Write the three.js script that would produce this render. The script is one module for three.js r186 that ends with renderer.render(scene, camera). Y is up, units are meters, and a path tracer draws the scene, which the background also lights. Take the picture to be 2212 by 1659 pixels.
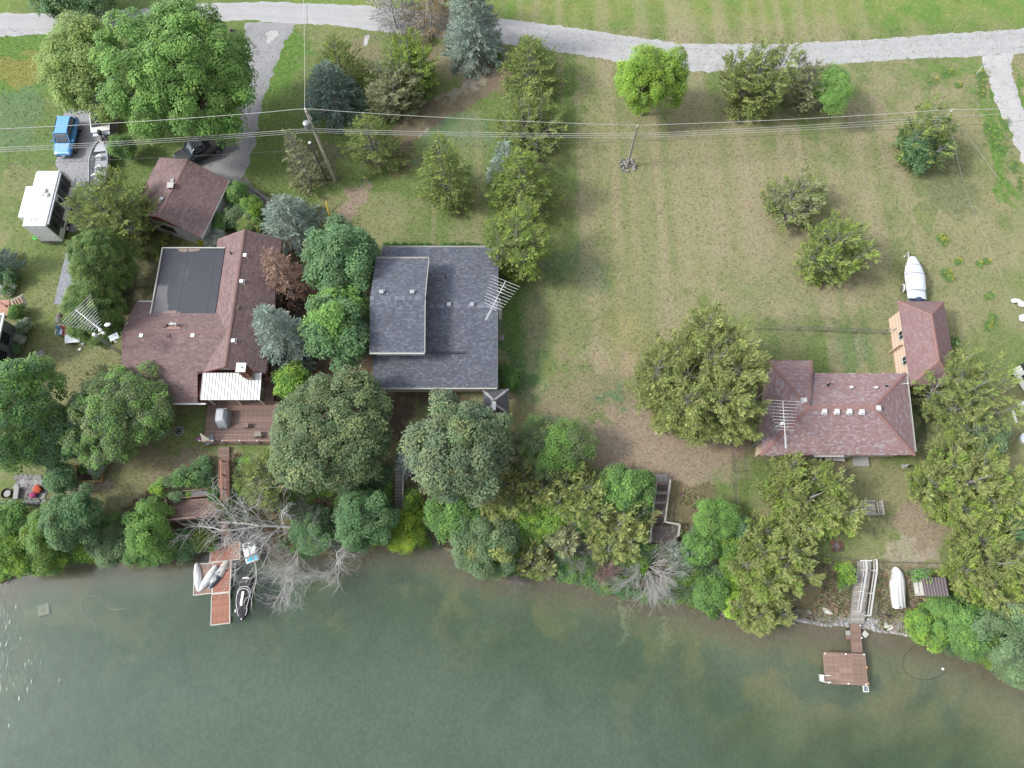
import * as THREE from 'three';
import { mergeGeometries } from 'three/addons/utils/BufferGeometryUtils.js';
import { RoundedBoxGeometry } from 'three/addons/geometries/RoundedBoxGeometry.js';

// ------------------------------------------------------------------ camera, sky, sun, exposure
const scene = new THREE.Scene();
const EYE = 60, FOCAL = 1500, TILT = 18.8 * Math.PI / 180, MIDU = 1106, MIDV = 829.5;
const camera = new THREE.PerspectiveCamera(2 * Math.atan(MIDV / FOCAL) * 180 / Math.PI, 4 / 3, 0.5, 6000);
camera.position.set(0, EYE, 0);
camera.rotation.set(-(Math.PI / 2 - TILT), 0, 0);
scene.add(camera);
const renderer = new THREE.WebGLRenderer({ antialias: true });
renderer.toneMapping = THREE.LinearToneMapping;
renderer.toneMappingExposure = 1.95;
renderer.shadowMap.enabled = true;
const SUN = new THREE.Vector3(-0.74, 0.67, -0.10).normalize();
const sun = new THREE.DirectionalLight(new THREE.Color(1.0, 0.95, 0.85), 2.3);
sun.position.copy(SUN).multiplyScalar(150); sun.target.position.set(0, 0, -25);
sun.castShadow = true; sun.shadow.radius = 19; sun.shadow.mapSize.set(4096, 4096);
Object.assign(sun.shadow.camera, { left: -80, right: 80, top: 80, bottom: -80, near: 10, far: 350 });
scene.add(sun, sun.target);

// ------------------------------------------------------------------ numbers
function rng(seed) { let a = (seed * 2654435761) >>> 0; return () => { a = (a + 0x6D2B79F5) >>> 0; let t = Math.imul(a ^ (a >>> 15), 1 | a); t = (t + Math.imul(t ^ (t >>> 7), 61 | t)) ^ t; return ((t ^ (t >>> 14)) >>> 0) / 4294967296; }; }
const NT = new Float32Array(65536); { const r = rng(7); for (let i = 0; i < 65536; i++) NT[i] = r(); }
function vn(x, y) { const xi = Math.floor(x), yi = Math.floor(y), fx = x - xi, fy = y - yi, sx = fx * fx * (3 - 2 * fx), sy = fy * fy * (3 - 2 * fy), a = xi & 255, b = (xi + 1) & 255, c = (yi & 255) << 8, d = ((yi + 1) & 255) << 8; const p = NT[a + c], q = NT[b + c], r = NT[a + d], s = NT[b + d]; return p + (q - p) * sx + (r - p + (p - q - r + s) * sx) * sy; }
function fbm(x, y, o = 4) { let s = 0, a = 0.5, t = 0; for (let i = 0; i < o; i++) { s += a * vn(x, y); t += a; x = x * 2.03 + 17.3; y = y * 2.03 + 9.1; a *= 0.5; } return s / t; }
const clamp = (x, a = 0, b = 1) => Math.min(b, Math.max(a, x)), smooth = (a, b, x) => { const t = clamp((x - a) / (b - a)); return t * t * (3 - 2 * t); }, mix = (a, b, t) => a + (b - a) * t;
const V = (x, y, z) => new THREE.Vector3(x, y, z);
const mix3 = (a, b, t) => [mix(a[0], b[0], t), mix(a[1], b[1], t), mix(a[2], b[2], t)];
const CO = Math.cos(TILT), SI = Math.sin(TILT);
// place measured on the aerial photograph (u right, v down, on a 2212 x 1659 grid) at a height h -> metres on the site
function P(u, v, h = 0) { const up = MIDV - v, ry = FOCAL * CO - up * SI, t = (EYE - h) / ry; return V((u - MIDU) * t, h, -(FOCAL * SI + up * CO) * t); }
function mpp(v, h = 0) { return (EYE - h) / (FOCAL * CO - (MIDV - v) * SI); }
function vOf(x, h, z) { const dy = EYE - h; const d = dy * CO - z * SI, up = -z * CO - dy * SI; return MIDV - FOCAL * up / d; }

// ------------------------------------------------------------------ sky: thin bright overcast with the sun's glow behind it
{
  const W = 512, Hh = 256, d = new Float32Array(W * Hh * 4);
  for (let j = 0; j < Hh; j++) for (let i = 0; i < W; i++) {
    const el = ((j + 0.5) / Hh - 0.5) * Math.PI, az = ((i + 0.5) / W) * 2 * Math.PI - Math.PI;
    const x = Math.cos(el) * Math.cos(az), y = Math.sin(el), z = Math.cos(el) * Math.sin(az);
    const ang = Math.acos(clamp(x * SUN.x + y * SUN.y + z * SUN.z, -1, 1)) * 180 / Math.PI;
    const k = 1 / (Math.max(y, 0) + 0.35), c = fbm(x * k * 2.2 + 40, z * k * 2.2 + 40, 5);
    const cl = smooth(0.3, 0.72, c);
    let L = mix(0.30, 0.48, cl) + 2.9 * Math.exp(-ang * ang / 520) + 0.7 * Math.exp(-ang / 30);
    const t = cl * 0.75 + 0.1, o = (j * W + i) * 4;
    const g = y < 0 ? 0.45 : 1;
    d[o] = L * mix(0.86, 1.0, t) * g; d[o + 1] = L * mix(0.95, 1.0, t) * g; d[o + 2] = L * mix(1.12, 1.02, t) * g; d[o + 3] = 1;
  }
  const sky = new THREE.DataTexture(d, W, Hh, THREE.RGBAFormat, THREE.FloatType);
  sky.mapping = THREE.EquirectangularReflectionMapping; sky.magFilter = THREE.LinearFilter; sky.minFilter = THREE.LinearFilter; sky.needsUpdate = true;
  scene.background = sky; scene.environment = sky;
}

// ------------------------------------------------------------------ scene bookkeeping
const taken = {};
function numbered(n) { const k = taken[n] = (taken[n] ?? -1) + 1; return k ? `${n}_${String(k).padStart(3, '0')}` : n; }
function thing(name, label, category, pos = V(0, 0, 0), turn = 0, group) { const o = new THREE.Group(); o.name = numbered(name); o.position.copy(pos); o.rotation.y = turn; o.userData = { label, category }; if (group) o.userData.group = group; scene.add(o); return o; }
function mesh(name, geo, mat, parent = scene, kind) { const m = new THREE.Mesh(Array.isArray(geo) ? mergeAll(geo) : geo, mat); m.name = parent === scene ? numbered(name) : name; m.castShadow = m.receiveShadow = true; if (kind) m.userData.kind = kind; parent.add(m); return m; }
function tag(m, label, category, group) { m.userData.label = label; m.userData.category = category; if (group) m.userData.group = group; return m; }
function mergeAll(list) { return mergeGeometries(list.map(g => { const q = g.index ? g.toNonIndexed() : g; for (const k of Object.keys(q.attributes)) if (!['position', 'normal', 'uv', 'color'].includes(k)) q.deleteAttribute(k); if (!q.attributes.uv) q.setAttribute('uv', new THREE.BufferAttribute(new Float32Array(q.attributes.position.count * 2), 2)); if (list.some(l => !l.attributes.color) && q.attributes.color) q.deleteAttribute('color'); return q; }), false); }
// uv in metres from the dominant direction of each face
function metreUV(geo, k = 1) { const g = geo.index ? geo.toNonIndexed() : geo, p = g.attributes.position, uv = new Float32Array(p.count * 2), a = V(), b = V(), c = V(), n = V(); for (let i = 0; i < p.count; i += 3) { a.fromBufferAttribute(p, i); b.fromBufferAttribute(p, i + 1); c.fromBufferAttribute(p, i + 2); n.copy(b).sub(a).cross(c.clone().sub(a)); const ax = Math.abs(n.x), ay = Math.abs(n.y), az = Math.abs(n.z); [a, b, c].forEach((q, j) => { const s = ay >= ax && ay >= az ? [q.x, q.z] : ax >= az ? [q.z, q.y] : [q.x, q.y]; uv[(i + j) * 2] = s[0] * k; uv[(i + j) * 2 + 1] = s[1] * k; }); } g.setAttribute('uv', new THREE.BufferAttribute(uv, 2)); return g; }
function box(w, h, d, x = 0, y = 0, z = 0, turn = 0, bevel = 0) { const g = bevel ? new RoundedBoxGeometry(w, h, d, 1, bevel) : new THREE.BoxGeometry(w, h, d); if (turn) g.rotateY(turn); g.translate(x, y, z); return g; }
function rod(p, q, r, r2 = r, n = 6) { const d = q.clone().sub(p), L = d.length(), g = new THREE.CylinderGeometry(r2, r, L, n, 1); g.applyQuaternion(new THREE.Quaternion().setFromUnitVectors(V(0, 1, 0), d.normalize())); g.translate((p.x + q.x) / 2, (p.y + q.y) / 2, (p.z + q.z) / 2); return g; }
// straight timber from p to q, w wide, h high; its top edge keeps level across
function beam(p, q, w, h) { const d = q.clone().sub(p), L = d.length(), g = new THREE.BoxGeometry(w, h, L); const f = d.normalize(), s = V(0, 1, 0).cross(f); if (s.length() < 1e-3) s.set(1, 0, 0); s.normalize(); const u = f.clone().cross(s); g.applyMatrix4(new THREE.Matrix4().makeBasis(s, u, f)); g.translate((p.x + q.x) / 2, (p.y + q.y) / 2, (p.z + q.z) / 2); return g; }
function tri(...pts) { const g = new THREE.BufferGeometry(); const a = []; for (let i = 1; i < pts.length - 1; i++) for (const p of [pts[0], pts[i], pts[i + 1]]) a.push(p.x, p.y, p.z); g.setAttribute('position', new THREE.Float32BufferAttribute(a, 3)); g.computeVertexNormals(); return g; }
// flat slab of a polygon (in its own plane), t thick downward
function slab(pts, t = 0.1) { const n = pts[1].clone().sub(pts[0]).cross(pts[2].clone().sub(pts[0])).normalize(); if (n.y < 0) { pts = [...pts].reverse(); n.negate(); } const lo = pts.map(p => p.clone().addScaledVector(n, -t)); const list = [tri(...pts), tri(...[...lo].reverse())]; pts.forEach((p, i) => { const j = (i + 1) % pts.length; list.push(tri(pts[j], p, lo[i], lo[j])); }); return mergeAll(list); }
// upright prism over a floor polygon [[x,z]...]
function prism(poly, y0, y1) { const a = poly.map(p => V(p[0], y1, p[1])), b = poly.map(p => V(p[0], y0, p[1])), list = [tri(...a)]; a.forEach((p, i) => { const j = (i + 1) % a.length; list.push(tri(a[j], p, b[i], b[j])); }); return mergeAll(list); }

// ------------------------------------------------------------------ textures and materials
const enc = c => c <= 0.0031308 ? c * 12.92 : 1.055 * Math.pow(c, 1 / 2.4) - 0.055;
function tex(w, h, fn, { srgb = true, wrap = THREE.RepeatWrapping, float = false } = {}) { const d = new Uint8Array(w * h * 4); for (let j = 0; j < h; j++) for (let i = 0; i < w; i++) { const c = fn(i / w, j / h, i, j), o = (j * w + i) * 4; for (let k = 0; k < 3; k++) d[o + k] = clamp(srgb ? enc(Math.max(0, c[k])) : c[k]) * 255; d[o + 3] = 255; } const t = new THREE.DataTexture(d, w, h); t.magFilter = THREE.LinearFilter; t.minFilter = THREE.LinearMipmapLinearFilter; t.generateMipmaps = true; t.wrapS = t.wrapT = wrap; if (srgb) t.colorSpace = THREE.SRGBColorSpace; t.needsUpdate = true; return t; }
const loop = (x, y, f) => { const a = f(x, y), b = f(x - 1, y), c = f(x, y - 1), d = f(x - 1, y - 1); return mix(mix(a, b, x), mix(c, d, x), y); };
const mottle = tex(256, 256, (x, y) => { const n = loop(x, y, (a, b) => fbm(a * 9 + 3, b * 9 + 5, 5)), s = NT[(Math.floor(x * 256) * 7 + Math.floor(y * 256) * 131) & 65535]; const v = 0.8 + 0.4 * (n - 0.5) * 1.6 + 0.14 * (s - 0.5); return [v, v, v]; });
const grain = tex(256, 256, (x, y) => { const n = loop(x, y, (a, b) => fbm(a * 3 + 1, b * 46 + 2, 3)), k = loop(x, y, (a, b) => fbm(a * 5, b * 5, 3)); const v = 0.62 + 0.5 * n + 0.3 * (k - 0.5); return [v, v * 0.98, v * 0.96]; });
const gritty = tex(512, 512, (x, y, i, j) => { const n = loop(x, y, (a, b) => fbm(a * 7 + 30, b * 7, 4)), s = NT[(i * 37 + j * 1031) & 65535], s2 = NT[((i >> 1) * 91 + (j >> 1) * 517) & 65535]; const v = 0.78 + 0.35 * (n - 0.5) + 0.3 * (s - 0.5) + 0.3 * (s2 - 0.5); return [v * 1.0, v, v * 1.01]; });
const C = (r, g, b) => new THREE.Color().setRGB(r, g, b);
const std = (r, g, b, rough = 0.8, o = {}) => new THREE.MeshStandardMaterial({ color: C(r * 0.8, g * 0.8, b * 0.8), roughness: rough, ...o });
const M = {
  white: std(0.82, 0.82, 0.81, 0.45), whitePaint: std(0.72, 0.72, 0.70, 0.6, { map: mottle }), offwhite: std(0.62, 0.60, 0.55, 0.7, { map: mottle }),
  black: std(0.02, 0.02, 0.022, 0.5), rubber: std(0.025, 0.025, 0.027, 0.9), chrome: std(0.6, 0.61, 0.62, 0.3, { metalness: 0.9 }), alu: std(0.72, 0.73, 0.74, 0.42, { metalness: 0.55, map: mottle }), galv: std(0.5, 0.52, 0.53, 0.5, { metalness: 0.5, map: mottle }),
  deckWood: std(0.235, 0.155, 0.128, 0.85, { map: grain }), dockRed: std(0.40, 0.175, 0.12, 0.8, { map: grain }), greyWood: std(0.36, 0.34, 0.315, 0.9, { map: grain }), brownWood: std(0.27, 0.185, 0.145, 0.9, { map: grain }), newWood: std(0.5, 0.30, 0.13, 0.85, { map: grain }),
  concrete: std(0.42, 0.41, 0.39, 0.95, { map: gritty }), paver: std(0.30, 0.27, 0.27, 0.95, { map: gritty }), stone: std(0.40, 0.39, 0.37, 0.95, { map: gritty }),
  cream: std(0.62, 0.60, 0.53, 0.8, { map: mottle }), peach: std(0.70, 0.55, 0.44, 0.8, { map: grain }), slate: std(0.20, 0.235, 0.25, 0.7, { map: mottle }), navyTrim: std(0.10, 0.11, 0.13, 0.7), brick: std(0.25, 0.085, 0.06, 0.9, { map: mottle }), redTrim: std(0.27, 0.085, 0.07, 0.7, { map: mottle }), brownTrim: std(0.10, 0.055, 0.045, 0.7),
  glass: std(0.02, 0.028, 0.035, 0.08, { metalness: 0 }), membrane: std(0.042, 0.046, 0.06, 0.55, { map: gritty }), poleWood: std(0.58, 0.53, 0.43, 0.9, { map: grain }), poleOld: std(0.17, 0.15, 0.13, 0.95, { map: grain }), wire: std(0.55, 0.53, 0.50, 0.5), wireDark: std(0.10, 0.10, 0.10, 0.6),
  soil: std(0.07, 0.05, 0.04, 1, { map: gritty }), shingleV: new THREE.MeshStandardMaterial({ vertexColors: true, roughness: 0.95 }), vertex: new THREE.MeshStandardMaterial({ vertexColors: true, roughness: 0.8 }),
};
// ------------------------------------------------------------------ the lie of the land: plateau at 0, bank, lake at WATER, bed below
const WATER = -3.2;
const shore = [[-300, 1300], [-120, 1262], [0, 1247], [60, 1230], [130, 1211], [200, 1206], [290, 1204], [350, 1204], [430, 1194], [470, 1178], [500, 1166], [540, 1162], [600, 1180], [660, 1200], [720, 1202], [780, 1182], [830, 1164], [880, 1166], [940, 1178], [1000, 1212], [1080, 1230], [1150, 1243], [1230, 1252], [1300, 1270], [1360, 1284], [1430, 1294], [1480, 1296], [1530, 1322], [1580, 1340], [1640, 1350], [1700, 1338], [1760, 1347], [1830, 1353], [1880, 1363], [1960, 1376], [2040, 1400], [2120, 1428], [2212, 1472], [2400, 1540], [2700, 1600]].map(p => P(p[0], p[1], WATER));
const crest = [[-300, 1120], [0, 1120], [120, 1130], [240, 1100], [330, 1040], [400, 1005], [450, 975], [520, 968], [600, 990], [700, 1010], [860, 985], [1000, 1030], [1150, 1080], [1280, 1050], [1400, 1035], [1480, 1048], [1560, 1095], [1680, 1170], [1780, 1200], [1880, 1213], [2040, 1222], [2120, 1260], [2212, 1300], [2700, 1380]].map(p => P(p[0], p[1], 0));
function along(list, x) { let i = 0; while (i < list.length - 2 && list[i + 1].x < x) i++; const a = list[i], b = list[i + 1]; return mix(a.z, b.z, clamp((x - a.x) / (b.x - a.x))); }
function shoreZ(x) { return along(shore, x) + (vn(x * 1.3, 3.3) - 0.5) * 0.35; }
function ht(x, z) {
  const zs = shoreZ(x), zc = Math.min(along(crest, x), zs - 1.6);
  if (z <= zc) return 0;
  if (z <= zs) { const t = (z - zc) / (zs - zc); return WATER * (0.35 * t + 0.65 * smooth(0, 1, t)) + (fbm(x * 0.7, z * 0.7, 3) - 0.5) * 0.5 * Math.sin(Math.PI * t); }
  const d = z - zs, shelf = smooth(8, 26, x);
  const deep = mix(2.1 * (1 - Math.exp(-d / 3.2)), 0.85 * (1 - Math.exp(-d / 3.0)) + 1.6 * smooth(4.5, 10.5, d + (fbm(x * 0.16, z * 0.16, 3) - 0.5) * 8), shelf);
  return WATER - deep - (fbm(x * 0.45 + 50, z * 0.45, 3) - 0.5) * 0.5 * clamp(d / 3);
}
function G(u, v) { let h = 0, p; for (let i = 0; i < 12; i++) { p = P(u, v, h); h = mix(h, ht(p.x, p.z), 0.7); } p = P(u, v, h); p.y = ht(p.x, p.z); return p; }

// what grows where: patches measured on the photograph, laid out in metres
const dry = [0.232, 0.214, 0.118], tan = [0.305, 0.248, 0.178], brown = [0.225, 0.168, 0.128], green = [0.115, 0.165, 0.045], lush = [0.098, 0.180, 0.032], cool = [0.105, 0.165, 0.085], litter = [0.115, 0.080, 0.060], gravelC = [0.36, 0.35, 0.345], dirt = [0.17, 0.125, 0.095], pink = [0.27, 0.205, 0.165];
const patches = [
  [800, 300, 320, 240, green, 0.6], [1080, 300, 60, 220, green, 0.5],
  [300, 200, 330, 330, green, 0.9], [60, 130, 150, 80, lush, 0.9], [60, 330, 90, 60, [0.11, 0.17, 0.05], 0.7], [40, 150, 70, 30, [0.25, 0.19, 0.05], 0.5], [100, 420, 120, 90, green, 0.5], [40, 250, 50, 60, cool, 0.6], [60, 400, 60, 40, dry, 0.4],
  [560, 200, 60, 180, lush, 0.7], [620, 120, 40, 70, lush, 0.9], [700, 330, 150, 130, green, 0.8], [930, 190, 130, 120, green, 0.85], [985, 300, 80, 60, cool, 0.75], [1010, 390, 60, 90, green, 0.8], [880, 430, 120, 70, green, 0.6], [780, 470, 120, 50, dry, 0.5],
  [1180, 160, 60, 120, lush, 0.55], [1215, 220, 35, 90, green, 0.8], [1230, 330, 60, 90, green, 0.6], [1200, 520, 70, 110, green, 0.6], [1250, 590, 62, 48, cool, 0.95], [1170, 600, 60, 70, cool, 0.5], [1130, 720, 60, 130, [0.06, 0.14, 0.045], 0.75], [1180, 640, 80, 60, green, 0.4], [1105, 660, 30, 80, lush, 0.5],
  [1500, 420, 260, 200, dry, 0.8], [1330, 700, 190, 120, dry, 0.5], [1380, 880, 200, 130, brown, 0.45], [1440, 960, 200, 90, pink, 0.75], [1320, 850, 30, 20, cool, 0.7], [1285, 910, 25, 12, green, 0.6], [1300, 770, 60, 40, tan, 0.4], [1340, 720, 40, 60, [0.29, 0.24, 0.11], 0.35],
  [1780, 740, 150, 60, green, 0.55], [1850, 750, 45, 40, cool, 0.5], [1800, 700, 160, 18, [0.09, 0.11, 0.05], 0.3], [1885, 740, 14, 90, green, 0.6], [1960, 430, 160, 160, dry, 0.5], [2050, 400, 60, 60, [0.13, 0.15, 0.07], 0.7], [2110, 300, 50, 60, dry, 0.4], [1650, 480, 120, 120, tan, 0.35], [1700, 640, 140, 60, tan, 0.3], [1890, 300, 16, 120, tan, 0.5], [1925, 330, 10, 110, tan, 0.4],
  [2150, 320, 20, 120, lush, 0.95], [2170, 230, 22, 60, lush, 0.9], [2205, 220, 14, 70, lush, 0.95], [2050, 150, 90, 16, lush, 0.6], [2140, 640, 90, 120, dry, 0.4], [2150, 760, 60, 60, green, 0.6], [2090, 660, 60, 80, dry, 0.3], [2045, 770, 14, 60, green, 0.8], [1990, 440, 14, 70, green, 0.5], [1960, 500, 10, 80, green, 0.4],
  [1880, 1060, 130, 90, dry, 0.35], [1900, 1160, 90, 50, green, 0.35], [1985, 1150, 60, 60, pink, 0.7], [1960, 1195, 60, 25, [0.33, 0.28, 0.23], 0.6], [1770, 1000, 60, 30, brown, 0.5], [1960, 1000, 60, 20, green, 0.6], [1620, 1010, 60, 40, green, 0.5], [1700, 960, 40, 60, litter, 0.6],
  [300, 1030, 150, 90, brown, 0.6], [380, 940, 70, 40, green, 0.6], [440, 1000, 60, 40, brown, 0.4], [250, 1050, 60, 60, green, 0.35], [190, 1040, 40, 20, pink, 0.7], [240, 1135, 36, 14, pink, 0.8],
  [100, 640, 60, 120, green, 0.35], [60, 560, 50, 60, green, 0.5], [130, 800, 60, 60, dry, 0.6], [290, 620, 40, 100, [0.09, 0.085, 0.05], 0.65], [110, 530, 40, 30, green, 0.6],
  [760, 435, 24, 40, pink, 0.9], [1060, 160, 60, 40, brown, 0.75], [1000, 130, 110, 40, brown, 0.6], [780, 120, 40, 40, brown, 0.5],
  [740, 700, 90, 140, litter, 0.9], [830, 900, 60, 60, litter, 0.95], [930, 850, 80, 25, litter, 0.95], [700, 900, 140, 90, litter, 0.8], [620, 640, 60, 120, litter, 0.8], [850, 345, 50, 30, litter, 0.5], [690, 350, 50, 50, litter, 0.5], [1640, 880, 60, 110, litter, 0.6], [1990, 900, 30, 60, [0.06, 0.075, 0.035], 0.7],
  [1500, 1110, 90, 50, [0.14, 0.11, 0.065], 0.8], [1750, 1280, 70, 60, [0.17, 0.13, 0.08], 0.85], [1950, 1280, 80, 60, [0.19, 0.15, 0.10], 0.8], [1530, 1220, 22, 26, [0.22, 0.2, 0.2], 0.9], [1890, 1330, 60, 18, [0.33, 0.31, 0.28], 0.8],
].map(([u, v, ru, rv, c, s]) => { const q = P(u, v), a = P(u, v - rv), b = P(u, v + rv); return { x: q.x, z: (a.z + b.z) / 2, rx: ru * mpp(v), rz: Math.abs(b.z - a.z) / 2, c, s }; });
const trackPoly = [[1100, 108], [1078, 195], [978, 250], [903, 295], [870, 322], [835, 330], [840, 290], [870, 247], [903, 225], [998, 185], [1050, 140]].map(p => P(...p));
const bedPoly = [[[1328, 1305], [1362, 1302], [1366, 1340], [1356, 1375], [1352, 1400], [1336, 1408], [1342, 1370], [1340, 1330]], [[1430, 1345], [1450, 1342], [1448, 1380], [1440, 1405], [1428, 1402], [1434, 1370]]].map(l => l.map(p => P(p[0], p[1], WATER - 0.7)));
const inside = (poly, x, z) => { let c = false; for (let i = 0, j = poly.length - 1; i < poly.length; j = i++) { const a = poly[i], b = poly[j]; if ((a.z > z) !== (b.z > z) && x < (b.x - a.x) * (z - a.z) / (b.z - a.z) + a.x) c = !c; } return c; };
const X0 = -66, X1 = 66, Z0 = -84, Z1 = 22, TW = 2048, TH = 1640;
const roadMid = P(1106, 70).z;
function groundColour(x, z, i, j) {
  const zs = shoreZ(x), w1 = fbm(x * 0.9, z * 0.9, 3) - 0.5, w2 = fbm(x * 0.9 + 60, z * 0.9 + 20, 3) - 0.5;
  const s1 = NT[(i * 131 + j * 7919) & 65535], s2 = vn(x * 7.5, z * 7.5), s3 = vn(x * 3.1 + 9, z * 3.1), big = fbm(x * 0.13, z * 0.13, 4), mid = fbm(x * 0.45 + 11, z * 0.45, 4);
  const fine = fbm(x * 5 + 7, z * 5 + 3, 3);
  if (z > zs) { // bed of the lake: pebbles and sand inshore, weed and silt beyond
    const d = z - zs, shelf = smooth(6, 26, x);
    let c = mix3([0.19, 0.16, 0.11], [0.245, 0.24, 0.135], smooth(0.3, 3.5, d));
    const weed = smooth(0.40, 0.60, fbm(x * 0.33 + 5, z * 0.33 + 9, 4) + mix(0.18, -0.12, shelf) * smooth(1, 3, d) + 0.1 * smooth(8, 16, d));
    c = mix3(c, [0.165, 0.20, 0.13], weed * smooth(1.0, 3.5, d));
    c = mix3(c, mix3([0.285, 0.30, 0.25], [0.185, 0.22, 0.145], shelf), smooth(4, 13, d) * 0.8);
    const w3 = (s2 - 0.5) * 0.9, w4 = (s3 - 0.5) * 0.9, xx = x + w1 * 1.6 + w3, zz = z + w2 * 1.6 + w4; if (inside(bedPoly[0], xx, zz) || inside(bedPoly[1], xx, zz)) c = mix3(c, [0.34, 0.34, 0.21], 0.3 + 0.4 * mid);
    const k = 0.72 + 0.34 * fine + 0.2 * s1 * smooth(6, 0, d); return [c[0] * k * 0.85, c[1] * k * 0.85, c[2] * k * 0.85];
  }
  const north = smooth(roadMid + 2, roadMid - 4, z);
  let g = clamp(0.36 + (big - 0.5) * 1.5 + (mid - 0.5) * 1.9 + (s3 - 0.5) * 0.35 + north * 0.35);
  let c = mix3(dry, green, g);
  if (north > 0) c = mix3(c, mix3([0.20, 0.22, 0.07], [0.11, 0.20, 0.035], clamp(0.55 + (mid - 0.5) * 2 + (big - 0.5))), north);
  for (const p of patches) { const dx = (x + w1 * 3.2 - p.x) / p.rx, dz = (z + w2 * 3.2 - p.z) / p.rz, q = dx * dx + dz * dz; if (q < 1.6) c = mix3(c, p.c, Math.min(1, p.s * 1.15) * smooth(1.6, 0.6, q + (mid - 0.5) * 1.1 + (s3 - 0.5) * 0.3)); }
  if (z < roadMid + 40 && x > -8 && x < 40) { const m = (vn(x * 1.15, z * 0.05) - 0.5) * 0.5; c = mix3(c, m > 0 ? tan : green, Math.abs(m) * 2.0); }
  if (inside(trackPoly, x + w1 * 1.4, z + w2 * 1.4)) c = mix3(c, mid > 0.55 ? [0.26, 0.22, 0.195] : dirt, 0.85);
  const zc = Math.min(along(crest, x), zs - 1.6);
  if (z > zc) { const t = (z - zc) / (zs - zc); c = mix3(c, mix3([0.11, 0.10, 0.055], [0.15, 0.12, 0.08], s3), smooth(0.05, 0.4, t) * 0.75); if (t > 0.84) c = mix3(c, x > 22 ? [0.36, 0.34, 0.31] : [0.17, 0.15, 0.12], smooth(0.82, 0.95, t + (s3 - 0.5) * 0.2) * (x > 22 ? 1 : 0.6)); }
  // blades, thatch and bare specks
  const k = 0.62 + 0.42 * s2 + 0.34 * fine + 0.26 * (s1 - 0.5);
  const speck = smooth(0.62, 0.8, s2 * 0.6 + fine * 0.55) * 0.35;
  c = mix3(c, [c[0] * 0.55, c[1] * 0.72, c[2] * 0.5], speck);
  const st = smooth(0.7, 0.86, s3 * 0.55 + s1 * 0.45) * 0.35; c = mix3(c, [0.34, 0.29, 0.19], st);
  return [c[0] * k * 0.79, c[1] * k * 0.79, c[2] * k * 0.735];
}
const groundTex = tex(TW, TH, (a, b, i, j) => groundColour(X0 + a * (X1 - X0), Z0 + b * (Z1 - Z0), i, j), { wrap: THREE.MirroredRepeatWrapping });
{
  const xs = [-1500, -500, -220, -120], zs = [-1500, -500, -220, -120]; for (let x = -72; x <= 72; x += 0.6) xs.push(x); xs.push(120, 220, 500, 1500);
  for (let z = -90; z < -25; z += 1.3) zs.push(z); for (let z = -25; z <= 26; z += 0.4) zs.push(z); zs.push(40, 80, 160, 500, 1500);
  const pos = [], uv = [], idx = [], nx = xs.length;
  for (const z of zs) for (const x of xs) { pos.push(x, ht(x, z), z); uv.push((x - X0) / (X1 - X0), (z - Z0) / (Z1 - Z0)); }
  for (let j = 0; j < zs.length - 1; j++) for (let i = 0; i < nx - 1; i++) { const a = j * nx + i; idx.push(a, a + nx, a + 1, a + 1, a + nx, a + nx + 1); }
  const g = new THREE.BufferGeometry(); g.setAttribute('position', new THREE.Float32BufferAttribute(pos, 3)); g.setAttribute('uv', new THREE.Float32BufferAttribute(uv, 2)); g.setIndex(idx); g.computeVertexNormals();
  mesh('ground', g, new THREE.MeshStandardMaterial({ map: groundTex, roughness: 1 }), scene, 'structure');
}
// ------------------------------------------------------------------ lake
{
  const N = 1024, ang = 0.12; // wind ripples, almost side-on, in a 26 m tile
  const hmap = new Float32Array(N * N), waves = []; const r = rng(91);
  for (let k = 0; k < 46; k++) { const kx = Math.round((1 + r() * 1.0) * (40 + r() * 60) * (r() < 0.9 ? 1 : -1)), ky = Math.round((r() - 0.5) * 70); waves.push([kx, ky, r() * 6.28, 1 / (0.4 + Math.hypot(kx, ky) / 60)]); }
  const tsin = new Float32Array(4096).map((_, i) => Math.sin(i / 4096 * 2 * Math.PI));
  for (let j = 0; j < N; j++) for (let i = 0; i < N; i++) { let s = 0; for (const w of waves) s += w[3] * tsin[Math.floor((w[0] * i / N + w[1] * j / N + w[2] / 6.2832 + 400) * 4096) & 4095]; hmap[j * N + i] = s; }
  let mx = 0; for (const v of hmap) mx = Math.max(mx, Math.abs(v));
  const rip = tex(N, N, (x, y, i, j) => { const gust = loop(x, y, (a, b) => fbm(a * 4 + 70, b * 4, 4)); const v = 0.5 + 0.5 * hmap[j * N + i] / mx * mix(0.45, 1.2, gust); return [v, v, v]; }, { srgb: false });
  const g = new THREE.PlaneGeometry(3000, 1540, 1, 1); g.rotateX(-Math.PI / 2); g.translate(0, WATER, 1500 / 2 + 770 - 790);
  const p = g.attributes.position, uv = g.attributes.uv; for (let i = 0; i < p.count; i++) uv.setXY(i, p.getX(i) / 26, p.getZ(i) / 26);
  const water = new THREE.MeshPhysicalMaterial({ color: C(1, 1, 1), roughness: 0.16, ior: 1.333, transmission: 1, thickness: 3, attenuationColor: C(0.665, 0.79, 0.72), attenuationDistance: 2.8, bumpMap: rip, bumpScale: 0.013 });
  mesh('lake_water', g, water, scene, 'structure').castShadow = false;
}
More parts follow.
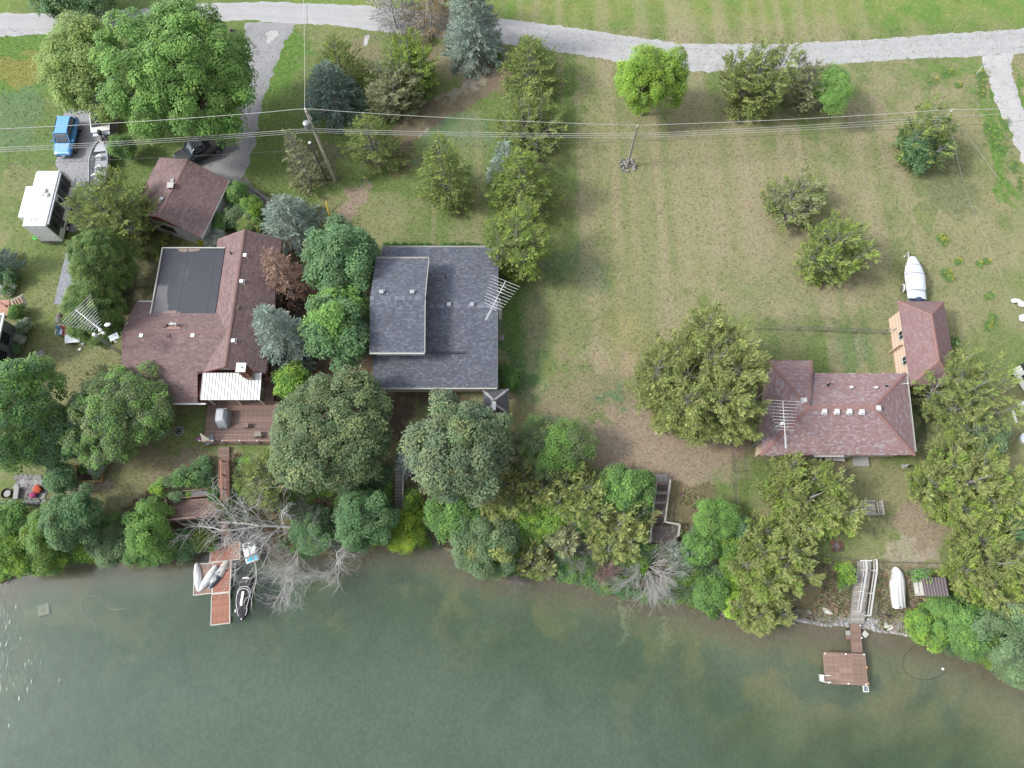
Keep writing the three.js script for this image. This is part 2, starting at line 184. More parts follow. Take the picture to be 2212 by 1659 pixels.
// ------------------------------------------------------------------ road and drives
function edgeLine(list, n) { const pts = list.map(p => P(p[0], p[1])); const cum = [0]; for (let i = 1; i < pts.length; i++) cum.push(cum[i - 1] + pts[i].distanceTo(pts[i - 1])); const L = cum[cum.length - 1], out = []; for (let k = 0; k <= n; k++) { const s = L * k / n; let i = 0; while (i < pts.length - 2 && cum[i + 1] < s) i++; out.push(pts[i].clone().lerp(pts[i + 1], clamp((s - cum[i]) / (cum[i + 1] - cum[i])))); } return out; }
const roadTex = tex(2048, 256, (x, y, i, j) => { const wob = loop(x, y, (a) => fbm(a * 6, 4, 3)) * 0.05; const t = y + wob; const lane = Math.exp(-Math.pow((t - 0.30) / 0.07, 2)) + Math.exp(-Math.pow((t - 0.47) / 0.06, 2)) * 0.5 + Math.exp(-Math.pow((t - 0.74) / 0.07, 2)); const n = loop(x, y, (a, b) => fbm(a * 60, b * 6, 4)), st = loop(x, y, (a, b) => fbm(a * 9, b * 60, 3)); const edge = smooth(0.12, 0.03, y) + smooth(0.88, 0.97, y); const s = NT[(i * 61 + j * 977) & 65535]; let v = 0.33 + 0.10 * (st - 0.4) * 1.6 + 0.16 * (n - 0.5) - 0.035 * lane + 0.10 * edge * n * 2 + 0.08 * (s - 0.5); const w = smooth(0.70, 0.8, n * 0.6 + st * 0.5) * 0.18; v += w; v = (0.36 + (v - 0.33) * 0.6) * 0.8; return [v * 1.01, v, v * 0.995]; });
{
  const n = 420, m = 14;
  const top = edgeLine([[-260, 40], [0, 26], [75, 27], [200, 24], [325, 16], [425, 6], [553, 2], [680, 5], [793, 10], [900, 20], [1000, 30], [1106, 40], [1200, 52], [1306, 67], [1456, 90], [1608, 93], [1709, 92], [1909, 81], [2060, 70], [2212, 59], [2460, 40]], n), bot = edgeLine([[-260, 100], [0, 81], [100, 76], [250, 60], [420, 48], [540, 45], [640, 55], [703, 54], [790, 66], [900, 78], [1000, 88], [1106, 99], [1206, 115], [1351, 138], [1468, 156], [1558, 159], [1700, 150], [1819, 140], [1959, 130], [2084, 126], [2212, 116], [2460, 100]], n);
  const pos = [], uv = [], idx = []; let s = 0;
  for (let k = 0; k <= n; k++) { if (k) s += bot[k].distanceTo(bot[k - 1]); for (let q = 0; q <= m; q++) { const t = q / m, p = top[k].clone().lerp(bot[k], mix(-0.06, 1.06, t)); const e = Math.min(t, 1 - t), y = 0.05 * smooth(0, 0.16, e) - 0.03 + (fbm(p.x * 1.7, p.z * 1.7, 3) - 0.5) * 0.05 * smooth(0.3, 0.05, e); pos.push(p.x, y, p.z); uv.push(s / 30, t); } }
  for (let k = 0; k < n; k++) for (let q = 0; q < m; q++) { const a = k * (m + 1) + q; idx.push(a, a + 1, a + m + 1, a + 1, a + m + 2, a + m + 1); }
  const g = new THREE.BufferGeometry(); g.setAttribute('position', new THREE.Float32BufferAttribute(pos, 3)); g.setAttribute('uv', new THREE.Float32BufferAttribute(uv, 2)); g.setIndex(idx); g.computeVertexNormals();
  mesh('road', g, new THREE.MeshStandardMaterial({ map: roadTex, roughness: 0.97 }), scene, 'structure');
}
// gravel pad: a fine grid whose rim sinks unevenly into the lawn
function gravelPad(name, outline, mat, y = 0.03, rim = 0.5) {
  const pts = outline.map(p => P(p[0], p[1])); const bx = new THREE.Box3().setFromPoints(pts), st = 0.3, nx = Math.ceil((bx.max.x - bx.min.x + 2) / st), nz = Math.ceil((bx.max.z - bx.min.z + 2) / st);
  const dist = (x, z) => { let d = 1e9; for (let i = 0, j = pts.length - 1; i < pts.length; j = i++) { const a = pts[j], b = pts[i], ex = b.x - a.x, ez = b.z - a.z, t = clamp(((x - a.x) * ex + (z - a.z) * ez) / (ex * ex + ez * ez)); d = Math.min(d, Math.hypot(x - a.x - ex * t, z - a.z - ez * t)); } return inside(pts, x, z) ? d : -d; };
  const pos = [], uv = [], idx = [], dd = [];
  for (let j = 0; j <= nz; j++) for (let i = 0; i <= nx; i++) { const x = bx.min.x - 1 + i * st, z = bx.min.z - 1 + j * st, d = dist(x, z) + (fbm(x * 1.4, z * 1.4, 3) - 0.5) * 0.9; dd.push(d); pos.push(x, mix(-0.05, y, smooth(-rim, rim, d)), z); uv.push(x / 7, z / 7); }
  for (let j = 0; j < nz; j++) for (let i = 0; i < nx; i++) { const a = j * (nx + 1) + i; if (Math.max(dd[a], dd[a + 1], dd[a + nx + 1], dd[a + nx + 2]) > -rim * 1.2) idx.push(a, a + nx + 1, a + 1, a + 1, a + nx + 1, a + nx + 2); }
  const g = new THREE.BufferGeometry(); g.setAttribute('position', new THREE.Float32BufferAttribute(pos, 3)); g.setAttribute('uv', new THREE.Float32BufferAttribute(uv, 2)); g.setIndex(idx); g.computeVertexNormals();
  return mesh(name, g, mat, scene, 'structure');
}
const driveMat = std(0.35, 0.347, 0.352, 0.97, { map: gritty }), chalkMat = std(0.52, 0.515, 0.50, 0.97, { map: gritty }), paleMat = std(0.52, 0.505, 0.50, 0.97, { map: gritty });
gravelPad('driveway', [[522, 48], [545, 44], [640, 50], [613, 95], [590, 162], [568, 225], [553, 300], [537, 362], [515, 396], [470, 400], [390, 360], [385, 320], [440, 300], [487, 285], [525, 190], [530, 110]], driveMat);
gravelPad('driveway_apron', [[548, 50], [636, 54], [612, 88], [592, 118], [566, 112], [552, 80]], chalkMat, 0.04, 1.7);
gravelPad('parking_pad', [[139, 235], [255, 235], [252, 270], [246, 335], [235, 380], [230, 470], [162, 500], [118, 504], [116, 420], [122, 332]], driveMat);
gravelPad('driveway_east', [[2112, 118], [2195, 112], [2182, 140], [2189, 162], [2204, 212], [2240, 320], [2260, 420], [2222, 380], [2209, 347], [2174, 270], [2149, 220], [2124, 142]], paleMat);
gravelPad('gravel_patch', [[785, 62], [812, 70], [805, 110], [790, 130], [770, 118], [772, 88]], paleMat, 0.008, 1.4);
// ------------------------------------------------------------------ roofing
// courses of tabs on a sloping polygon; its first edge is the eave. Each tab is a raised tile of its own tone.
function shingles(pts, pal, seed, { course = 0.145, tab = 0.24, lift = 0.014, vary = 0.14 } = {}) {
  const r = rng(seed), e = pts[1].clone().sub(pts[0]).normalize(), n = pts[1].clone().sub(pts[0]).cross(pts[2].clone().sub(pts[0])).normalize(); if (n.y < 0) n.negate();
  let s = n.clone().cross(e); if (s.y < 0) s.negate();
  const q = pts.map(p => { const d = p.clone().sub(pts[0]); return [d.dot(e), d.dot(s)]; }), top = Math.max(...q.map(p => p[1]));
  const span = b => { let lo = 1e9, hi = -1e9; b = clamp(b, 0.001, top - 0.001); for (let i = 0; i < q.length; i++) { const A = q[i], B = q[(i + 1) % q.length]; if ((A[1] <= b) !== (B[1] <= b)) { const a = A[0] + (B[0] - A[0]) * (b - A[1]) / (B[1] - A[1]); lo = Math.min(lo, a); hi = Math.max(hi, a); } } return [lo, hi]; };
  const pos = [], col = [], nor = []; const at = (a, b, l) => [pts[0].x + e.x * a + s.x * b + n.x * l, pts[0].y + e.y * a + s.y * b + n.y * l, pts[0].z + e.z * a + s.z * b + n.z * l];
  const quad = (A, B, Cc, D, c, nn) => { const x1 = B[0] - A[0] || Cc[0] - D[0], y1 = B[1] - A[1] || Cc[1] - D[1], z1 = B[2] - A[2] || Cc[2] - D[2], x2 = Cc[0] - A[0], y2 = Cc[1] - A[1], z2 = Cc[2] - A[2]; const f = (y1 * z2 - z1 * y2) * nn.x + (z1 * x2 - x1 * z2) * nn.y + (x1 * y2 - y1 * x2) * nn.z; for (const p of f >= 0 ? [A, B, Cc, A, Cc, D] : [A, Cc, B, A, D, Cc]) { pos.push(...p); col.push(...c); nor.push(nn.x, nn.y, nn.z); } };
  const fr = s.clone().negate();
  for (let k = 0; k * course < top; k++) { const b0 = k * course, b1 = Math.min(top, b0 + course + 0.015), [l0, h0] = span(b0), [l1, h1] = span(b1), L = Math.min(l0, l1), Hh = Math.max(h0, h1); const rowTone = 1 + (r() - 0.5) * 0.08; let a = L - r() * tab;
    while (a < Hh) { const w = tab * (0.55 + r() * 0.9), x0 = a + 0.006, x1 = a + w; a = x1; const A0 = clamp(x0, l0, h0), A1 = clamp(x1, l0, h0), B0 = clamp(x0, l1, h1), B1 = clamp(x1, l1, h1); if (A1 - A0 + B1 - B0 < 0.01) continue; const base = pal[Math.floor(Math.pow(r(), 1.3) * pal.length)], f = rowTone * (1 + (r() - 0.5) * 2 * vary), c = [base[0] * f * 0.8, base[1] * f * 0.8, base[2] * f * 0.8], u = lift * (0.7 + r() * 0.6); const p0 = at(A0, b0, u), p1 = at(A1, b0, u), p2 = at(B1, b1, 0.004), p3 = at(B0, b1, 0.004); quad(p0, p1, p2, p3, c, n); quad(at(A0, b0, -0.004), at(A1, b0, -0.004), p1, p0, c, fr); } }
  const g = new THREE.BufferGeometry(); g.setAttribute('position', new THREE.Float32BufferAttribute(pos, 3)); g.setAttribute('normal', new THREE.Float32BufferAttribute(nor, 3)); g.setAttribute('color', new THREE.Float32BufferAttribute(col, 3)); return g;
}
// a row of folded caps along a ridge or a hip, each cap a mesh
function caps(a, b, mats, parent, seed, wide = 0.16, step = 0.3, fall = 0.35) {
  const r = rng(seed), L = a.distanceTo(b), n = Math.max(1, Math.round(L / step)), d = b.clone().sub(a).normalize(), side = V(0, 1, 0).cross(d).normalize(), up = d.clone().cross(side).normalize();
  const g0 = new THREE.BufferGeometry(), w = wide, h = wide * fall, l = L / n + 0.03, t = 0.02; const pt = (x, y, z) => [x, y, z];
  const S = [[-w, -h], [0, 0], [w, -h]], P2 = []; for (const z of [0, l]) for (const [x, y] of S) P2.push(pt(x, y + t + (z ? 0.012 : 0), z)); for (const z of [0, l]) for (const [x, y] of S) P2.push(pt(x, y - 0.01, z));
  const F = [[0, 1, 4, 3], [1, 2, 5, 4], [0, 6, 7, 1], [1, 7, 8, 2], [3, 4, 10, 9], [4, 5, 11, 10], [0, 3, 9, 6], [2, 8, 11, 5]]; const arr = []; for (const f of F) for (const i of [f[0], f[1], f[2], f[0], f[2], f[3]]) arr.push(...P2[i]);
  g0.setAttribute('position', new THREE.Float32BufferAttribute(arr, 3)); g0.computeVertexNormals();
  const m4 = new THREE.Matrix4().makeBasis(side, up, d);
  for (let i = 0; i < n; i++) { const m = mesh('ridge_cap', g0, mats[Math.floor(r() * mats.length)], parent); m.quaternion.setFromRotationMatrix(m4); m.position.copy(a).addScaledVector(d, L * i / n); }
}
function roofVent(parent, p, mat, size = 0.36, name = 'roof_vent') { const g = [box(size, 0.16, size, 0, 0.14, 0, 0, 0.03), box(size * 0.8, 0.1, size * 0.8, 0, 0.03, 0), box(size * 1.35, 0.02, size * 1.35, 0, 0.0, 0)]; const m = mesh(name, g, mat, parent); m.position.copy(p); return m; }
function pipeVent(parent, p, mat = M.black, h = 0.45, r = 0.06) { const m = mesh('vent_pipe', [rod(V(0, -0.1, 0), V(0, h, 0), r, r, 10), rod(V(0, h, 0), V(0, h + 0.02, 0), r * 1.25, r * 1.25, 10), rod(V(0, -0.05, 0), V(0, 0.05, 0), r * 2.2, r * 1.2, 10)], mat, parent); m.position.copy(p); return m; }
function gutter(parent, a, b, mat, name = 'gutter') { const d = b.clone().sub(a).normalize(), s = V(0, 1, 0).cross(d).normalize(); const off = (v, k, y) => v.clone().addScaledVector(s, k).setY(v.y + y); return mesh(name, [beam(off(a, 0, -0.1), off(b, 0, -0.1), 0.13, 0.015), beam(off(a, 0.06, -0.05), off(b, 0.06, -0.05), 0.014, 0.12), beam(off(a, -0.06, -0.05), off(b, -0.06, -0.05), 0.014, 0.12)], mat, parent); }
function windowIn(parent, p, w, h, turn, frameMat = M.whitePaint, name = 'window') { const f = mesh(name, [box(w + 0.14, 0.07, 0.09, 0, h / 2 + 0.03, 0), box(w + 0.14, 0.07, 0.12, 0, -h / 2 - 0.03, 0), box(0.07, h, 0.09, -w / 2 - 0.03, 0, 0), box(0.07, h, 0.09, w / 2 + 0.03, 0, 0), box(0.04, h, 0.06, 0, 0, 0)], frameMat, parent); f.position.copy(p); f.rotation.y = turn; mesh('pane', box(w, h, 0.02, 0, 0, 0.0), M.glass, f); return f; }
const palNavy = [[0.086, 0.093, 0.118], [0.096, 0.104, 0.130], [0.110, 0.118, 0.146], [0.136, 0.144, 0.174]], palBrown = [[0.185, 0.122, 0.118], [0.205, 0.138, 0.132], [0.225, 0.155, 0.148], [0.165, 0.110, 0.108]], palRed = [[0.255, 0.160, 0.155], [0.275, 0.178, 0.172], [0.24, 0.155, 0.153], [0.265, 0.178, 0.178], [0.295, 0.215, 0.218], [0.315, 0.255, 0.268]], palGrey = [[0.185, 0.192, 0.21], [0.205, 0.212, 0.228], [0.16, 0.166, 0.183]], palShed = [[0.205, 0.122, 0.120], [0.222, 0.135, 0.132], [0.195, 0.122, 0.124], [0.218, 0.150, 0.156]];
const cap = (c) => std(...c, 0.95), capNavy = [cap([0.14, 0.147, 0.18]), cap([0.17, 0.178, 0.215]), cap([0.10, 0.105, 0.135])], capBrown = [cap([0.20, 0.125, 0.115]), cap([0.22, 0.135, 0.125])], capRed = [cap([0.265, 0.150, 0.135]), cap([0.245, 0.14, 0.127])];
function roofPlane(roof, pts, pal, seed, o = {}) { const s = mesh('shingles', shingles(pts, pal, seed, o), M.shingleV, roof, 'stuff'); const base = slab(pts.map(p => p.clone().setY(p.y - 0.006)), 0.12); return [s, base]; }

// ------------------------------------------------------------------ navy house: low wide gable with an upper storey on its west half
{
  const t = thing('navy_house', 'house with navy blue shingle roof and a raised upper storey', 'house');
  const xw = -12.1, xe = -1.29, zn = -32.95, zs = -19.15, he = 2.8, hr = 4.65, zr = -26.05;
  mesh('wall', metreUV(prism([[xw + 0.4, zn + 0.5], [xe - 0.4, zn + 0.5], [xe - 0.4, zs - 0.5], [xw + 0.4, zs - 0.5]], -0.1, 2.75)), M.cream, t);
  for (const gx of [xe - 0.4, xw + 0.4]) mesh('gable_wall', tri(V(gx, 2.7, zn + 0.5), V(gx, 2.7, zs - 0.5), V(gx, hr - 0.15, zr)), M.cream, t);
  const roof = new THREE.Group(); roof.name = 'lower_roof'; t.add(roof);
  const a = V(xw, he, zn), b = V(xe, he, zn), c = V(xe, hr, zr), d = V(xw, hr, zr), e = V(xw, he, zs), f = V(xe, he, zs);
  const s1 = roofPlane(roof, [a, b, c, d], palNavy, 11)[1], s2 = roofPlane(roof, [e, f, c, d], palNavy, 12)[1]; mesh('roof_deck', [s1, s2], M.navyTrim, roof);
  caps(V(-7.2, hr, zr), c, capNavy, roof, 13);
  mesh('rake_trim', [beam(b, c, 0.06, 0.16), beam(f, c, 0.06, 0.16)].map(g => g.translate(0.03, -0.06, 0)), M.navyTrim, roof);
  gutter(roof, a.clone().add(V(0, 0.02, -0.08)), b.clone().add(V(0, 0.02, -0.08)), M.offwhite); gutter(roof, e.clone().add(V(0, 0.02, 0.08)), f.clone().add(V(0, 0.02, 0.08)), M.offwhite);
  roofVent(roof, P(970, 659, 4.55), M.galv); roofVent(roof, P(1020, 659, 4.55), M.galv); pipeVent(roof, P(963, 601, 3.7), M.black, 0.5, 0.05);
  mesh('snow_guard', [beam(P(928, 763, 3.75), P(1005, 763, 3.75), 0.05, 0.05), beam(P(928, 760, 3.78), P(1005, 760, 3.78), 0.03, 0.03)], M.black, roof);
  // upper storey
  const ux0 = -12.05, ux1 = -7.4, un = -30.4, us = -21.45, uh = 5.3, ur = 6.55;
  mesh('upper_wall', metreUV(prism([[ux0 + 0.3, un + 0.4], [ux1 - 0.25, un + 0.4], [ux1 - 0.25, us - 0.4], [ux0 + 0.3, us - 0.4]], 2.7, 5.25)), M.white, t);
  mesh('upper_gable', [tri(V(ux1 - 0.25, 5.2, un + 0.4), V(ux1 - 0.25, 5.2, us - 0.4), V(ux1 - 0.25, ur - 0.15, zr + 0.1))], M.white, t);
  const up = new THREE.Group(); up.name = 'upper_roof'; t.add(up); const zq = -25.93;
  const A = V(ux0, uh, un), B = V(ux1, uh, un), Cc = V(ux1, ur, zq), D = V(ux0, ur, zq), E = V(ux0, uh, us), Ff = V(ux1, uh, us);
  const q1 = roofPlane(up, [A, B, Cc, D], palNavy, 21)[1], q2 = roofPlane(up, [E, Ff, Cc, D], palNavy, 22)[1]; mesh('roof_deck', [q1, q2], M.navyTrim, up);
  caps(D, Cc, capNavy, up, 23, 0.18); roofVent(up, P(825, 632, 6.4), M.galv); roofVent(up, P(891, 632, 6.4), M.galv);
  mesh('rake_trim', [beam(B, Cc, 0.05, 0.15), beam(Ff, Cc, 0.05, 0.15)].map(g => g.translate(0.03, -0.06, 0)), M.offwhite, up);
  gutter(up, A.clone().add(V(0, 0, -0.08)), B.clone().add(V(0, 0, -0.08)), M.offwhite); gutter(up, E.clone().add(V(0, 0, 0.08)), Ff.clone().add(V(0, 0, 0.08)), M.whitePaint);
  mesh('downspout', [rod(V(-10.9, 5.2, us + 0.1), V(-10.9, 4.95, us - 0.3), 0.045), rod(V(-10.9, 4.95, us - 0.3), V(-10.9, 4.0, us - 0.34), 0.045)], M.whitePaint, up);
  windowIn(t, V(-9.6, 4.4, us - 0.36), 1.5, 1.0, 0); windowIn(t, V(-5.5, 1.6, zs - 0.46), 1.8, 1.2, 0); windowIn(t, V(-9.5, 1.6, zs - 0.46), 1.8, 1.2, 0);
}
// ------------------------------------------------------------------ small hip-roofed gazebo at the corner of the navy house
{
  const t = thing('gazebo', 'small gazebo with weathered grey hip roof beside the navy house', 'gazebo'); const h = 2.35, r = 3.25;
  const a = P(1043, 842, h), b = P(1099, 840, h), c = P(1097, 892, h), d = P(1046, 892, h), k1 = P(1066.5, 865, r), k2 = P(1066.5, 872, r); k1.x = k2.x;
  const roof = new THREE.Group(); roof.name = 'roof'; t.add(roof); const decks = [[a, b, k1], [b, c, k2, k1], [c, d, k2], [d, a, k1, k2]].map((p, i) => roofPlane(roof, p, palGrey.map(q => q.map(v => v * 0.42)), 30 + i, { tab: 0.22, course: 0.12 })[1]); mesh('roof_deck', decks, M.greyWood, roof);
  for (const [p, q] of [[a, k1], [b, k1], [c, k2], [d, k2]]) caps(p, q, [M.greyWood, cap([0.2, 0.2, 0.21])], roof, 37, 0.1, 0.22);
  mesh('skylight', box(0.34, 0.05, 0.75, k1.x + 0.02, r + 0.05, k1.z + 0.5), M.whitePaint, roof); mesh('light_fitting', box(0.2, 0.12, 0.2, k1.x + 0.7, 2.75, k1.z + 1.4), M.whitePaint, roof);
  for (const p of [a, b, c, d]) { const m = p.clone().lerp(k1, 0.12); mesh('post', box(0.1, 2.4, 0.1, m.x, 1.15, m.z), M.greyWood, t); }
  mesh('floor_deck', box(1.9, 0.16, 1.7, (a.x + b.x) / 2, 0.08, (a.z + c.z) / 2), M.greyWood, t);
}
// ------------------------------------------------------------------ brown house: two gable wings, a flat black roof in the angle, white metal porch roof
{
  const t = thing('brown_house', 'brown shingled house with flat black roof section and white metal porch roof', 'house');
  const we = { x0: -34.0, x1: -24.75, zr: -23.8, hr: 4.2, zn: -27.3, hn: 2.85, zs: -17.95, hs: 2.2 }, ns = { xr: -24.55, hr: 4.35, xw: -27.6, xe: -21.6, he: 2.7, zn: -33.9, zs: -20.5 };
  mesh('wall', metreUV(prism([[-33.7, -26.9], [-27.0, -26.9], [-27.0, -18.5], [-33.7, -18.5]], -0.1, 2.3)), M.brick, t);
  mesh('gable_wall', [tri(V(-33.7, 2.2, -26.9), V(-33.7, 2.2, -18.5), V(-33.7, 4.0, we.zr))], M.cream, t);
  mesh('north_wall', metreUV(prism([[-27.2, -33.5], [-22.0, -33.5], [-22.0, -20.9], [-27.2, -20.9]], -0.1, 2.75)), M.brick, t);
  mesh('south_gable', [tri(V(-27.2, 2.6, -20.85), V(-21.9, 2.6, -20.85), V(ns.xr, 4.25, -20.85))], M.white, t); mesh('north_gable', [tri(V(-27.2, 2.6, -33.55), V(-21.9, 2.6, -33.55), V(ns.xr, 4.25, -33.55))], M.white, t);
  const roof = new THREE.Group(); roof.name = 'roof'; t.add(roof); const decks = [];
  const add = (p, seed, o) => decks.push(roofPlane(roof, p, palBrown, seed, o)[1]); const o = { tab: 0.26, course: 0.15, vary: 0.07 };
  add([V(we.x0, we.hs, we.zs), V(-27.4, we.hs, we.zs), V(-27.4, 0, -20.52), V(-26.7, 0, -20.52), V(-24.3, we.hr, we.zr), V(we.x0, we.hr, we.zr)].map(p => { p.y = we.hs + (p.z - we.zs) / (we.zr - we.zs) * (we.hr - we.hs); return p; }), 41, o);
  add([V(we.x0, we.hn, we.zn), V(we.x1 - 1, we.hn, we.zn), V(we.x1, we.hr, we.zr), V(we.x0, we.hr, we.zr)], 42, o);
  add([V(ns.xw, ns.he, ns.zn), V(ns.xw, ns.he, ns.zs), V(ns.xr, ns.hr, ns.zs), V(ns.xr, ns.hr, ns.zn)], 43, o);
  add([V(ns.xe, ns.he, ns.zn), V(ns.xe, ns.he, ns.zs), V(ns.xr, ns.hr, ns.zs), V(ns.xr, ns.hr, ns.zn)], 44, o);
  mesh('roof_deck', decks, M.brownTrim, roof);
  caps(V(ns.xr, ns.hr, ns.zs), V(ns.xr, ns.hr, ns.zn), capBrown, roof, 45, 0.14); caps(V(we.x0, we.hr, we.zr), V(we.x1, we.hr, we.zr), capBrown, roof, 46, 0.14);
  mesh('rake_trim', [beam(V(ns.xw, ns.he, ns.zs), V(ns.xr, ns.hr, ns.zs), 0.05, 0.16), beam(V(ns.xe, ns.he, ns.zs), V(ns.xr, ns.hr, ns.zs), 0.05, 0.16)].map(g => g.translate(0, -0.05, 0.03)), M.redTrim, roof);
  gutter(roof, V(-33.9, we.hs, we.zs + 0.09), V(-26.75, we.hs, we.zs + 0.09), M.white); gutter(roof, V(ns.xe + 0.07, ns.he, ns.zs), V(ns.xe + 0.07, ns.he, ns.zn), M.brownTrim); gutter(roof, V(-33.9, we.hn, we.zn - 0.08), V(-32.3, we.hn, we.zn - 0.08), M.white);
  mesh('fascia', box(7.2, 0.24, 0.05, -30.3, we.hs - 0.2, we.zs + 0.02), M.white, roof);
  // flat roof with a raised rim, seams and a dried puddle mark
  const fx0 = -32.2, fx1 = -26.5, fz0 = -32.5, fz1 = -25.85, fh = 3.38;
  const flat = new THREE.Group(); flat.name = 'flat_roof'; t.add(flat);
  const memTex = tex(512, 512, (x, y, i, j) => { const n = fbm(x * 6, y * 6, 4), s = NT[(i * 67 + j * 811) & 65535]; let k = 0.8 + 0.35 * n + 0.12 * s; let c = [0.022 * k, 0.024 * k, 0.035 * k]; const ring = Math.hypot((x - 0.02) / 0.30, (y - 1.0) / 0.44) + (fbm(x * 4 + 3, y * 4, 3) - 0.5) * 0.7; if (ring < 1) c = mix3(c, [0.12, 0.118, 0.12], 0.7 * smooth(1.0, 0.93, ring)); const d2 = Math.hypot((x - 0.30) / 0.16, (y - 1.0) / 0.05) + (fbm(x * 9, y * 9, 3) - 0.5) * 0.7; if (d2 < 1) c = mix3(c, [0.24, 0.15, 0.12], 0.7); const d3 = Math.hypot((x - 0.42) / 0.17, (y - 0.02) / 0.03) + (fbm(x * 9 + 5, y * 9, 3) - 0.5) * 0.8; if (d3 < 1) c = mix3(c, [0.26, 0.19, 0.14], 0.7); { const q = Math.hypot((x - 0.42) / 0.12, (y - 0.42) / 0.16) + (fbm(x * 11 + 8, y * 11, 4) - 0.5) * 2.2; if (q < 1) c = mix3(c, [0.06, 0.063, 0.075], 0.45 * smooth(1, 0.4, q)); } return c; });
  const mg = slab([V(fx0, fh, fz0), V(fx1, fh, fz0), V(fx1, fh, fz1), V(fx0, fh, fz1)], 0.12); { const p = mg.attributes.position, uv = mg.attributes.uv; for (let i = 0; i < p.count; i++) uv.setXY(i, (p.getX(i) - fx0) / (fx1 - fx0), (p.getZ(i) - fz0) / (fz1 - fz0)); }
  mesh('membrane', mg, new THREE.MeshStandardMaterial({ map: memTex, roughness: 0.6 }), flat);
  for (const x of [-29.9, -27.35]) mesh('seam', box(0.1, 0.012, fz1 - fz0, x, fh + 0.006, (fz0 + fz1) / 2), M.membrane, flat); mesh('seam', box(2.6, 0.012, 0.09, -28.62, fh + 0.007, -29.1), M.membrane, flat);
  mesh('rim', [box(0.1, 0.16, fz1 - fz0 + 0.1, fx0, fh + 0.05, (fz0 + fz1) / 2), box(fx1 - fx0 + 0.1, 0.16, 0.1, (fx0 + fx1) / 2, fh + 0.051, fz0)], M.offwhite, flat);
  mesh('flat_wall', metreUV(prism([[fx0 + 0.25, fz0 + 0.25], [fx1, fz0 + 0.25], [fx1, fz1], [fx0 + 0.25, fz1]], -0.1, fh - 0.12)), M.cream, flat);
  // porch roof of ribbed white panels
  const pr = new THREE.Group(); pr.name = 'porch_roof'; t.add(pr); const pa = P(439, 804, 2.95), pb = P(566, 803, 2.95), pc = P(561, 864, 2.45), pd = P(433, 864, 2.45); pa.z = pb.z = -20.45; const np = 18;
  for (let i = 0; i < np; i++) { const A = pa.clone().lerp(pb, i / np), B = pa.clone().lerp(pb, (i + 1) / np - 0.003), Cc = pd.clone().lerp(pc, (i + 1) / np - 0.003), D = pd.clone().lerp(pc, i / np); mesh('panel', slab([A, B, Cc, D], 0.03), M.white, pr); mesh('rib', beam(A.clone().setY(A.y + 0.02), D.clone().setY(D.y + 0.02), 0.035, 0.05), M.whitePaint, pr); }
  for (const u of [446, 505, 556]) { const q = P(u, 860, 2.35); mesh('porch_post', box(0.1, 2.3, 0.1, q.x, 1.2, q.z), M.white, t); }
  // chimney
  const ch = new THREE.Group(); ch.name = 'chimney'; ch.position.set(-22.75, 0, -20.1); t.add(ch); const bm = [M.brick, std(0.29, 0.10, 0.07, 0.9), std(0.21, 0.075, 0.055, 0.9)]; mesh('stack_core', box(0.60, 5.2, 0.60, 0, 2.6, 0), std(0.35, 0.31, 0.29, 1), ch); const bg = box(0.205, 0.065, 0.1); const r = rng(5);
  for (let k = 0; k < 22; k++) for (let q = 0; q < 3; q++) for (let s = 0; s < 4; s++) { const off = (q - 1) * 0.215 + (k % 2 ? 0.05 : -0.05), b = mesh('brick', bg, bm[Math.floor(r() * 3)], ch); const y = 3.55 + k * 0.077; if (s < 2) b.position.set(off, y, s ? 0.27 : -0.27); else { b.rotation.y = Math.PI / 2; b.position.set(s === 2 ? 0.27 : -0.27, y, off); } }
  mesh('chimney_cap', [box(0.82, 0.1, 0.82, 0, 5.26, 0, 0, 0.02), rod(V(0, 5.3, 0), V(0, 5.5, 0), 0.12, 0.12, 12)], M.white, ch);
  for (const [u, v, h, m] of [[530, 553, 4.05, M.white], [523, 609, 4.05, M.white], [515, 666, 4.0, M.brownTrim], [505, 737, 4.05, M.white], [307, 726, 3.95, M.white], [366, 726, 3.95, M.brownTrim], [418, 726, 3.95, M.white], [358, 705, 3.9, M.brownTrim]]) roofVent(roof, P(u, v, h), m, 0.34); pipeVent(roof, P(500, 548, 3.8)); pipeVent(roof, P(281, 703, 3.7), M.galv);
  const dish = (u, v, h, s) => { const g = new THREE.SphereGeometry(s, 16, 6, 0, 6.3, 0, 0.7); g.scale(1, 0.6, 1); g.rotateX(Math.PI * 0.75); const q = P(u, v, h); const m = mesh('satellite_dish', [g.translate(0, 0.55, 0.1), rod(V(0, 0, 0), V(0, 0.5, 0), 0.025), rod(V(0, 0.4, 0), V(0.1, 0.4, 0.35), 0.015)], M.white, roof); m.position.copy(q); }; dish(375, 699, 3.95, 0.34); dish(383, 701, 3.95, 0.2);
  for (const [u, v, h, w, d] of [[308, 684, 3.35, 0.9, 0.14], [329, 765, 3.45, 0.85, 0.14], [375, 712, 4.02, 1.1, 0.5]]) { const q = P(u, v, h); mesh('repair_patch', box(w, 0.02, d, 0, 0, 0), cap([0.36, 0.22, 0.17]), roof).position.copy(q).add(V(0, 0.05, 0)); }
  windowIn(t, V(-29.2, 1.2, -18.46), 1.6, 1.0, 0);
}
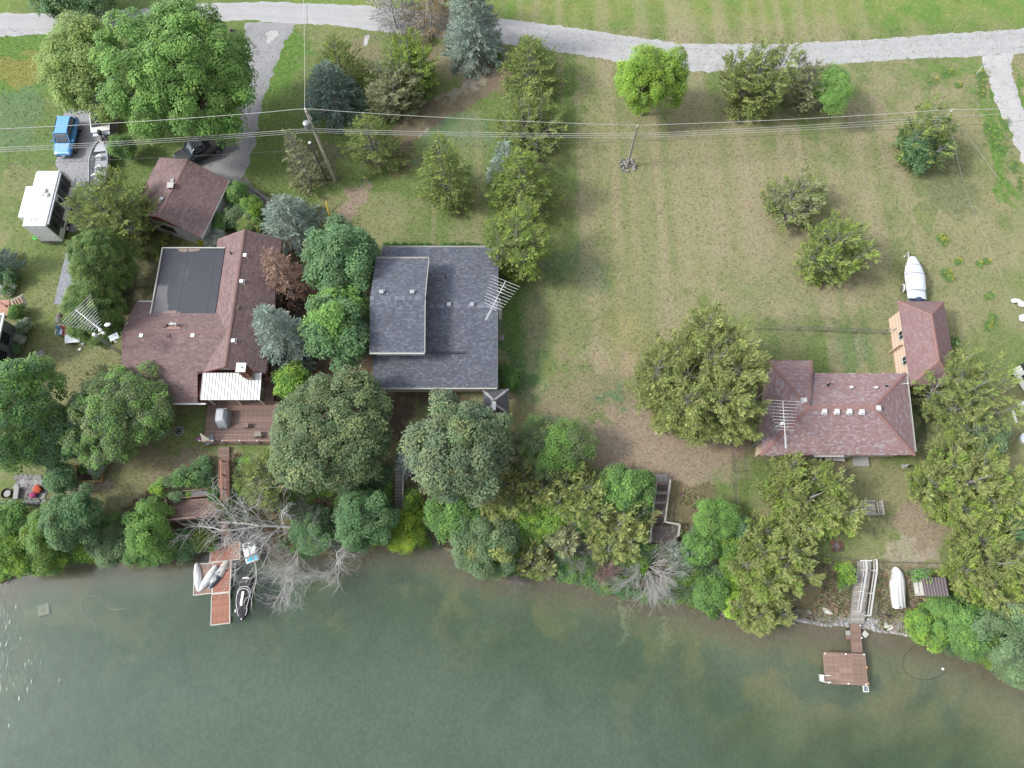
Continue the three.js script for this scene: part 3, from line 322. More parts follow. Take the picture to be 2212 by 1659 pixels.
// ------------------------------------------------------------------ garage, ridge running to the north-north-east
{
  const t = thing('garage', 'white walled garage with brown shingled gable roof and skewed angle', 'garage');
  const pn = P(405, 344, 4.0), ps = P(341, 468.5, 4.0), en = P(499, 391, 2.5), es = P(435, 513.5, 2.5); en.copy(es).add(pn).sub(ps); const wn = pn.clone().multiplyScalar(2).sub(en).setY(2.5), ws = ps.clone().multiplyScalar(2).sub(es).setY(2.5);
  const roof = new THREE.Group(); roof.name = 'roof'; t.add(roof); const d1 = roofPlane(roof, [es, en, pn, ps], palBrown, 51, { tab: 0.26, course: 0.15, vary: 0.07 })[1], d2 = roofPlane(roof, [ws, wn, pn, ps], palBrown, 52, { tab: 0.26, course: 0.15, vary: 0.07 })[1]; mesh('roof_deck', [d1, d2], M.redTrim, roof); caps(ps, pn, capBrown, roof, 53, 0.14);
  const inn = (p, q, k) => { const c = ps.clone().add(pn).multiplyScalar(0.5); return [c.x + (p.x - c.x) * k, c.z + (p.z - c.z) * k]; };
  mesh('wall', metreUV(prism([en, es, ws, wn].map(p => inn(p, 0, 0.93)), -0.1, 2.5)), M.whitePaint, t);
  const gs = k => { const A = inn(es, 0, 0.93), B = inn(ws, 0, 0.93), Cc = inn(ps, 0, 0.93); return tri(V(A[0], 2.4, A[1]), V(B[0], 2.4, B[1]), V(Cc[0], 3.85, Cc[1])); }; const gn = () => { const A = inn(en, 0, 0.93), B = inn(wn, 0, 0.93), Cc = inn(pn, 0, 0.93); return tri(V(A[0], 2.4, A[1]), V(B[0], 2.4, B[1]), V(Cc[0], 3.85, Cc[1])); };
  mesh('gable', gs(), M.redTrim, t); mesh('gable', gn(), M.redTrim, t);
  const m = es.clone().lerp(ws, 0.56), tu = Math.atan2(-(ws.z - es.z), ws.x - es.x); const mm = inn(m, 0, 0.945); windowIn(t, V(mm[0], 1.55, mm[1]), 1.5, 0.7, tu, M.brownTrim); gutter(roof, es.clone(), en.clone(), M.white);
  roofVent(roof, P(374, 392, 3.85), M.galv, 0.34); roofVent(roof, P(351, 431, 3.85), M.galv, 0.34); mesh('chimney_stub', box(0.5, 0.5, 0.5, 0, 0, 0), M.brick, roof).position.copy(P(371, 404, 3.9)); mesh('chimney_cap', box(0.6, 0.08, 0.6, 0, 0.3, 0), M.offwhite, roof).position.copy(P(371, 404, 3.9));
}
// ------------------------------------------------------------------ red hip-roofed cottage
{
  const t = thing('red_cottage', 'cottage with speckled red hip roof and row of white vents', 'house'); const he = 2.65, hr = 4.5;
  const SW = P(1643, 983, he), SE = P(1978, 987, he), NE = P(1957, 806, he), NB = P(1753, 805, he), R1 = P(1749, 880, hr), R2 = P(1888, 880, hr), NW = P(1662, 779, he), NC = P(1753, 778.5, he); SE.z = SW.z; NB.z = NE.z; R2.z = R1.z; NC.z = NW.z;
  const roof = new THREE.Group(); roof.name = 'roof'; t.add(roof); const decks = [[SW, SE, R2, R1], [SE, NE, R2], [NE, NB, R1, R2], [NC, NW, R1], [NW, SW, R1]].map((p, i) => roofPlane(roof, p, palRed, 61 + i, { tab: 0.24, course: 0.14, vary: 0.1 })[1]); mesh('roof_deck', decks, M.brownTrim, roof);
  caps(R1, R2, capRed, roof, 66, 0.2); for (const [a, b] of [[SW, R1], [SE, R2], [NE, R2], [NW, R1], [NC, R1]]) caps(a.clone().setY(a.y + 0.02), b, capRed, roof, 67, 0.17);
  mesh('step_flashing', [tri(NC, R1, R1.clone().setY(hr - 0.1), NB.clone().setY(he - 0.05), NC.clone().setY(he - 0.4)), beam(NB.clone().add(V(0.12, 0.05, 0)), R1.clone().add(V(0.12, -0.02, -0.2)), 0.2, 0.02)], M.navyTrim, roof);
  const k = 0.45; mesh('wall', metreUV(prism([[SW.x + k, SW.z - k], [SE.x - k, SE.z - k], [NE.x - k, NE.z + k], [NC.x - k, NE.z + k], [NC.x - k, NW.z + k], [NW.x + k, NW.z + k]], -0.1, 2.62)), M.peach, t);
  for (const [u, v, h] of [[1780, 889, 4.35], [1807, 889, 4.35], [1834, 889, 4.35], [1861, 890, 4.35], [1896, 882, 4.35], [1737, 865.5, 4.3], [1839, 837, 3.5], [1892, 838, 3.5]]) roofVent(roof, P(u, v, h), M.whitePaint, v < 850 ? 0.2 : 0.38); pipeVent(roof, P(1789, 832, 3.4), M.black, 0.4, 0.06); pipeVent(roof, P(1914, 835, 3.4), M.black, 0.25, 0.06);
  gutter(roof, SE.clone().add(V(-6, 0, 0.08)), SW.clone().add(V(4.5, 0, 0.08)), M.offwhite); gutter(roof, SE.clone().add(V(0.08, 0, -0.3)), NE.clone().add(V(0.08, 0, 0)), M.offwhite);
  for (const u of [1700, 1800, 1920]) { const q = P(u, 985, he); windowIn(t, V(q.x, 1.4, SW.z - k + 0.04), 1.5, 1.1, 0); }
  const q = P(1845, 985, he); mesh('door', box(0.95, 2.05, 0.08, q.x + 0.3, 1.05, SW.z - k + 0.04), M.whitePaint, t); mesh('satellite_mount', [rod(V(0, 0, 0), V(0.5, 0.25, 0), 0.03), rod(V(0.5, 0.25, 0), V(0.65, 0.2, 0), 0.09, 0.05)], M.whitePaint, t).position.copy(P(1945, 830, 2.9));
}
// ------------------------------------------------------------------ long red-roofed outbuilding with peach siding
{
  const t = thing('outbuilding', 'long peach sided outbuilding with red hip roof behind the covered boat', 'shed'); const he = 2.5, hr = 3.75;
  const NW = P(1939, 650, he), NE = P(2038, 652, he), SE = P(2060, 800, he), SW = P(1966, 832, he), R1 = P(2003.5, 687, hr), R2 = P(2018, 775, hr);
  const dir = NE.clone().sub(NW).setY(0).normalize(), len = SW.clone().sub(NW).setY(0); SE.copy(NE).add(len);
  const mid = NW.clone().lerp(NE, 0.5), lenN = len.clone().normalize(); R1.copy(mid).addScaledVector(lenN, 1.9).setY(hr); R2.copy(mid).add(len).addScaledVector(lenN, -1.9).setY(hr);
  const roof = new THREE.Group(); roof.name = 'roof'; t.add(roof); const decks = [[NW, NE, R1], [NE, SE, R2, R1], [SE, SW, R2], [SW, NW, R1, R2]].map((p, i) => roofPlane(roof, p, palShed, 71 + i, { tab: 0.28, vary: 0.1 })[1]); mesh('roof_deck', decks, M.brownTrim, roof);
  caps(R1, R2, capRed, roof, 75, 0.15); for (const [a, b] of [[NW, R1], [NE, R1], [SE, R2], [SW, R2]]) caps(a, b, capRed, roof, 76, 0.14);
  const c = NW.clone().add(SE).multiplyScalar(0.5), inn = p => { const a = c.clone().sub(p).setY(0), l = a.length(); return [p.x + a.x / l * 0.8, p.z + a.z / l * 0.8]; }; const fl = [NW, NE, SE, SW].map(inn); mesh('wall', metreUV(prism(fl, -0.1, 2.5)), M.peach, t);
  const A = V(fl[0][0], 0, fl[0][1]), B = V(fl[3][0], 0, fl[3][1]), L = A.distanceTo(B), out = dir.clone().negate(); const n = 15, sg = box(0.025, 0.155, L - 0.02), tu = Math.atan2(B.x - A.x, B.z - A.z);
  for (let i = 0; i < n; i++) { const b = mesh('siding_board', sg, i % 3 ? M.peach : std(0.58, 0.40, 0.285, 0.8, { map: grain }), t); b.position.copy(A).lerp(B, 0.5).addScaledVector(out, 0.015).setY(0.1 + i * 0.163); b.rotation.set(0, tu, 0); b.rotateZ(-0.07); }
  for (const f of [0.35, 0.72]) windowIn(t, A.clone().lerp(B, f).addScaledVector(out, 0.04).setY(1.7), 0.7, 0.6, tu + Math.PI / 2, M.offwhite);
  mesh('door', box(0.9, 1.95, 0.06), M.peach, t).position.copy(A.clone().lerp(B, 0.5)).setY(0.98);
}
// ------------------------------------------------------------------ long grey garden shed
{
  const t = thing('grey_shed', 'long narrow shed with light grey shingle roof against the cedar hedge', 'shed'); const he = 2.2;
  const a = P(143, 545, he), b = P(176, 543, he + 0.55), c = P(150, 656, he + 0.55), d = P(122, 657, he); d.copy(a).add(c).sub(b); const e2 = b.clone().multiplyScalar(2).sub(a).setY(he), f2 = c.clone().multiplyScalar(2).sub(d).setY(he);
  const roof = new THREE.Group(); roof.name = 'roof'; t.add(roof); mesh('roof_deck', [roofPlane(roof, [d, a, b, c], palGrey, 81, { vary: 0.08 })[1], roofPlane(roof, [f2, e2, b, c], palGrey, 82, { vary: 0.08 })[1]], M.whitePaint, roof); caps(c, b, [cap([0.33, 0.34, 0.36])], roof, 83, 0.12);
  const ctr = a.clone().add(f2).multiplyScalar(0.5), inn = p => [ctr.x + (p.x - ctr.x) * 0.9, ctr.z + (p.z - ctr.z) * 0.95]; mesh('wall', metreUV(prism([a, e2, f2, d].map(inn), -0.1, 2.15)), M.offwhite, t); const A = inn(d), B = inn(f2), K = inn(c); mesh('gable', tri(V(A[0], 2.1, A[1]), V(B[0], 2.1, B[1]), V(K[0], 2.7, K[1])), M.whitePaint, t);
  mesh('door', box(1.1, 1.8, 0.06, (A[0] + B[0]) / 2, 0.95, (A[1] + B[1]) / 2 + 0.04), M.white, t); mesh('eave_bracket', [rod(P(128, 660, 2.1), P(147, 668, 1.2), 0.03)], M.white, t);
}
// ------------------------------------------------------------------ slate-sided neighbour at the edge of the lot, with its porch steps
{
  const t = thing('slate_house', 'slate sided house with white trimmed roof at the picture edge', 'house'); const he = 3.0;
  const A = P(40, 740, 0.0); const e = P(9, 680, 3.7), f = P(44, 708, 2.75), g = P(0, 780, 3.7);
  const roof = new THREE.Group(); roof.name = 'roof'; t.add(roof); const E = P(9, 678, 4.1), E2 = P(-6, 745, 4.1), Wn = P(-60, 690, 3.6), Ws = P(-75, 780, 3.6); mesh('roof_deck', [roofPlane(roof, [Ws, E2.clone(), E, Wn], palNavy, 91)[1]], M.navyTrim, roof); mesh('rake_trim', [beam(E, E2, 0.14, 0.16), beam(E, Wn, 0.14, 0.16)], M.white, roof);
  const a = P(9, 678, 4.0), b = P(42, 706, 2.7); const base = [V(a.x - 6, 0, a.z + 0.3), V(P(44, 712, 0).x, 0, P(44, 712, 0).z), V(P(26, 830, 0).x, 0, P(26, 830, 0).z), V(a.x - 6, 0, a.z + 9)];
  mesh('wall', metreUV(prism(base.map(p => [p.x, p.z]), -0.1, 3.4)), M.slate, t); const n = 20, L0 = base[1], L1 = base[2], Ls = L0.distanceTo(L1), tu = Math.atan2(L1.x - L0.x, L1.z - L0.z); const bg = box(0.03, 0.16, Ls);
  for (let i = 0; i < n; i++) { const m = mesh('siding_board', bg, M.slate, t); m.position.copy(L0).lerp(L1, 0.5).setY(0.1 + i * 0.17); m.rotation.y = tu; m.rotateZ(-0.09); }
  mesh('corner_gutter', [beam(V(L0.x + 0.1, 3.42, L0.z - 0.1), V(base[0].x, 3.42, base[0].z - 0.1), 0.16, 0.14)], M.white, t); for (const k of [0.3, 0.62]) windowIn(t, L0.clone().lerp(L1, k).setY(1.9).add(V(0.05, 0, 0)), 0.9, 1.0, tu + Math.PI / 2, M.black);
}
// ------------------------------------------------------------------ little brown-roofed garden shed with white gable
{
  const t = thing('garden_shed', 'tiny garden shed with brown roof and bright white front under the tree', 'shed'); const a = P(152, 987, 1.9), b = P(217, 989, 1.9), k = P(184, 982, 2.3); const w = b.x - a.x, d = 1.9; const z1 = a.z, z0 = z1 - d;
  const rf = mesh('roof', [slab([V(a.x - 0.1, 1.85, z0), V(a.x - 0.1, 1.85, z1 + 0.1), V(k.x, 2.4, z1 + 0.1), V(k.x, 2.4, z0)], 0.05), slab([V(b.x + 0.1, 1.85, z0), V(b.x + 0.1, 1.85, z1 + 0.1), V(k.x, 2.4, z1 + 0.1), V(k.x, 2.4, z0)], 0.05)], std(0.20, 0.15, 0.14, 0.9, { map: mottle }), t);
  const y0 = -0.1; mesh('wall', [prism([[a.x + 0.05, z0 + 0.1], [b.x - 0.05, z0 + 0.1], [b.x - 0.05, z1], [a.x + 0.05, z1]], y0, 1.86), tri(V(a.x, 1.8, z1 + 0.003), V(b.x, 1.8, z1 + 0.003), V(k.x, 2.36, z1 + 0.003))], M.white, t); mesh('door', box(0.8, 1.6, 0.04, k.x, 0.85, z1 + 0.02), M.whitePaint, t);
  const bp = new THREE.Group(); // raised bed in front
}
{
  const t = thing('lakeside_shed', 'small brown ribbed metal roof storage shed on the bank by the upturned boat', 'shed'); const c = G(2018, 1266), y = c.y; const a = P(1990, 1247, y + 1.4), b = P(2042, 1247, y + 1.4), d = P(1991, 1288, y + 1.4); const w = b.x - a.x, l = d.z - a.z, cx = (a.x + b.x) / 2, cz = (a.z + d.z) / 2;
  mesh('wall', box(w - 0.15, 1.5, l - 0.15, cx, y + 0.6, cz), M.offwhite, t); const rf = mesh('roof', box(w, 0.06, l, cx, y + 1.4, cz), std(0.125, 0.095, 0.10, 0.5), t); for (let i = 0; i < 8; i++) mesh('rib', box(0.03, 0.035, l, a.x + w * (i + 0.5) / 8, y + 1.445, cz), std(0.30, 0.27, 0.28, 0.5), rf);
  mesh('side_board', box(0.36, 0.06, 1.15, a.x - 0.2, y + 0.75, cz - 0.1), M.offwhite, t);
}
// ------------------------------------------------------------------ foliage pieces
function leafGeo(list) { const pos = [], nor = []; for (const t of list) { const a = V(...t[0]), b = V(...t[1]), c = V(...t[2]), n = b.clone().sub(a).cross(c.clone().sub(a)).normalize(); for (const p of [a, b, c]) { pos.push(p.x, p.y, p.z); nor.push(n.x, n.y, n.z); } } const g = new THREE.BufferGeometry(); g.setAttribute('position', new THREE.Float32BufferAttribute(pos, 3)); g.setAttribute('normal', new THREE.Float32BufferAttribute(nor, 3)); return g; }
// a twig end with broad leaves: pointed leaves folded on the midrib, fanned over a small dome (unit radius about 0.5)
function broadClump(seed, n = 15, leaf = 0.2, thin = 0.8) { const r = rng(seed), out = []; for (let i = 0; i < n; i++) { const az = i * 2.4 + r() * 0.8, rad = 0.46 * Math.sqrt((i + 0.5) / n), cx = Math.cos(az) * rad, cz = Math.sin(az) * rad, cy = 0.32 * (1 - rad * rad * 3.4) + (r() - 0.5) * 0.16; const d = V(Math.cos(az) + (r() - 0.5) * 1.3, (r() - 0.65) * 0.9, Math.sin(az) + (r() - 0.5) * 1.3).normalize(), s = V(0, 1, 0).cross(d).normalize().addScaledVector(V(0, 1, 0), (r() - 0.5) * 0.8).normalize(), up = d.clone().cross(s).normalize(); const L = leaf * (0.75 + r() * 0.6), w = L * 0.42 * thin; const c = V(cx, cy, cz), tip = c.clone().addScaledVector(d, L), l = c.clone().addScaledVector(d, L * 0.45).addScaledVector(s, w).addScaledVector(up, -w * 0.3), q = c.clone().addScaledVector(d, L * 0.45).addScaledVector(s, -w).addScaledVector(up, -w * 0.3); const A = v => [v.x, v.y, v.z]; out.push([A(c), A(l), A(tip)], [A(c), A(tip), A(q)]); } return leafGeo(out); }
// a feathery shoot along +z, one metre long: side shoots as thin blades
function spray(seed, n = 11, width = 0.3, blade = 0.09, droop = 0.1) { const r = rng(seed), out = []; const A = v => [v.x, v.y, v.z]; for (let i = 0; i < n; i++) { const t = (i + 0.4) / n, side = i % 2 ? 1 : -1, o = V(0, -droop * t * t, t * 0.85), L = width * (1.15 - t * 0.8) * (0.7 + r() * 0.6), d = V(side * (0.75 + r() * 0.3), (r() - 0.35) * 0.8, 0.55 + r() * 0.5).normalize(); const tip = o.clone().addScaledVector(d, L), s = V(0, 1, 0).cross(d).normalize().multiplyScalar(blade * 0.5).applyAxisAngle(d, r() * 3); const m = o.clone().addScaledVector(d, L * 0.4); out.push([A(o), A(m.clone().add(s)), A(tip)], [A(o), A(tip), A(m.clone().sub(s))]); } const e = V(0, -droop, 1.05), k = V(blade * 0.5, 0, 0.75); out.push([[0, 0, 0.5], A(k), A(e)], [[0, 0, 0.5], A(e), [-blade * 0.5, 0, 0.75]]); return leafGeo(out); }
const CL = { maple: broadClump(3, 16, 0.27), fine: broadClump(5, 20, 0.18), oak: broadClump(8, 15, 0.3), cedar: spray(2, 12, 0.36, 0.12, 0.05), lacy: spray(4, 13, 0.36, 0.10, 0.12), spruce: spray(6, 16, 0.30, 0.15, 0.06), tuft: spray(9, 9, 0.28, 0.16, 0.0) };
const leafMat = new THREE.MeshPhysicalMaterial({ color: C(1, 1, 1), roughness: 0.95, transmission: 0.3, thickness: 0, side: THREE.DoubleSide });
const barkMat = std(0.20, 0.175, 0.15, 0.95, { map: mottle }), greyBark = std(0.34, 0.325, 0.31, 0.95, { map: mottle }), paleBark = std(0.62, 0.60, 0.57, 0.9, { map: mottle }), mauveBark = std(0.36, 0.32, 0.32, 0.95, { map: mottle });
class Copies { constructor() { this.m = []; this.c = []; } add(p, dir, roll, s, col) { const q = new THREE.Quaternion().setFromUnitVectors(this.axis, dir).multiply(new THREE.Quaternion().setFromAxisAngle(this.axis, roll)); this.m.push(new THREE.Matrix4().compose(p, q, s.isVector3 ? s : V(s, s, s))); this.c.push(col); } build(name, geo, parent, mat = leafMat) { const o = new THREE.InstancedMesh(geo, mat, this.m.length); this.m.forEach((m, i) => { o.setMatrixAt(i, m); o.setColorAt(i, C(...this.c[i])); }); o.name = name; o.castShadow = o.receiveShadow = true; o.userData.kind = 'stuff'; parent.add(o); return o; } }
class Domes extends Copies { constructor() { super(); this.axis = V(0, 1, 0); } } class Sprays extends Copies { constructor() { super(); this.axis = V(0, 0, 1); } }
function tintOf(pal, r, vary = 0.22) { const b = pal[Math.floor(r() * pal.length)], f = 1 + (r() - 0.5) * 2 * vary, h = (r() - 0.5) * 0.12; return [b[0] * f * (1 + h), b[1] * f, b[2] * f * (1 - h)]; }
const PAL = {
  maple: [[0.085, 0.165, 0.030], [0.105, 0.19, 0.036], [0.075, 0.15, 0.030]], mapleYellow: [[0.135, 0.195, 0.050], [0.115, 0.175, 0.042], [0.155, 0.21, 0.055]], lime: [[0.15, 0.25, 0.022], [0.18, 0.28, 0.03], [0.12, 0.22, 0.02]], darkMaple: [[0.048, 0.105, 0.040], [0.060, 0.125, 0.046], [0.085, 0.15, 0.055]], grove: [[0.062, 0.098, 0.038], [0.088, 0.125, 0.048], [0.13, 0.155, 0.062], [0.06, 0.10, 0.045]], groveCool: [[0.060, 0.098, 0.050], [0.085, 0.125, 0.062], [0.12, 0.15, 0.07]],
  cedar: [[0.105, 0.137, 0.030], [0.078, 0.110, 0.026], [0.13, 0.162, 0.036], [0.09, 0.112, 0.036]], cedarGrey: [[0.13, 0.14, 0.065], [0.10, 0.115, 0.05], [0.155, 0.155, 0.085]], cedarBright: [[0.115, 0.165, 0.022], [0.095, 0.145, 0.022], [0.14, 0.18, 0.03]], gold: [[0.27, 0.31, 0.085], [0.22, 0.27, 0.07], [0.33, 0.35, 0.12], [0.17, 0.215, 0.055]], spruce: [[0.155, 0.200, 0.165], [0.19, 0.24, 0.20], [0.125, 0.160, 0.132]], spruceDark: [[0.095, 0.145, 0.115], [0.12, 0.175, 0.14], [0.08, 0.115, 0.09]], spruceDead: [[0.28, 0.175, 0.12], [0.33, 0.215, 0.155], [0.23, 0.15, 0.11]], larch: [[0.32, 0.24, 0.13], [0.36, 0.25, 0.12], [0.30, 0.26, 0.21]], ghost: [[0.34, 0.325, 0.30], [0.28, 0.265, 0.25]], hedge: [[0.050, 0.105, 0.020], [0.075, 0.13, 0.026], [0.13, 0.17, 0.036], [0.04, 0.085, 0.018]], shrub: [[0.070, 0.14, 0.030], [0.095, 0.175, 0.032], [0.055, 0.115, 0.03]], shrubCool: [[0.085, 0.14, 0.06], [0.11, 0.165, 0.075], [0.075, 0.12, 0.05]], silver: [[0.24, 0.28, 0.24], [0.30, 0.33, 0.29], [0.18, 0.22, 0.18]], emerald: [[0.035, 0.10, 0.012], [0.05, 0.13, 0.016]], moss: [[0.12, 0.18, 0.02], [0.09, 0.14, 0.018]], sumac: [[0.075, 0.145, 0.055], [0.095, 0.17, 0.07], [0.06, 0.12, 0.045]], yellow: [[0.62, 0.46, 0.02], [0.55, 0.42, 0.03]],
};
for (const [k, f] of Object.entries({ maple: 1.6, mapleYellow: 1.55, lime: 1.3, darkMaple: 1.5, grove: 1.5, groveCool: 1.4, cedar: 2.3, cedarGrey: 2.2, cedarBright: 2.0, gold: 1.1, spruce: 1.75, spruceDark: 1.7, hedge: 1.55, shrub: 1.6, shrubCool: 1.5, spruceDead: 1.2, silver: 1.2, sumac: 1.3, emerald: 1.3, moss: 1.3 })) PAL[k] = PAL[k].map(c => c.map(x => x * f));
// limbs as slim cones, kept in one woody mesh
function limb(list, a, b, r0, r1, n = 5) { if (a.distanceTo(b) > 0.02) list.push(rod(a, b, r0, r1, n)); }
function seedOf(b) { return Math.floor(b[0] * 13.7 + b[2] * 7.3 + b[1] * 3.1 + 999); }
// broadleaf tree from the extent of its crown [u0, u1, v0, v1]
function leafTree(name, label, cat, bb, pal, o = {}) {
  const r = rng(seedOf(bb)), uc = (bb[0] + bb[1]) / 2, vc = (bb[2] + bb[3]) / 2; const g0 = o.ground ?? null; let hc = o.hc ?? 4, R, b, gy = 0, c;
  for (let i = 0; i < 6; i++) { const m = mpp(vc, gy + hc); R = (bb[1] - bb[0]) / 2 * m; const E = (bb[3] - bb[2]) / 2 * m; c = P(uc, vc, gy + hc); gy = ht(c.x, c.z); const ph = Math.atan2(-c.z, EYE - gy - hc), q = E * E - Math.pow(R * Math.cos(ph), 2); b = clamp(Math.sqrt(Math.max(0.01, q)) / Math.max(0.3, Math.sin(Math.abs(ph))), (o.bmin ?? 0.55) * R, (o.bmax ?? 1.15) * R); hc = b * (o.stem ?? 1.3); }
  c = P(uc, vc, gy + hc); const E = (bb[3] - bb[2]) / 2 * mpp(vc, gy + hc), ph = Math.atan2(-c.z, EYE - gy - hc); const RZ0 = clamp(Math.sqrt(Math.max(0.2 * R * R, E * E - Math.pow(b * Math.sin(ph), 2))) / Math.cos(ph), 0.6 * R, 1.6 * R);
  const sh = o.shrub ? 0.98 : 0.9; R *= sh; b *= sh; const RZ = RZ0 * sh; const t = thing(name, label, cat, V(c.x, gy, c.z), 0, o.group); const wood = [], cc = V(0, hc, 0);
  const leaf = new Domes(), cl = (o.clump ?? 0.62); const lr0 = Math.min(o.lr ?? (o.shrub ? 0.62 : 1.0), 0.42 * Math.min(R, RZ)), nl = Math.max(o.shrub ? 9 : 14, Math.round((o.more ?? 1.1) * 2 * (R * RZ + (R + RZ) * 0.5 * b) / 2 * 1.45 / (lr0 * lr0))), lobes = []; const tw = r() * 50;
  for (let i = 0; i < nl; i++) { const y = 1 - (i + 0.5) / nl * 1.5, az = i * 2.39996 + r() * 0.8, rr = Math.sqrt(Math.max(0.02, 1 - y * y)); const lr = Math.max(0.22, lr0 * (0.6 + r() * 0.75)); const dx = Math.cos(az) * rr, dz = Math.sin(az) * rr; const rag = (o.rag ?? (o.shrub ? 0.9 : 0.62)) * (vn(dx * 1.9 + tw, dz * 1.9 + y * 1.7 + tw) - 0.5) + (r() - 0.5) * 0.16; const k = clamp(1 - lr * 0.75 / Math.min(R, RZ) + rag * 0.8, 0.3, 1.12); const p = V(dx * k * R, y * k * b, dz * k * RZ).add(cc); lobes.push([p, lr]); }
  if (!o.shrub) { limb(wood, V(0, -0.3, 0), V(0.05 * R, hc * 0.55, 0), 0.055 * R + 0.05, 0.04 * R + 0.03, 8); limb(wood, V(0.05 * R, hc * 0.55, 0), V(0, hc + b * 0.3, 0), 0.04 * R + 0.03, 0.03, 6); for (const [p] of lobes) { const s = V(0.03 * R, hc * (0.5 + r() * 0.45), 0); limb(wood, s, p, 0.02 * R + 0.012, 0.012); } } else for (const [p] of lobes.slice(0, 8)) limb(wood, V((r() - 0.5) * 0.2, -0.1, (r() - 0.5) * 0.2), p, 0.03, 0.012, 4);
  for (const [p, lr] of lobes) { const tone = 1 + (r() - 0.5) * 0.3, n = Math.round(lr * lr * 12.6 / (cl * cl * 0.26) * (o.dense ?? 1) * 0.6) + 5; const warm = r() < (o.accentShare ?? 0) ? o.accent : null; for (let k = 0; k < n; k++) { const d = V(r() * 2 - 1, r() * 2 - 1, r() * 2 - 1).normalize(); const out = p.clone().sub(cc).normalize(); if (d.dot(out) < -0.15 && r() < 0.85) continue; if (d.y < -0.5 && r() < 0.7) continue; const q = p.clone().addScaledVector(d, lr * (0.62 + 0.68 * r() * r() + 0.1 * r())); if (q.y < 0.12) continue; const f = tintOf(warm ?? pal, r, o.vary ?? 0.2); const dir = d.clone().multiplyScalar(0.8).add(V((r() - 0.5) * 0.7, 0.75, (r() - 0.5) * 0.7)).normalize(); leaf.add(q, dir, r() * 6.28, cl * (0.7 + r() * 0.6), f.map(x => x * tone)); } }
  const inner = Math.round(R * RZ * 7 * (o.dense ?? 1)); for (let k = 0; k < inner; k++) { const d = V(r() * 2 - 1, r() * 1.6 - 0.6, r() * 2 - 1); if (d.length() > 1) continue; const q = V(d.x * R * 0.62, d.y * b * 0.6, d.z * RZ * 0.62).add(cc); if (q.y > 0.12) leaf.add(q, V((r() - 0.5), 0.9, (r() - 0.5)).normalize(), r() * 6.28, cl * (0.8 + r() * 0.6), tintOf(pal, r)); }
  if (wood.length) mesh(o.shrub ? 'stem' : 'trunk', wood, o.bark ?? barkMat, t); leaf.build('crown', o.geo ?? CL.maple, t); return t;
}
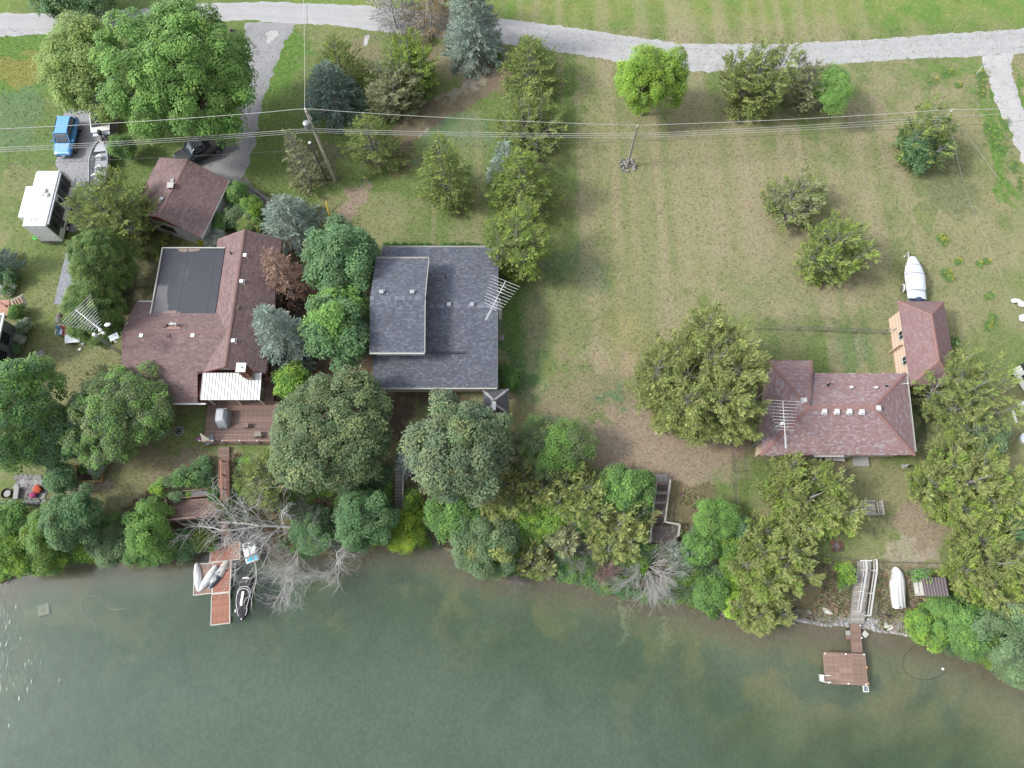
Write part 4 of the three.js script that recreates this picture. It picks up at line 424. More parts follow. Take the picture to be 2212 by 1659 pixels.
// needle tree from its silhouette [u0, u1, v0 (tip), v1 (near skirt)]
function needleTree(name, label, cat, bb, pal, o = {}) {
  const r = rng(seedOf(bb)); let h = 6, R = 2, base = V(0, 0, 0), gy = 0; const uc = (bb[0] + bb[1]) / 2;
  for (let i = 0; i < 10; i++) { const m = mpp((bb[2] + bb[3]) / 2, gy + h * 0.35); const ms = o.style === 'round' ? 0.5 : 0.36, lean = Math.abs(base.x) / EYE * h; R = Math.max((bb[1] - bb[0]) / 2 * m * 0.85, (bb[1] - bb[0]) / 2 * m * (o.style === 'spruce' ? 1.32 : 1.2) - lean * 0.15); const f = P(uc, bb[3], gy + 0.25), md = P(uc, (bb[2] + bb[3]) / 2, gy + h * ms); base = V(md.x, gy, f.z - R * (o.front ?? 0.92)); gy = ht(base.x, base.z); let lo = 0.8 * R, hi = Math.min(14, (o.hmax ?? 3.2) * R); for (let k = 0; k < 18; k++) { const mid = (lo + hi) / 2; if (vOf(base.x, gy + mid, base.z) > bb[2]) lo = mid; else hi = mid; } h = (lo + hi) / 2; base.y = gy; }
  if (o.style === 'round') { let hc = R * 0.8, b = R; const vc = (bb[2] + bb[3]) / 2; for (let i = 0; i < 8; i++) { const m = mpp(vc, gy + hc); R = (bb[1] - bb[0]) / 2 * m * (o.fit ?? 1.17); const E = (bb[3] - bb[2]) / 2 * m * 1.0, c = P(uc, vc, gy + hc), ph = Math.atan2(-c.z, EYE - gy - hc), q = E * E - Math.pow(R * Math.cos(ph), 2); b = clamp(Math.sqrt(Math.max(0.01, q)) / Math.max(0.3, Math.sin(Math.abs(ph))), 0.62 * R, (o.tall ?? 1.15) * R); hc = b * 0.98; gy = ht(c.x, c.z); base = V(c.x, gy, c.z); } h = b * 2.02; }
  const t = thing(name, label, cat, base, 0, o.group), wood = [], leaf = new Sprays(), style = o.style ?? 'cedar'; const twist = r() * 6;
  limb(wood, V(0, -0.3, 0), V(0, h * 0.5, 0), 0.035 * R + 0.06, 0.02 * R + 0.04, 7); limb(wood, V(0, h * 0.5, 0), V(0, h * 0.97, 0), 0.02 * R + 0.04, 0.015, 5);
  const prof = t2 => style === 'spruce' ? Math.pow(1 - t2, 0.85) * 0.98 + 0.03 : style === 'round' ? Math.sqrt(Math.max(0, 1 - Math.pow(Math.abs(t2 - 0.42) / 0.62, 2.2))) : Math.pow(Math.max(0, 1 - Math.pow(t2, 1.5)), 0.8) * (0.82 + 0.18 * Math.min(1, t2 * 6));
  const SL = (o.spray ?? (style === 'spruce' ? 0.55 : 0.47)); const nb = Math.round((style === 'spruce' ? 9 : 10) * h * (R * 0.32 + 0.6) * (o.branches ?? 1));
  const nL = style === 'round' && R > 1.5 ? Math.max(4, Math.round(R * 2.1 - 1.5)) : 1, leaders = []; for (let j = 0; j < nL; j++) { const q = nL === 1 ? 0 : R * 0.7 * Math.sqrt((j + 0.3) / nL), a = j * 2.39996 + twist; leaders.push({ x: Math.cos(a) * q, z: Math.sin(a) * q, k: nL === 1 ? 1 : (0.8 + r() * 0.2) * (1 - 0.28 * q / R) , R: nL === 1 ? R : R * mix(0.64, 0.44, q / R / 0.7) * (0.85 + r() * 0.3) }); if (nL > 1) { limb(wood, V(0, h * 0.12, 0), V(Math.cos(a) * q, h * 0.45, Math.sin(a) * q), 0.06, 0.04, 5); limb(wood, V(Math.cos(a) * q, h * 0.45, Math.sin(a) * q), V(Math.cos(a) * q * 1.05, h * 0.85, Math.sin(a) * q * 1.05), 0.04, 0.012, 4); } }
  for (let i = 0; i < nb * (nL > 1 ? 1.9 : 1); i++) { const ld = leaders[i % nL], t2 = nL > 1 ? Math.pow(r(), 1.0) * 0.97 + 0.02 : Math.pow((i + 0.5) / nb, 1.12) * 0.97 + 0.02, az = i * 2.39996 + twist + (r() - 0.5) * 0.5; const lump = style === 'spruce' ? 0.92 + 0.14 * r() : 0.66 + 0.5 * vn(Math.cos(az) * 1.6 + 5 + twist, Math.sin(az) * 1.6 + t2 * 4) * 1.0 + (r() - 0.5) * 0.3; const len = Math.max(0.25, ld.R * prof(t2) * lump * (nL > 1 ? 1.12 : 1)), rise = style === 'spruce' ? mix(-0.14, 0.5, t2) : mix(0.18, 0.85, t2) + (r() - 0.5) * 0.35; const d = V(Math.cos(az), rise, Math.sin(az)).normalize(); const lk = 0.45 + 0.6 * t2, s = V(ld.x * lk, t2 * h * ld.k, ld.z * lk); if (style !== 'spruce') s.y = Math.max(0.15, t2 * h * ld.k - len * rise * 0.75); const e = s.clone().addScaledVector(d, len); if (e.y > h) e.y = h; limb(wood, s, e, (o.twig ?? 0.012) + len * 0.006, 0.006, 3);
    const tone = 1 + (r() - 0.5) * 0.3, bare = r() < (o.bare ?? 0); if (bare) { for (let k = 0; k < 5; k++) { const q = s.clone().lerp(e, 0.35 + 0.6 * r()), w = V((r() - 0.5), r() * 0.5, (r() - 0.5)).multiplyScalar(0.9).add(q); limb(wood, q, w, o.twig ?? 0.011, 0.004, 3); } if (r() < 0.7) continue; }
    const pl = r() < (o.accentShare ?? 0) ? o.accent : pal; const start = style === 'spruce' ? 0.16 : 0.3, ns = Math.max(3, Math.round(len * (1 - start) / SL * (style === 'spruce' ? 5.5 : 6.5) * (o.dense ?? 1)));
    const sideV = V(0, 1, 0).cross(d).normalize();
    for (let k = 0; k < ns; k++) { const f = start + (1 - start) * Math.pow((k + r()) / ns, 0.8), sd = (k % 2 ? 1 : -1) * (style === 'spruce' ? 0.55 + r() * 0.5 : r() * 1.1), lift = style === 'spruce' ? (r() - 0.55) * 0.4 : (r() - 0.25) * 0.9; const dir = d.clone().addScaledVector(sideV, sd).add(V(0, lift, 0)).normalize(); const off = style === 'spruce' ? (1 - f) * len * 0.22 * (k % 2 ? 1 : -1) * r() : (r() - 0.5) * (0.3 + 0.12 * len); const p = s.clone().lerp(e, f).addScaledVector(sideV, off).add(V(0, style === 'spruce' ? 0 : (r() - 0.4) * 0.22, 0)); if (p.y < 0.08) p.y = 0.08; leaf.add(p, dir, (r() - 0.5) * 1.6, SL * (0.65 + r() * 0.6), tintOf(pl, r, 0.2).map(x => x * tone)); } }
  mesh('trunk', wood, o.bark ?? greyBark, t); leaf.build('crown', o.geo ?? (style === 'spruce' ? CL.spruce : CL.cedar), t, o.leafMat); return t;
}
// leafless branching wood, growing from a point on the ground toward a lean
function bareTree(name, label, cat, base, height, lean, mat, o = {}) {
  const r = rng(seedOf([base.x * 31, base.z * 17, height * 57])), t = thing(name, label, cat, base, 0, o.group), thick = [], fine = [];
  const grow = (p, d, L, rad, depth) => { const segs = 3; let q = p.clone(), dd = d.clone(); const kids = []; for (let i = 0; i < segs; i++) { dd.add(V((r() - 0.5) * 0.4, (r() - 0.42) * 0.3, (r() - 0.5) * 0.4)).normalize(); const e = q.clone().addScaledVector(dd, L / segs); if (e.y < 0.1 - (o.dip ?? 0)) { dd.y = Math.abs(dd.y); e.y = Math.max(e.y, 0.1 - (o.dip ?? 0)); } const r0 = rad * (1 - i / segs * 0.45), r1 = rad * (1 - (i + 1) / segs * 0.45); (depth < 2 ? thick : fine).push(rod(q, e, r0, r1, depth < 2 ? 6 : 3)); q = e; if (depth < (o.depth ?? 4)) { const n = depth === 0 ? (o.first ?? 3) : 1 + Math.floor(r() * 1.75); for (let k = 0; k < n; k++) kids.push([q.clone(), dd.clone()]); } }
    for (const [kp, kd] of kids) { const ax = V(r() - 0.5, r() - 0.5, r() - 0.5).cross(kd).normalize(); const nd = kd.clone().applyAxisAngle(ax, (o.spread ?? 0.65) * (0.5 + r())); nd.y += o.lift ?? 0.05; grow(kp, nd.normalize(), L * (0.55 + r() * 0.25), Math.max(0.008, rad * 0.55), depth + 1); } };
  for (let i = 0; i < (o.stems ?? 1); i++) { const l = lean.clone(); if ((o.stems ?? 1) > 1) l.add(V((r() - 0.5) * (o.fan ?? 1.4), (r() - 0.5) * 0.4, (r() - 0.5) * (o.fan ?? 1.4))); grow(V((r() - 0.5) * 0.3 * ((o.stems ?? 1) > 1), 0, (r() - 0.5) * 0.3 * ((o.stems ?? 1) > 1)), l.normalize(), height * (0.42 + r() * 0.12), o.rad ?? 0.05 * height * 0.35, 0); }
  mesh('trunk', thick, mat, t); mesh('twigs', fine, mat, t, 'stuff'); return t;
}
// ------------------------------------------------------------------ trees and shrubs of the site
const T = 'tree', S = 'shrub';
leafTree('maple_tree', 'yellow green maple over the stern of the black covered boat', T, [105, 282, 32, 262], PAL.mapleYellow, { geo: CL.maple, clump: 0.7, bmax: 1.1 });
leafTree('maple_tree', 'largest bright green maple beside the gravel driveway', T, [236, 545, 14, 318], PAL.maple, { clump: 0.75, bmax: 1.0 });
leafTree('shrub', 'dark green shrub across the road at the top edge', S, [75, 245, -45, 20], PAL.darkMaple, { shrub: true, bmax: 0.8 });
needleTree('dead_spruce', 'bare silver grey dead spruce by the road', T, [795, 890, -150, 92], PAL.ghost, { style: 'spruce', bark: paleBark, dense: 0.4, branches: 1.1, bare: 0.7, spray: 0.6, twig: 0.022, hmax: 5 });
needleTree('dying_larch', 'orange tinged dying larch between the grey dead spruce and the blue spruce', T, [868, 985, -150, 100], PAL.larch, { style: 'spruce', bark: paleBark, dense: 0.5, bare: 0.4, twig: 0.018, hmax: 5 });
needleTree('blue_spruce', 'tall blue spruce at the roadside', T, [965, 1075, -115, 160], PAL.spruce, { style: 'spruce', front: 0.85, hmax: 5 });
needleTree('cedar_tree', 'bright green cedar next to the dead roadside spruce', T, [822, 950, 55, 205], PAL.cedarBright, { style: 'round' });
needleTree('cedar_tree', 'olive cedar above the leaning blue spruce near the wires', T, [675, 792, 78, 215], PAL.cedar, { bare: 0.1 });
needleTree('blue_spruce', 'blue spruce touching the tall utility pole with the transformer', T, [655, 778, 140, 285], PAL.spruceDark, { style: 'spruce' });
needleTree('cedar_tree', 'greyish olive cedar between the bright cedar and the dirt track', T, [785, 912, 112, 258], PAL.cedarGrey, { style: 'round', bare: 0.15 });
needleTree('cedar_tree', 'sparse grey cedar behind the short leaning pole', T, [600, 706, 285, 432], PAL.cedarGrey, { bare: 0.4, dense: 0.8 });
needleTree('cedar_tree', 'twiggy cedar just east of the transformer pole foot', T, [728, 872, 250, 402], PAL.cedar, { bare: 0.25 });
needleTree('cedar_tree', 'twiggy olive cedar alone on the green below the dirt track', T, [890, 1026, 292, 482], PAL.cedar, { bare: 0.25 });
needleTree('cedar_tree', 'tall cedar with upper half behind the wires at the field corner', T, [1068, 1218, 82, 245], PAL.cedar, { bare: 0.12 });
needleTree('cedar_tree', 'broad cedar directly under the wires beside the field', T, [1062, 1222, 190, 335], PAL.cedar, { style: 'round', bare: 0.15 });
needleTree('blue_spruce', 'small blue spruce between two cedars north of the navy roof', T, [1058, 1122, 308, 420], PAL.spruce, { style: 'spruce' });
needleTree('cedar_tree', 'bright olive cedar at the field edge right of the small spruce', T, [1040, 1206, 328, 510], PAL.cedarBright, { bare: 0.1, accent: PAL.cedar, accentShare: 0.5 });
needleTree('cedar_tree', 'dense cedar overhanging the corner of the navy roof', T, [1040, 1195, 420, 630], PAL.cedar, { style: 'round', accent: PAL.cedarBright, accentShare: 0.4 });
leafTree('young_maple', 'single lime green young maple beside the road', T, [1333, 1480, 98, 252], PAL.lime, { clump: 0.5, geo: CL.maple, rag: 0.9, lr: 0.7, more: 1.3 });
needleTree('cedar_tree', 'large olive cedar of the roadside pair near the field', T, [1558, 1718, 66, 258], PAL.cedar, { style: 'round', accent: PAL.gold, accentShare: 0.25 });
needleTree('cedar_tree', 'darker twiggy cedar of the roadside pair', T, [1695, 1790, 105, 255], PAL.cedarGrey, { style: 'round', bare: 0.15 });
leafTree('shade_tree', 'glossy green tree on the east side of the roadside cedars', T, [1752, 1842, 128, 256], PAL.maple, { geo: CL.fine, clump: 0.5 });
needleTree('cedar_tree', 'dark round cedar around the eastern utility pole', T, [1934, 2066, 212, 362], PAL.cedar, { style: 'round', accent: PAL.emerald, accentShare: 0.3 });
leafTree('sumac_shrub', 'blue green sumac shrub in front of the eastern utility pole', S, [1950, 2030, 285, 360], PAL.sumac, { shrub: true, clump: 0.6 });
needleTree('cedar_tree', 'grey olive cedar in the open field, upper of two', T, [1645, 1792, 345, 502], PAL.cedarGrey, { style: 'round', accent: PAL.cedar, accentShare: 0.4, bare: 0.1 });
needleTree('cedar_tree', 'green olive cedar in the open field, lower of two', T, [1722, 1886, 448, 632], PAL.cedar, { style: 'round', accent: PAL.cedarBright, accentShare: 0.3, bare: 0.08 });
needleTree('golden_juniper', 'wide golden green tree beside the west wall of the red cottage', T, [1368, 1672, 658, 978], PAL.gold, { style: 'round', dense: 1.5, branches: 1.4, bare: 0.05, spray: 0.44, fit: 1.03 });
needleTree('cedar_tree', 'feathery light cedar beside the outbuilding', T, [1980, 2204, 745, 945], PAL.cedar, { style: 'round', bare: 0.2, accent: PAL.gold, accentShare: 0.3, geo: CL.lacy });
leafTree('shrub', 'green shrub below the feathery cedar near the white vehicle', S, [2085, 2180, 905, 975], PAL.shrubCool, { shrub: true, geo: CL.maple, clump: 0.52, dense: 1.25 });
needleTree('golden_juniper', 'golden green tree at the southeast corner of the red cottage', T, [1965, 2225, 935, 1148], PAL.gold, { style: 'round', accent: PAL.cedarBright, accentShare: 0.3, dense: 1.5, branches: 1.4, bare: 0.05, spray: 0.44, fit: 1.03 });
needleTree('golden_juniper', 'golden green tree above the lakeside metal roofed shed', T, [2028, 2260, 1120, 1320], PAL.gold, { style: 'round', accent: PAL.cedarBright, accentShare: 0.3, dense: 1.5, branches: 1.4, bare: 0.05, spray: 0.44, fit: 1.03 });
needleTree('golden_juniper', 'golden tree beside the slatted wooden bench', T, [1628, 1866, 988, 1165], PAL.gold, { style: 'round', accent: PAL.cedarBright, accentShare: 0.3, dense: 1.5, branches: 1.4, bare: 0.05, spray: 0.44, fit: 1.03 });
needleTree('golden_juniper', 'golden tree on the bank above the lake, left of the grey stair', T, [1562, 1786, 1128, 1290], PAL.gold, { style: 'round', accent: PAL.cedarBright, accentShare: 0.3, dense: 1.5, branches: 1.4, bare: 0.05, spray: 0.44, fit: 1.03 });
needleTree('golden_juniper', 'pale golden tree leaning over the waterline', T, [1564, 1722, 1235, 1368], PAL.gold, { style: 'round', dense: 1.5, branches: 1.4, bare: 0.05, spray: 0.44, fit: 1.03 });
leafTree('young_tree', 'fresh green round tree right of the brown stair landing', T, [1495, 1602, 1072, 1168], PAL.maple, { geo: CL.fine, clump: 0.45 });
needleTree('blue_spruce', 'blue spruce at the north end of the brown house', T, [558, 684, 432, 560], PAL.spruce, { style: 'spruce', front: 0.98 });
needleTree('dead_spruce', 'russet brown dead spruce beside the brown house', T, [566, 664, 528, 672], PAL.spruceDead, { style: 'spruce', bark: mauveBark, dense: 0.8 });
needleTree('blue_spruce', 'lower blue spruce beside the east eave of the brown house', T, [548, 672, 640, 815], PAL.spruce, { style: 'spruce' });
leafTree('maple_tree', 'dark green maple touching the northwest corner of the navy roof', T, [648, 826, 478, 655], PAL.darkMaple, { geo: CL.oak, clump: 0.72, lobe: 1.05 });
leafTree('maple_tree', 'green maple between the lower blue spruce and the navy upper roof', T, [644, 802, 612, 800], PAL.darkMaple, { geo: CL.oak, clump: 0.72, accent: PAL.maple, accentShare: 0.4 });
leafTree('bright_shrub', 'bright green rounded shrub beside the porch deck', S, [594, 668, 785, 870], PAL.emerald.concat(PAL.lime), { shrub: true, geo: CL.maple, clump: 0.52, dense: 1.25 });
leafTree('maple_tree', 'biggest lakeside maple next to the brown deck', T, [574, 866, 795, 1072], PAL.grove, { geo: CL.oak, clump: 0.66, lobe: 0.95, bmax: 0.9, bark: greyBark, vary: 0.24 });
leafTree('maple_tree', 'lakeside maple south of the navy house', T, [866, 1100, 840, 1092], PAL.groveCool, { geo: CL.oak, clump: 0.66, bmax: 0.95, accent: PAL.grove, accentShare: 0.35 });
needleTree('silver_spruce', 'little silver blue spruce at the top of the shaded stair', T, [860, 908, 942, 1030], PAL.silver, { style: 'spruce' });
needleTree('cedar_tree', 'olive cedar in front of the gazebo', T, [1072.24, 1155.76, 889.04, 1018.96], PAL.cedarGrey, { style: 'round', bare: 0.1 });
leafTree('round_maple', 'round topped green tree by the open brown lawn', T, [1099.2, 1284.8, 889.6, 1040.4], PAL.grove, { geo: CL.fine, clump: 0.55, accent: PAL.maple, accentShare: 0.5 });
needleTree('cedar_tree', 'golden twiggy cedar below the round topped tree', T, [1027.04, 1185.96, 974.6, 1125.4], PAL.gold, { style: 'round', bare: 0.15 });
needleTree('cedar_tree', 'golden cedar leaning toward the dark shrub bank', T, [1154.2, 1310.8, 1002, 1118], PAL.gold, { style: 'round', accent: PAL.cedar, accentShare: 0.4 });
leafTree('shrub', 'dark green shrub bank left of the brown lake stair', S, [1285, 1415, 1012, 1095], PAL.shrub, { shrub: true, geo: CL.maple, clump: 0.52, dense: 1.25 });
needleTree('cedar_tree', 'golden cedar hugging the west rail of the brown stair', T, [1250, 1424, 1057.44, 1210.56], PAL.gold, { style: 'round' });
needleTree('cedar_tree', 'pale cedar with grey twigs at the water, left of the pink dead shrub', T, [1104.8, 1209.2, 1152.16, 1265.84], PAL.cedarGrey.concat(PAL.gold), { style: 'round', bare: 0.1 });
needleTree('cedar_tree', 'pale grey green cedar just above the waterside cedar', T, [1171.28, 1268.72, 1103.44, 1198.56], PAL.cedarGrey, { style: 'round', bare: 0.15 });
leafTree('willow_shrub', 'pale green willow shrub spilling over the shallow water', S, [965, 1122, 1105, 1245], PAL.shrubCool, { shrub: true, geo: CL.maple, clump: 0.5, dense: 1.2, accent: PAL.gold, accentShare: 0.2 });
leafTree('lime_shrub', 'lime yellow sapling at the foot of the shaded stair', S, [820, 932, 1098, 1196], PAL.lime.concat([[0.36, 0.40, 0.03]]), { geo: CL.maple, clump: 0.4, dense: 1.1, rag: 1.0 });
leafTree('shrub', 'mid green shrub right of the lime sapling', S, [905, 1040, 1070, 1165], PAL.shrub, { shrub: true, geo: CL.maple, clump: 0.52, dense: 1.25 });
leafTree('shrub', 'dark shrub below the biggest lakeside maple', S, [730, 850, 1050, 1180], PAL.darkMaple, { shrub: true, geo: CL.maple, clump: 0.52, dense: 1.25 });
leafTree('shrub', 'dark green undergrowth bush between two leafless trees', S, [620, 735, 1100, 1195], PAL.darkMaple, { shrub: true, geo: CL.maple, clump: 0.52, dense: 1.25 });
needleTree('cedar_tree', 'olive cedar west of the biggest lakeside maple', T, [503, 645, 942, 1110], PAL.cedar, { style: 'round', accent: PAL.cedarGrey, accentShare: 0.4 });
leafTree('birch_tree', 'round green tree south of the brown house', T, [148, 378, 782, 1004], PAL.maple.concat(PAL.grove), { geo: CL.maple, clump: 0.5, lr: 0.8, more: 1.35, bark: paleBark, bmax: 0.85 });
needleTree('cedar_tree', 'olive cedar behind the round green tree by the house corner', T, [178, 300, 775, 880], PAL.cedarGrey, { style: 'round' });
leafTree('locust_tree', 'deep green locust at the picture edge', T, [-40, 130, 765, 1010], PAL.darkMaple.concat(PAL.maple), { geo: CL.maple, clump: 0.6, more: 1.3 });
leafTree('locust_tree', 'dark drooping locust beside the round green tree', T, [60, 165, 830, 1060], PAL.darkMaple, { geo: CL.maple, clump: 0.55, more: 1.3 });
needleTree('cedar_tree', 'shaggy cedar between parking pad and garage', T, [158, 338, 345, 565], PAL.cedar, { bare: 0.15, style: 'round' });
leafTree('hedge_cedar', 'dense bright cedar against the grey shed, upper', T, [166, 282, 488, 668], PAL.hedge, { geo: CL.maple, clump: 0.36, lr: 0.55, more: 1.3, rag: 0.35, dense: 1.25, bmax: 1.7, stem: 1.02 });
leafTree('hedge_cedar', 'dense cedar behind the big antenna, lower', T, [156, 268, 590, 762], PAL.hedge, { geo: CL.maple, clump: 0.36, lr: 0.55, more: 1.3, rag: 0.35, dense: 1.25, bmax: 1.7, stem: 1.02 });
needleTree('blue_spruce', 'blue spruce cut off by the picture edge', T, [-55, 26, 500, 610], PAL.spruceDark, { style: 'spruce' });
for (const [bb, pal, lb] of [[[488, 538, 395, 446], PAL.shrub, 'round leafy shrub at the garage corner'], [[486, 545, 440, 490], PAL.shrubCool, 'darker shrub below the round garage shrub'], [[525, 568, 428, 470], PAL.emerald.concat(PAL.lime), 'yellow green cedar shrub beside the paver walk'], [[450, 492, 462, 502], PAL.shrub, 'low green shrub along the garage wall'], [[440, 490, 495, 538], PAL.silver, 'pale variegated shrub at the house gable'], [[506, 566, 468, 505], PAL.gold.concat(PAL.shrub), 'gold tipped shrub north of the house gable'], [[432, 456, 492, 536], PAL.lime.concat(PAL.yellow), 'small golden shrub at the garage corner post'], [[242, 292, 290, 345], PAL.shrub, 'garden shrub beside the aluminium boat']]) leafTree('shrub', lb, S, bb, pal, { shrub: true, geo: CL.maple, clump: 0.42, dense: 1.25 });
for (const [bb, pal, lb] of [[[60, 130, 1085, 1200], PAL.moss.concat(PAL.shrub), 'mossy green shrub below the stone terrace'], [[110, 205, 1050, 1180], PAL.darkMaple, 'dark lakefront shrub beside the open lawn'], [[285, 362, 1065, 1205], PAL.maple, 'tall bright lakefront shrub beside the lower deck'], [[182, 300, 1130, 1215], PAL.shrubCool, 'soft green shrub on the shoreline rocks'], [[265, 390, 1140, 1222], PAL.shrub, 'leafy shoreline shrub left of the dock'], [[365, 430, 1150, 1205], PAL.darkMaple, 'dark shoreline shrub below the lower deck'], [[-10, 70, 1140, 1240], PAL.maple.concat(PAL.lime), 'bright waterside shrub in the lower corner'], [[20, 160, 1175, 1232], PAL.lime.concat(PAL.shrub), 'yellow green shrub along the shoreline rocks'], [[0, 60, 1080, 1150], PAL.shrub, 'garden shrub among the terraced beds'], [[100, 160, 1000, 1070], PAL.darkMaple, 'dark shrub beside the stone patio']]) leafTree('shrub', lb, S, bb, pal, { shrub: true, geo: CL.maple, clump: 0.5, dense: 1.25 });
for (const [bb, pal, lb] of [[[1480, 1540, 1150, 1215], PAL.shrub, 'bank shrub between the stair landing and fresh green tree'], [[1540, 1610, 1150, 1215], PAL.lime.concat(PAL.shrub), 'yellow green bank shrub below the fresh green tree'], [[1500, 1580, 1240, 1320], PAL.shrub, 'bright shrub at the water by the white leafless shrub'], [[1590, 1625, 1120, 1160], PAL.darkMaple, 'small dark shrub right of the fresh green tree'], [[1560, 1600, 1265, 1335], PAL.lime, 'lime shoot shrub against the pale golden tree'], [[2000, 2080, 1285, 1345], PAL.shrub, 'shrub in front of the lakeside metal roofed shed'], [[1950, 2050, 1310, 1400], PAL.lime.concat(PAL.shrub), 'bright yellow green shrub at the stony shore'], [[2040, 2140, 1310, 1415], PAL.shrub, 'leafy shoreline shrub right of the bright one'], [[2110, 2230, 1300, 1430], PAL.shrubCool, 'pale feathery willow shrub in the corner'], [[2150, 2240, 1390, 1485], PAL.shrubCool, 'grey twigged shrub hanging over the water'], [[2170, 2240, 1090, 1170], PAL.darkMaple, 'dark shrub under the golden tree at the picture edge']]) leafTree('shrub', lb, S, bb, pal, { shrub: true, geo: CL.maple, clump: 0.5, dense: 1.25 });
for (const [bb, lb] of [[[446, 480, 1050, 1084], 'clipped round globe cedar on the lower deck corner'], [[1080, 1122, 788, 842], 'dark clipped cedar at the east wall of the navy house']]) leafTree('globe_cedar', lb, S, bb, PAL.emerald, { shrub: true, geo: CL.fine, clump: 0.26, dense: 1.6, bmax: 1.0, vary: 0.12 });
leafTree('globe_cedar', 'large round yellow green cedar bush above the dock', S, [397, 462, 1140, 1188], PAL.moss, { shrub: true, geo: CL.fine, clump: 0.34, dense: 1.4 });
for (const [bb, lb] of [[[408, 470, 1098, 1134], 'pointed emerald cedar lying over the lower deck rail'], [[466, 520, 1078, 1124], 'pointed emerald cedar beside the lower deck steps'], [[128, 168, 522, 552], 'slim emerald cedar behind the grey shed'], [[70, 110, 1112, 1150], 'slim emerald cedar on the terrace bed']]) needleTree('emerald_cedar', lb, S, bb, PAL.emerald.concat(PAL.moss), { style: 'cedar', spray: 0.3, dense: 1.6, hmax: 3.4, geo: CL.tuft });
// leafless trees along the shore
const bw = (u, v) => G(u, v);
bareTree('leafless_tree', 'big leafless white limbed tree leaning over the red dock', T, bw(690, 1150), 9.4, V(-0.85, 0.42, -0.22), paleBark, { spread: 0.7, first: 3, depth: 4, rad: 0.16, lift: 0.06 });
bareTree('leafless_tree', 'leafless tree with drooping grey branches over the water', T, bw(650, 1168), 6.2, V(-0.12, 0.4, 0.8), paleBark, { spread: 0.75, depth: 4, rad: 0.1, lift: -0.04, first: 3 });
bareTree('leafless_tree', 'leafless pale tree reaching over the lake left of the lime sapling', T, bw(712, 1162), 6.6, V(0.35, 0.4, 0.75), paleBark, { spread: 0.72, depth: 4, rad: 0.1, lift: -0.03, first: 2 });
bareTree('leafless_shrub', 'round grey leafless shrub in front of the biggest maple', S, bw(675, 1120), 3.6, V(0, 1, 0.1), greyBark, { stems: 7, fan: 1.8, spread: 0.5, depth: 3, rad: 0.035 });
bareTree('leafless_tree', 'forked leafless branch tree right of the round grey shrub', T, bw(735, 1130), 4.2, V(0.5, 0.8, -0.3), greyBark, { spread: 0.5, depth: 3, rad: 0.06, first: 2 });
bareTree('leafless_shrub', 'small grey leafless shrub dipping into the lake', S, bw(1092, 1240), 2.2, V(0.05, 0.5, 0.6), mauveBark, { stems: 4, spread: 0.6, depth: 3, rad: 0.025, lift: -0.05 });
bareTree('leafless_shrub', 'grey twiggy shrub between pale cedar and pink shrub', S, bw(1245, 1195), 2.4, V(0, 1, 0.2), greyBark, { stems: 8, fan: 2.0, spread: 0.5, depth: 3, rad: 0.022 });
bareTree('leafless_shrub', 'pinkish dead shrub left of the white leafless shrub', S, bw(1300, 1220), 2.3, V(0, 1, 0.2), std(0.42, 0.29, 0.26, 0.95, { map: mottle }), { stems: 8, fan: 2.0, spread: 0.55, depth: 3, rad: 0.02 });
bareTree('leafless_shrub', 'large white leafless shrub fanning out over the shore', S, bw(1392, 1222), 4.3, V(0.25, 0.7, 0.35), std(0.60, 0.58, 0.55, 0.9, { map: mottle }), { stems: 9, fan: 2.2, spread: 0.45, depth: 3, rad: 0.045, lift: -0.01 });
needleTree('silver_tree', 'silvery grey leafed tree behind the white leafless shrub', T, [1440, 1512, 1148, 1262], PAL.silver.concat(PAL.shrubCool), { style: 'round', dense: 0.7 });
bareTree('leafless_shrub', 'grey dead branches in the corner willow', S, bw(2185, 1400), 2.6, V(-0.1, 0.7, 0.5), mauveBark, { stems: 5, spread: 0.5, depth: 3, rad: 0.03 });
// foundation hedge north of the navy house
for (let i = 0; i < 12; i++) { if (i === 6) continue; const u = 838 + i * 17.5; leafTree('foundation_shrub', 'low clipped shrub in the foundation row north of the navy house', S, [u - 9, u + 9, 526, 542], PAL.emerald, { shrub: true, geo: CL.fine, clump: 0.26, dense: 1.3, group: 'foundation shrubs of the navy house' }); }
// ------------------------------------------------------------------ decks, stairs and docks, plank by plank
const woodSet = (m, k = 0.14) => [1, 1 - k, 1 + k, 1 - k * 0.5].map(f => { const q = m.clone(); q.color.multiplyScalar(f); return q; });
const WS = { deck: woodSet(M.deckWood, 0.2), red: woodSet(M.dockRed, 0.12), grey: woodSet(M.greyWood, 0.15), brown: woodSet(M.brownWood, 0.15), dark: woodSet(std(0.13, 0.105, 0.095, 0.95, { map: grain }), 0.2) };
const plankCache = {};
function plankGeo(w, t, l) { const k = `${w.toFixed(3)}|${t}|${l.toFixed(3)}`; return plankCache[k] ??= metreUV(box(w, t, l), 1.2); }
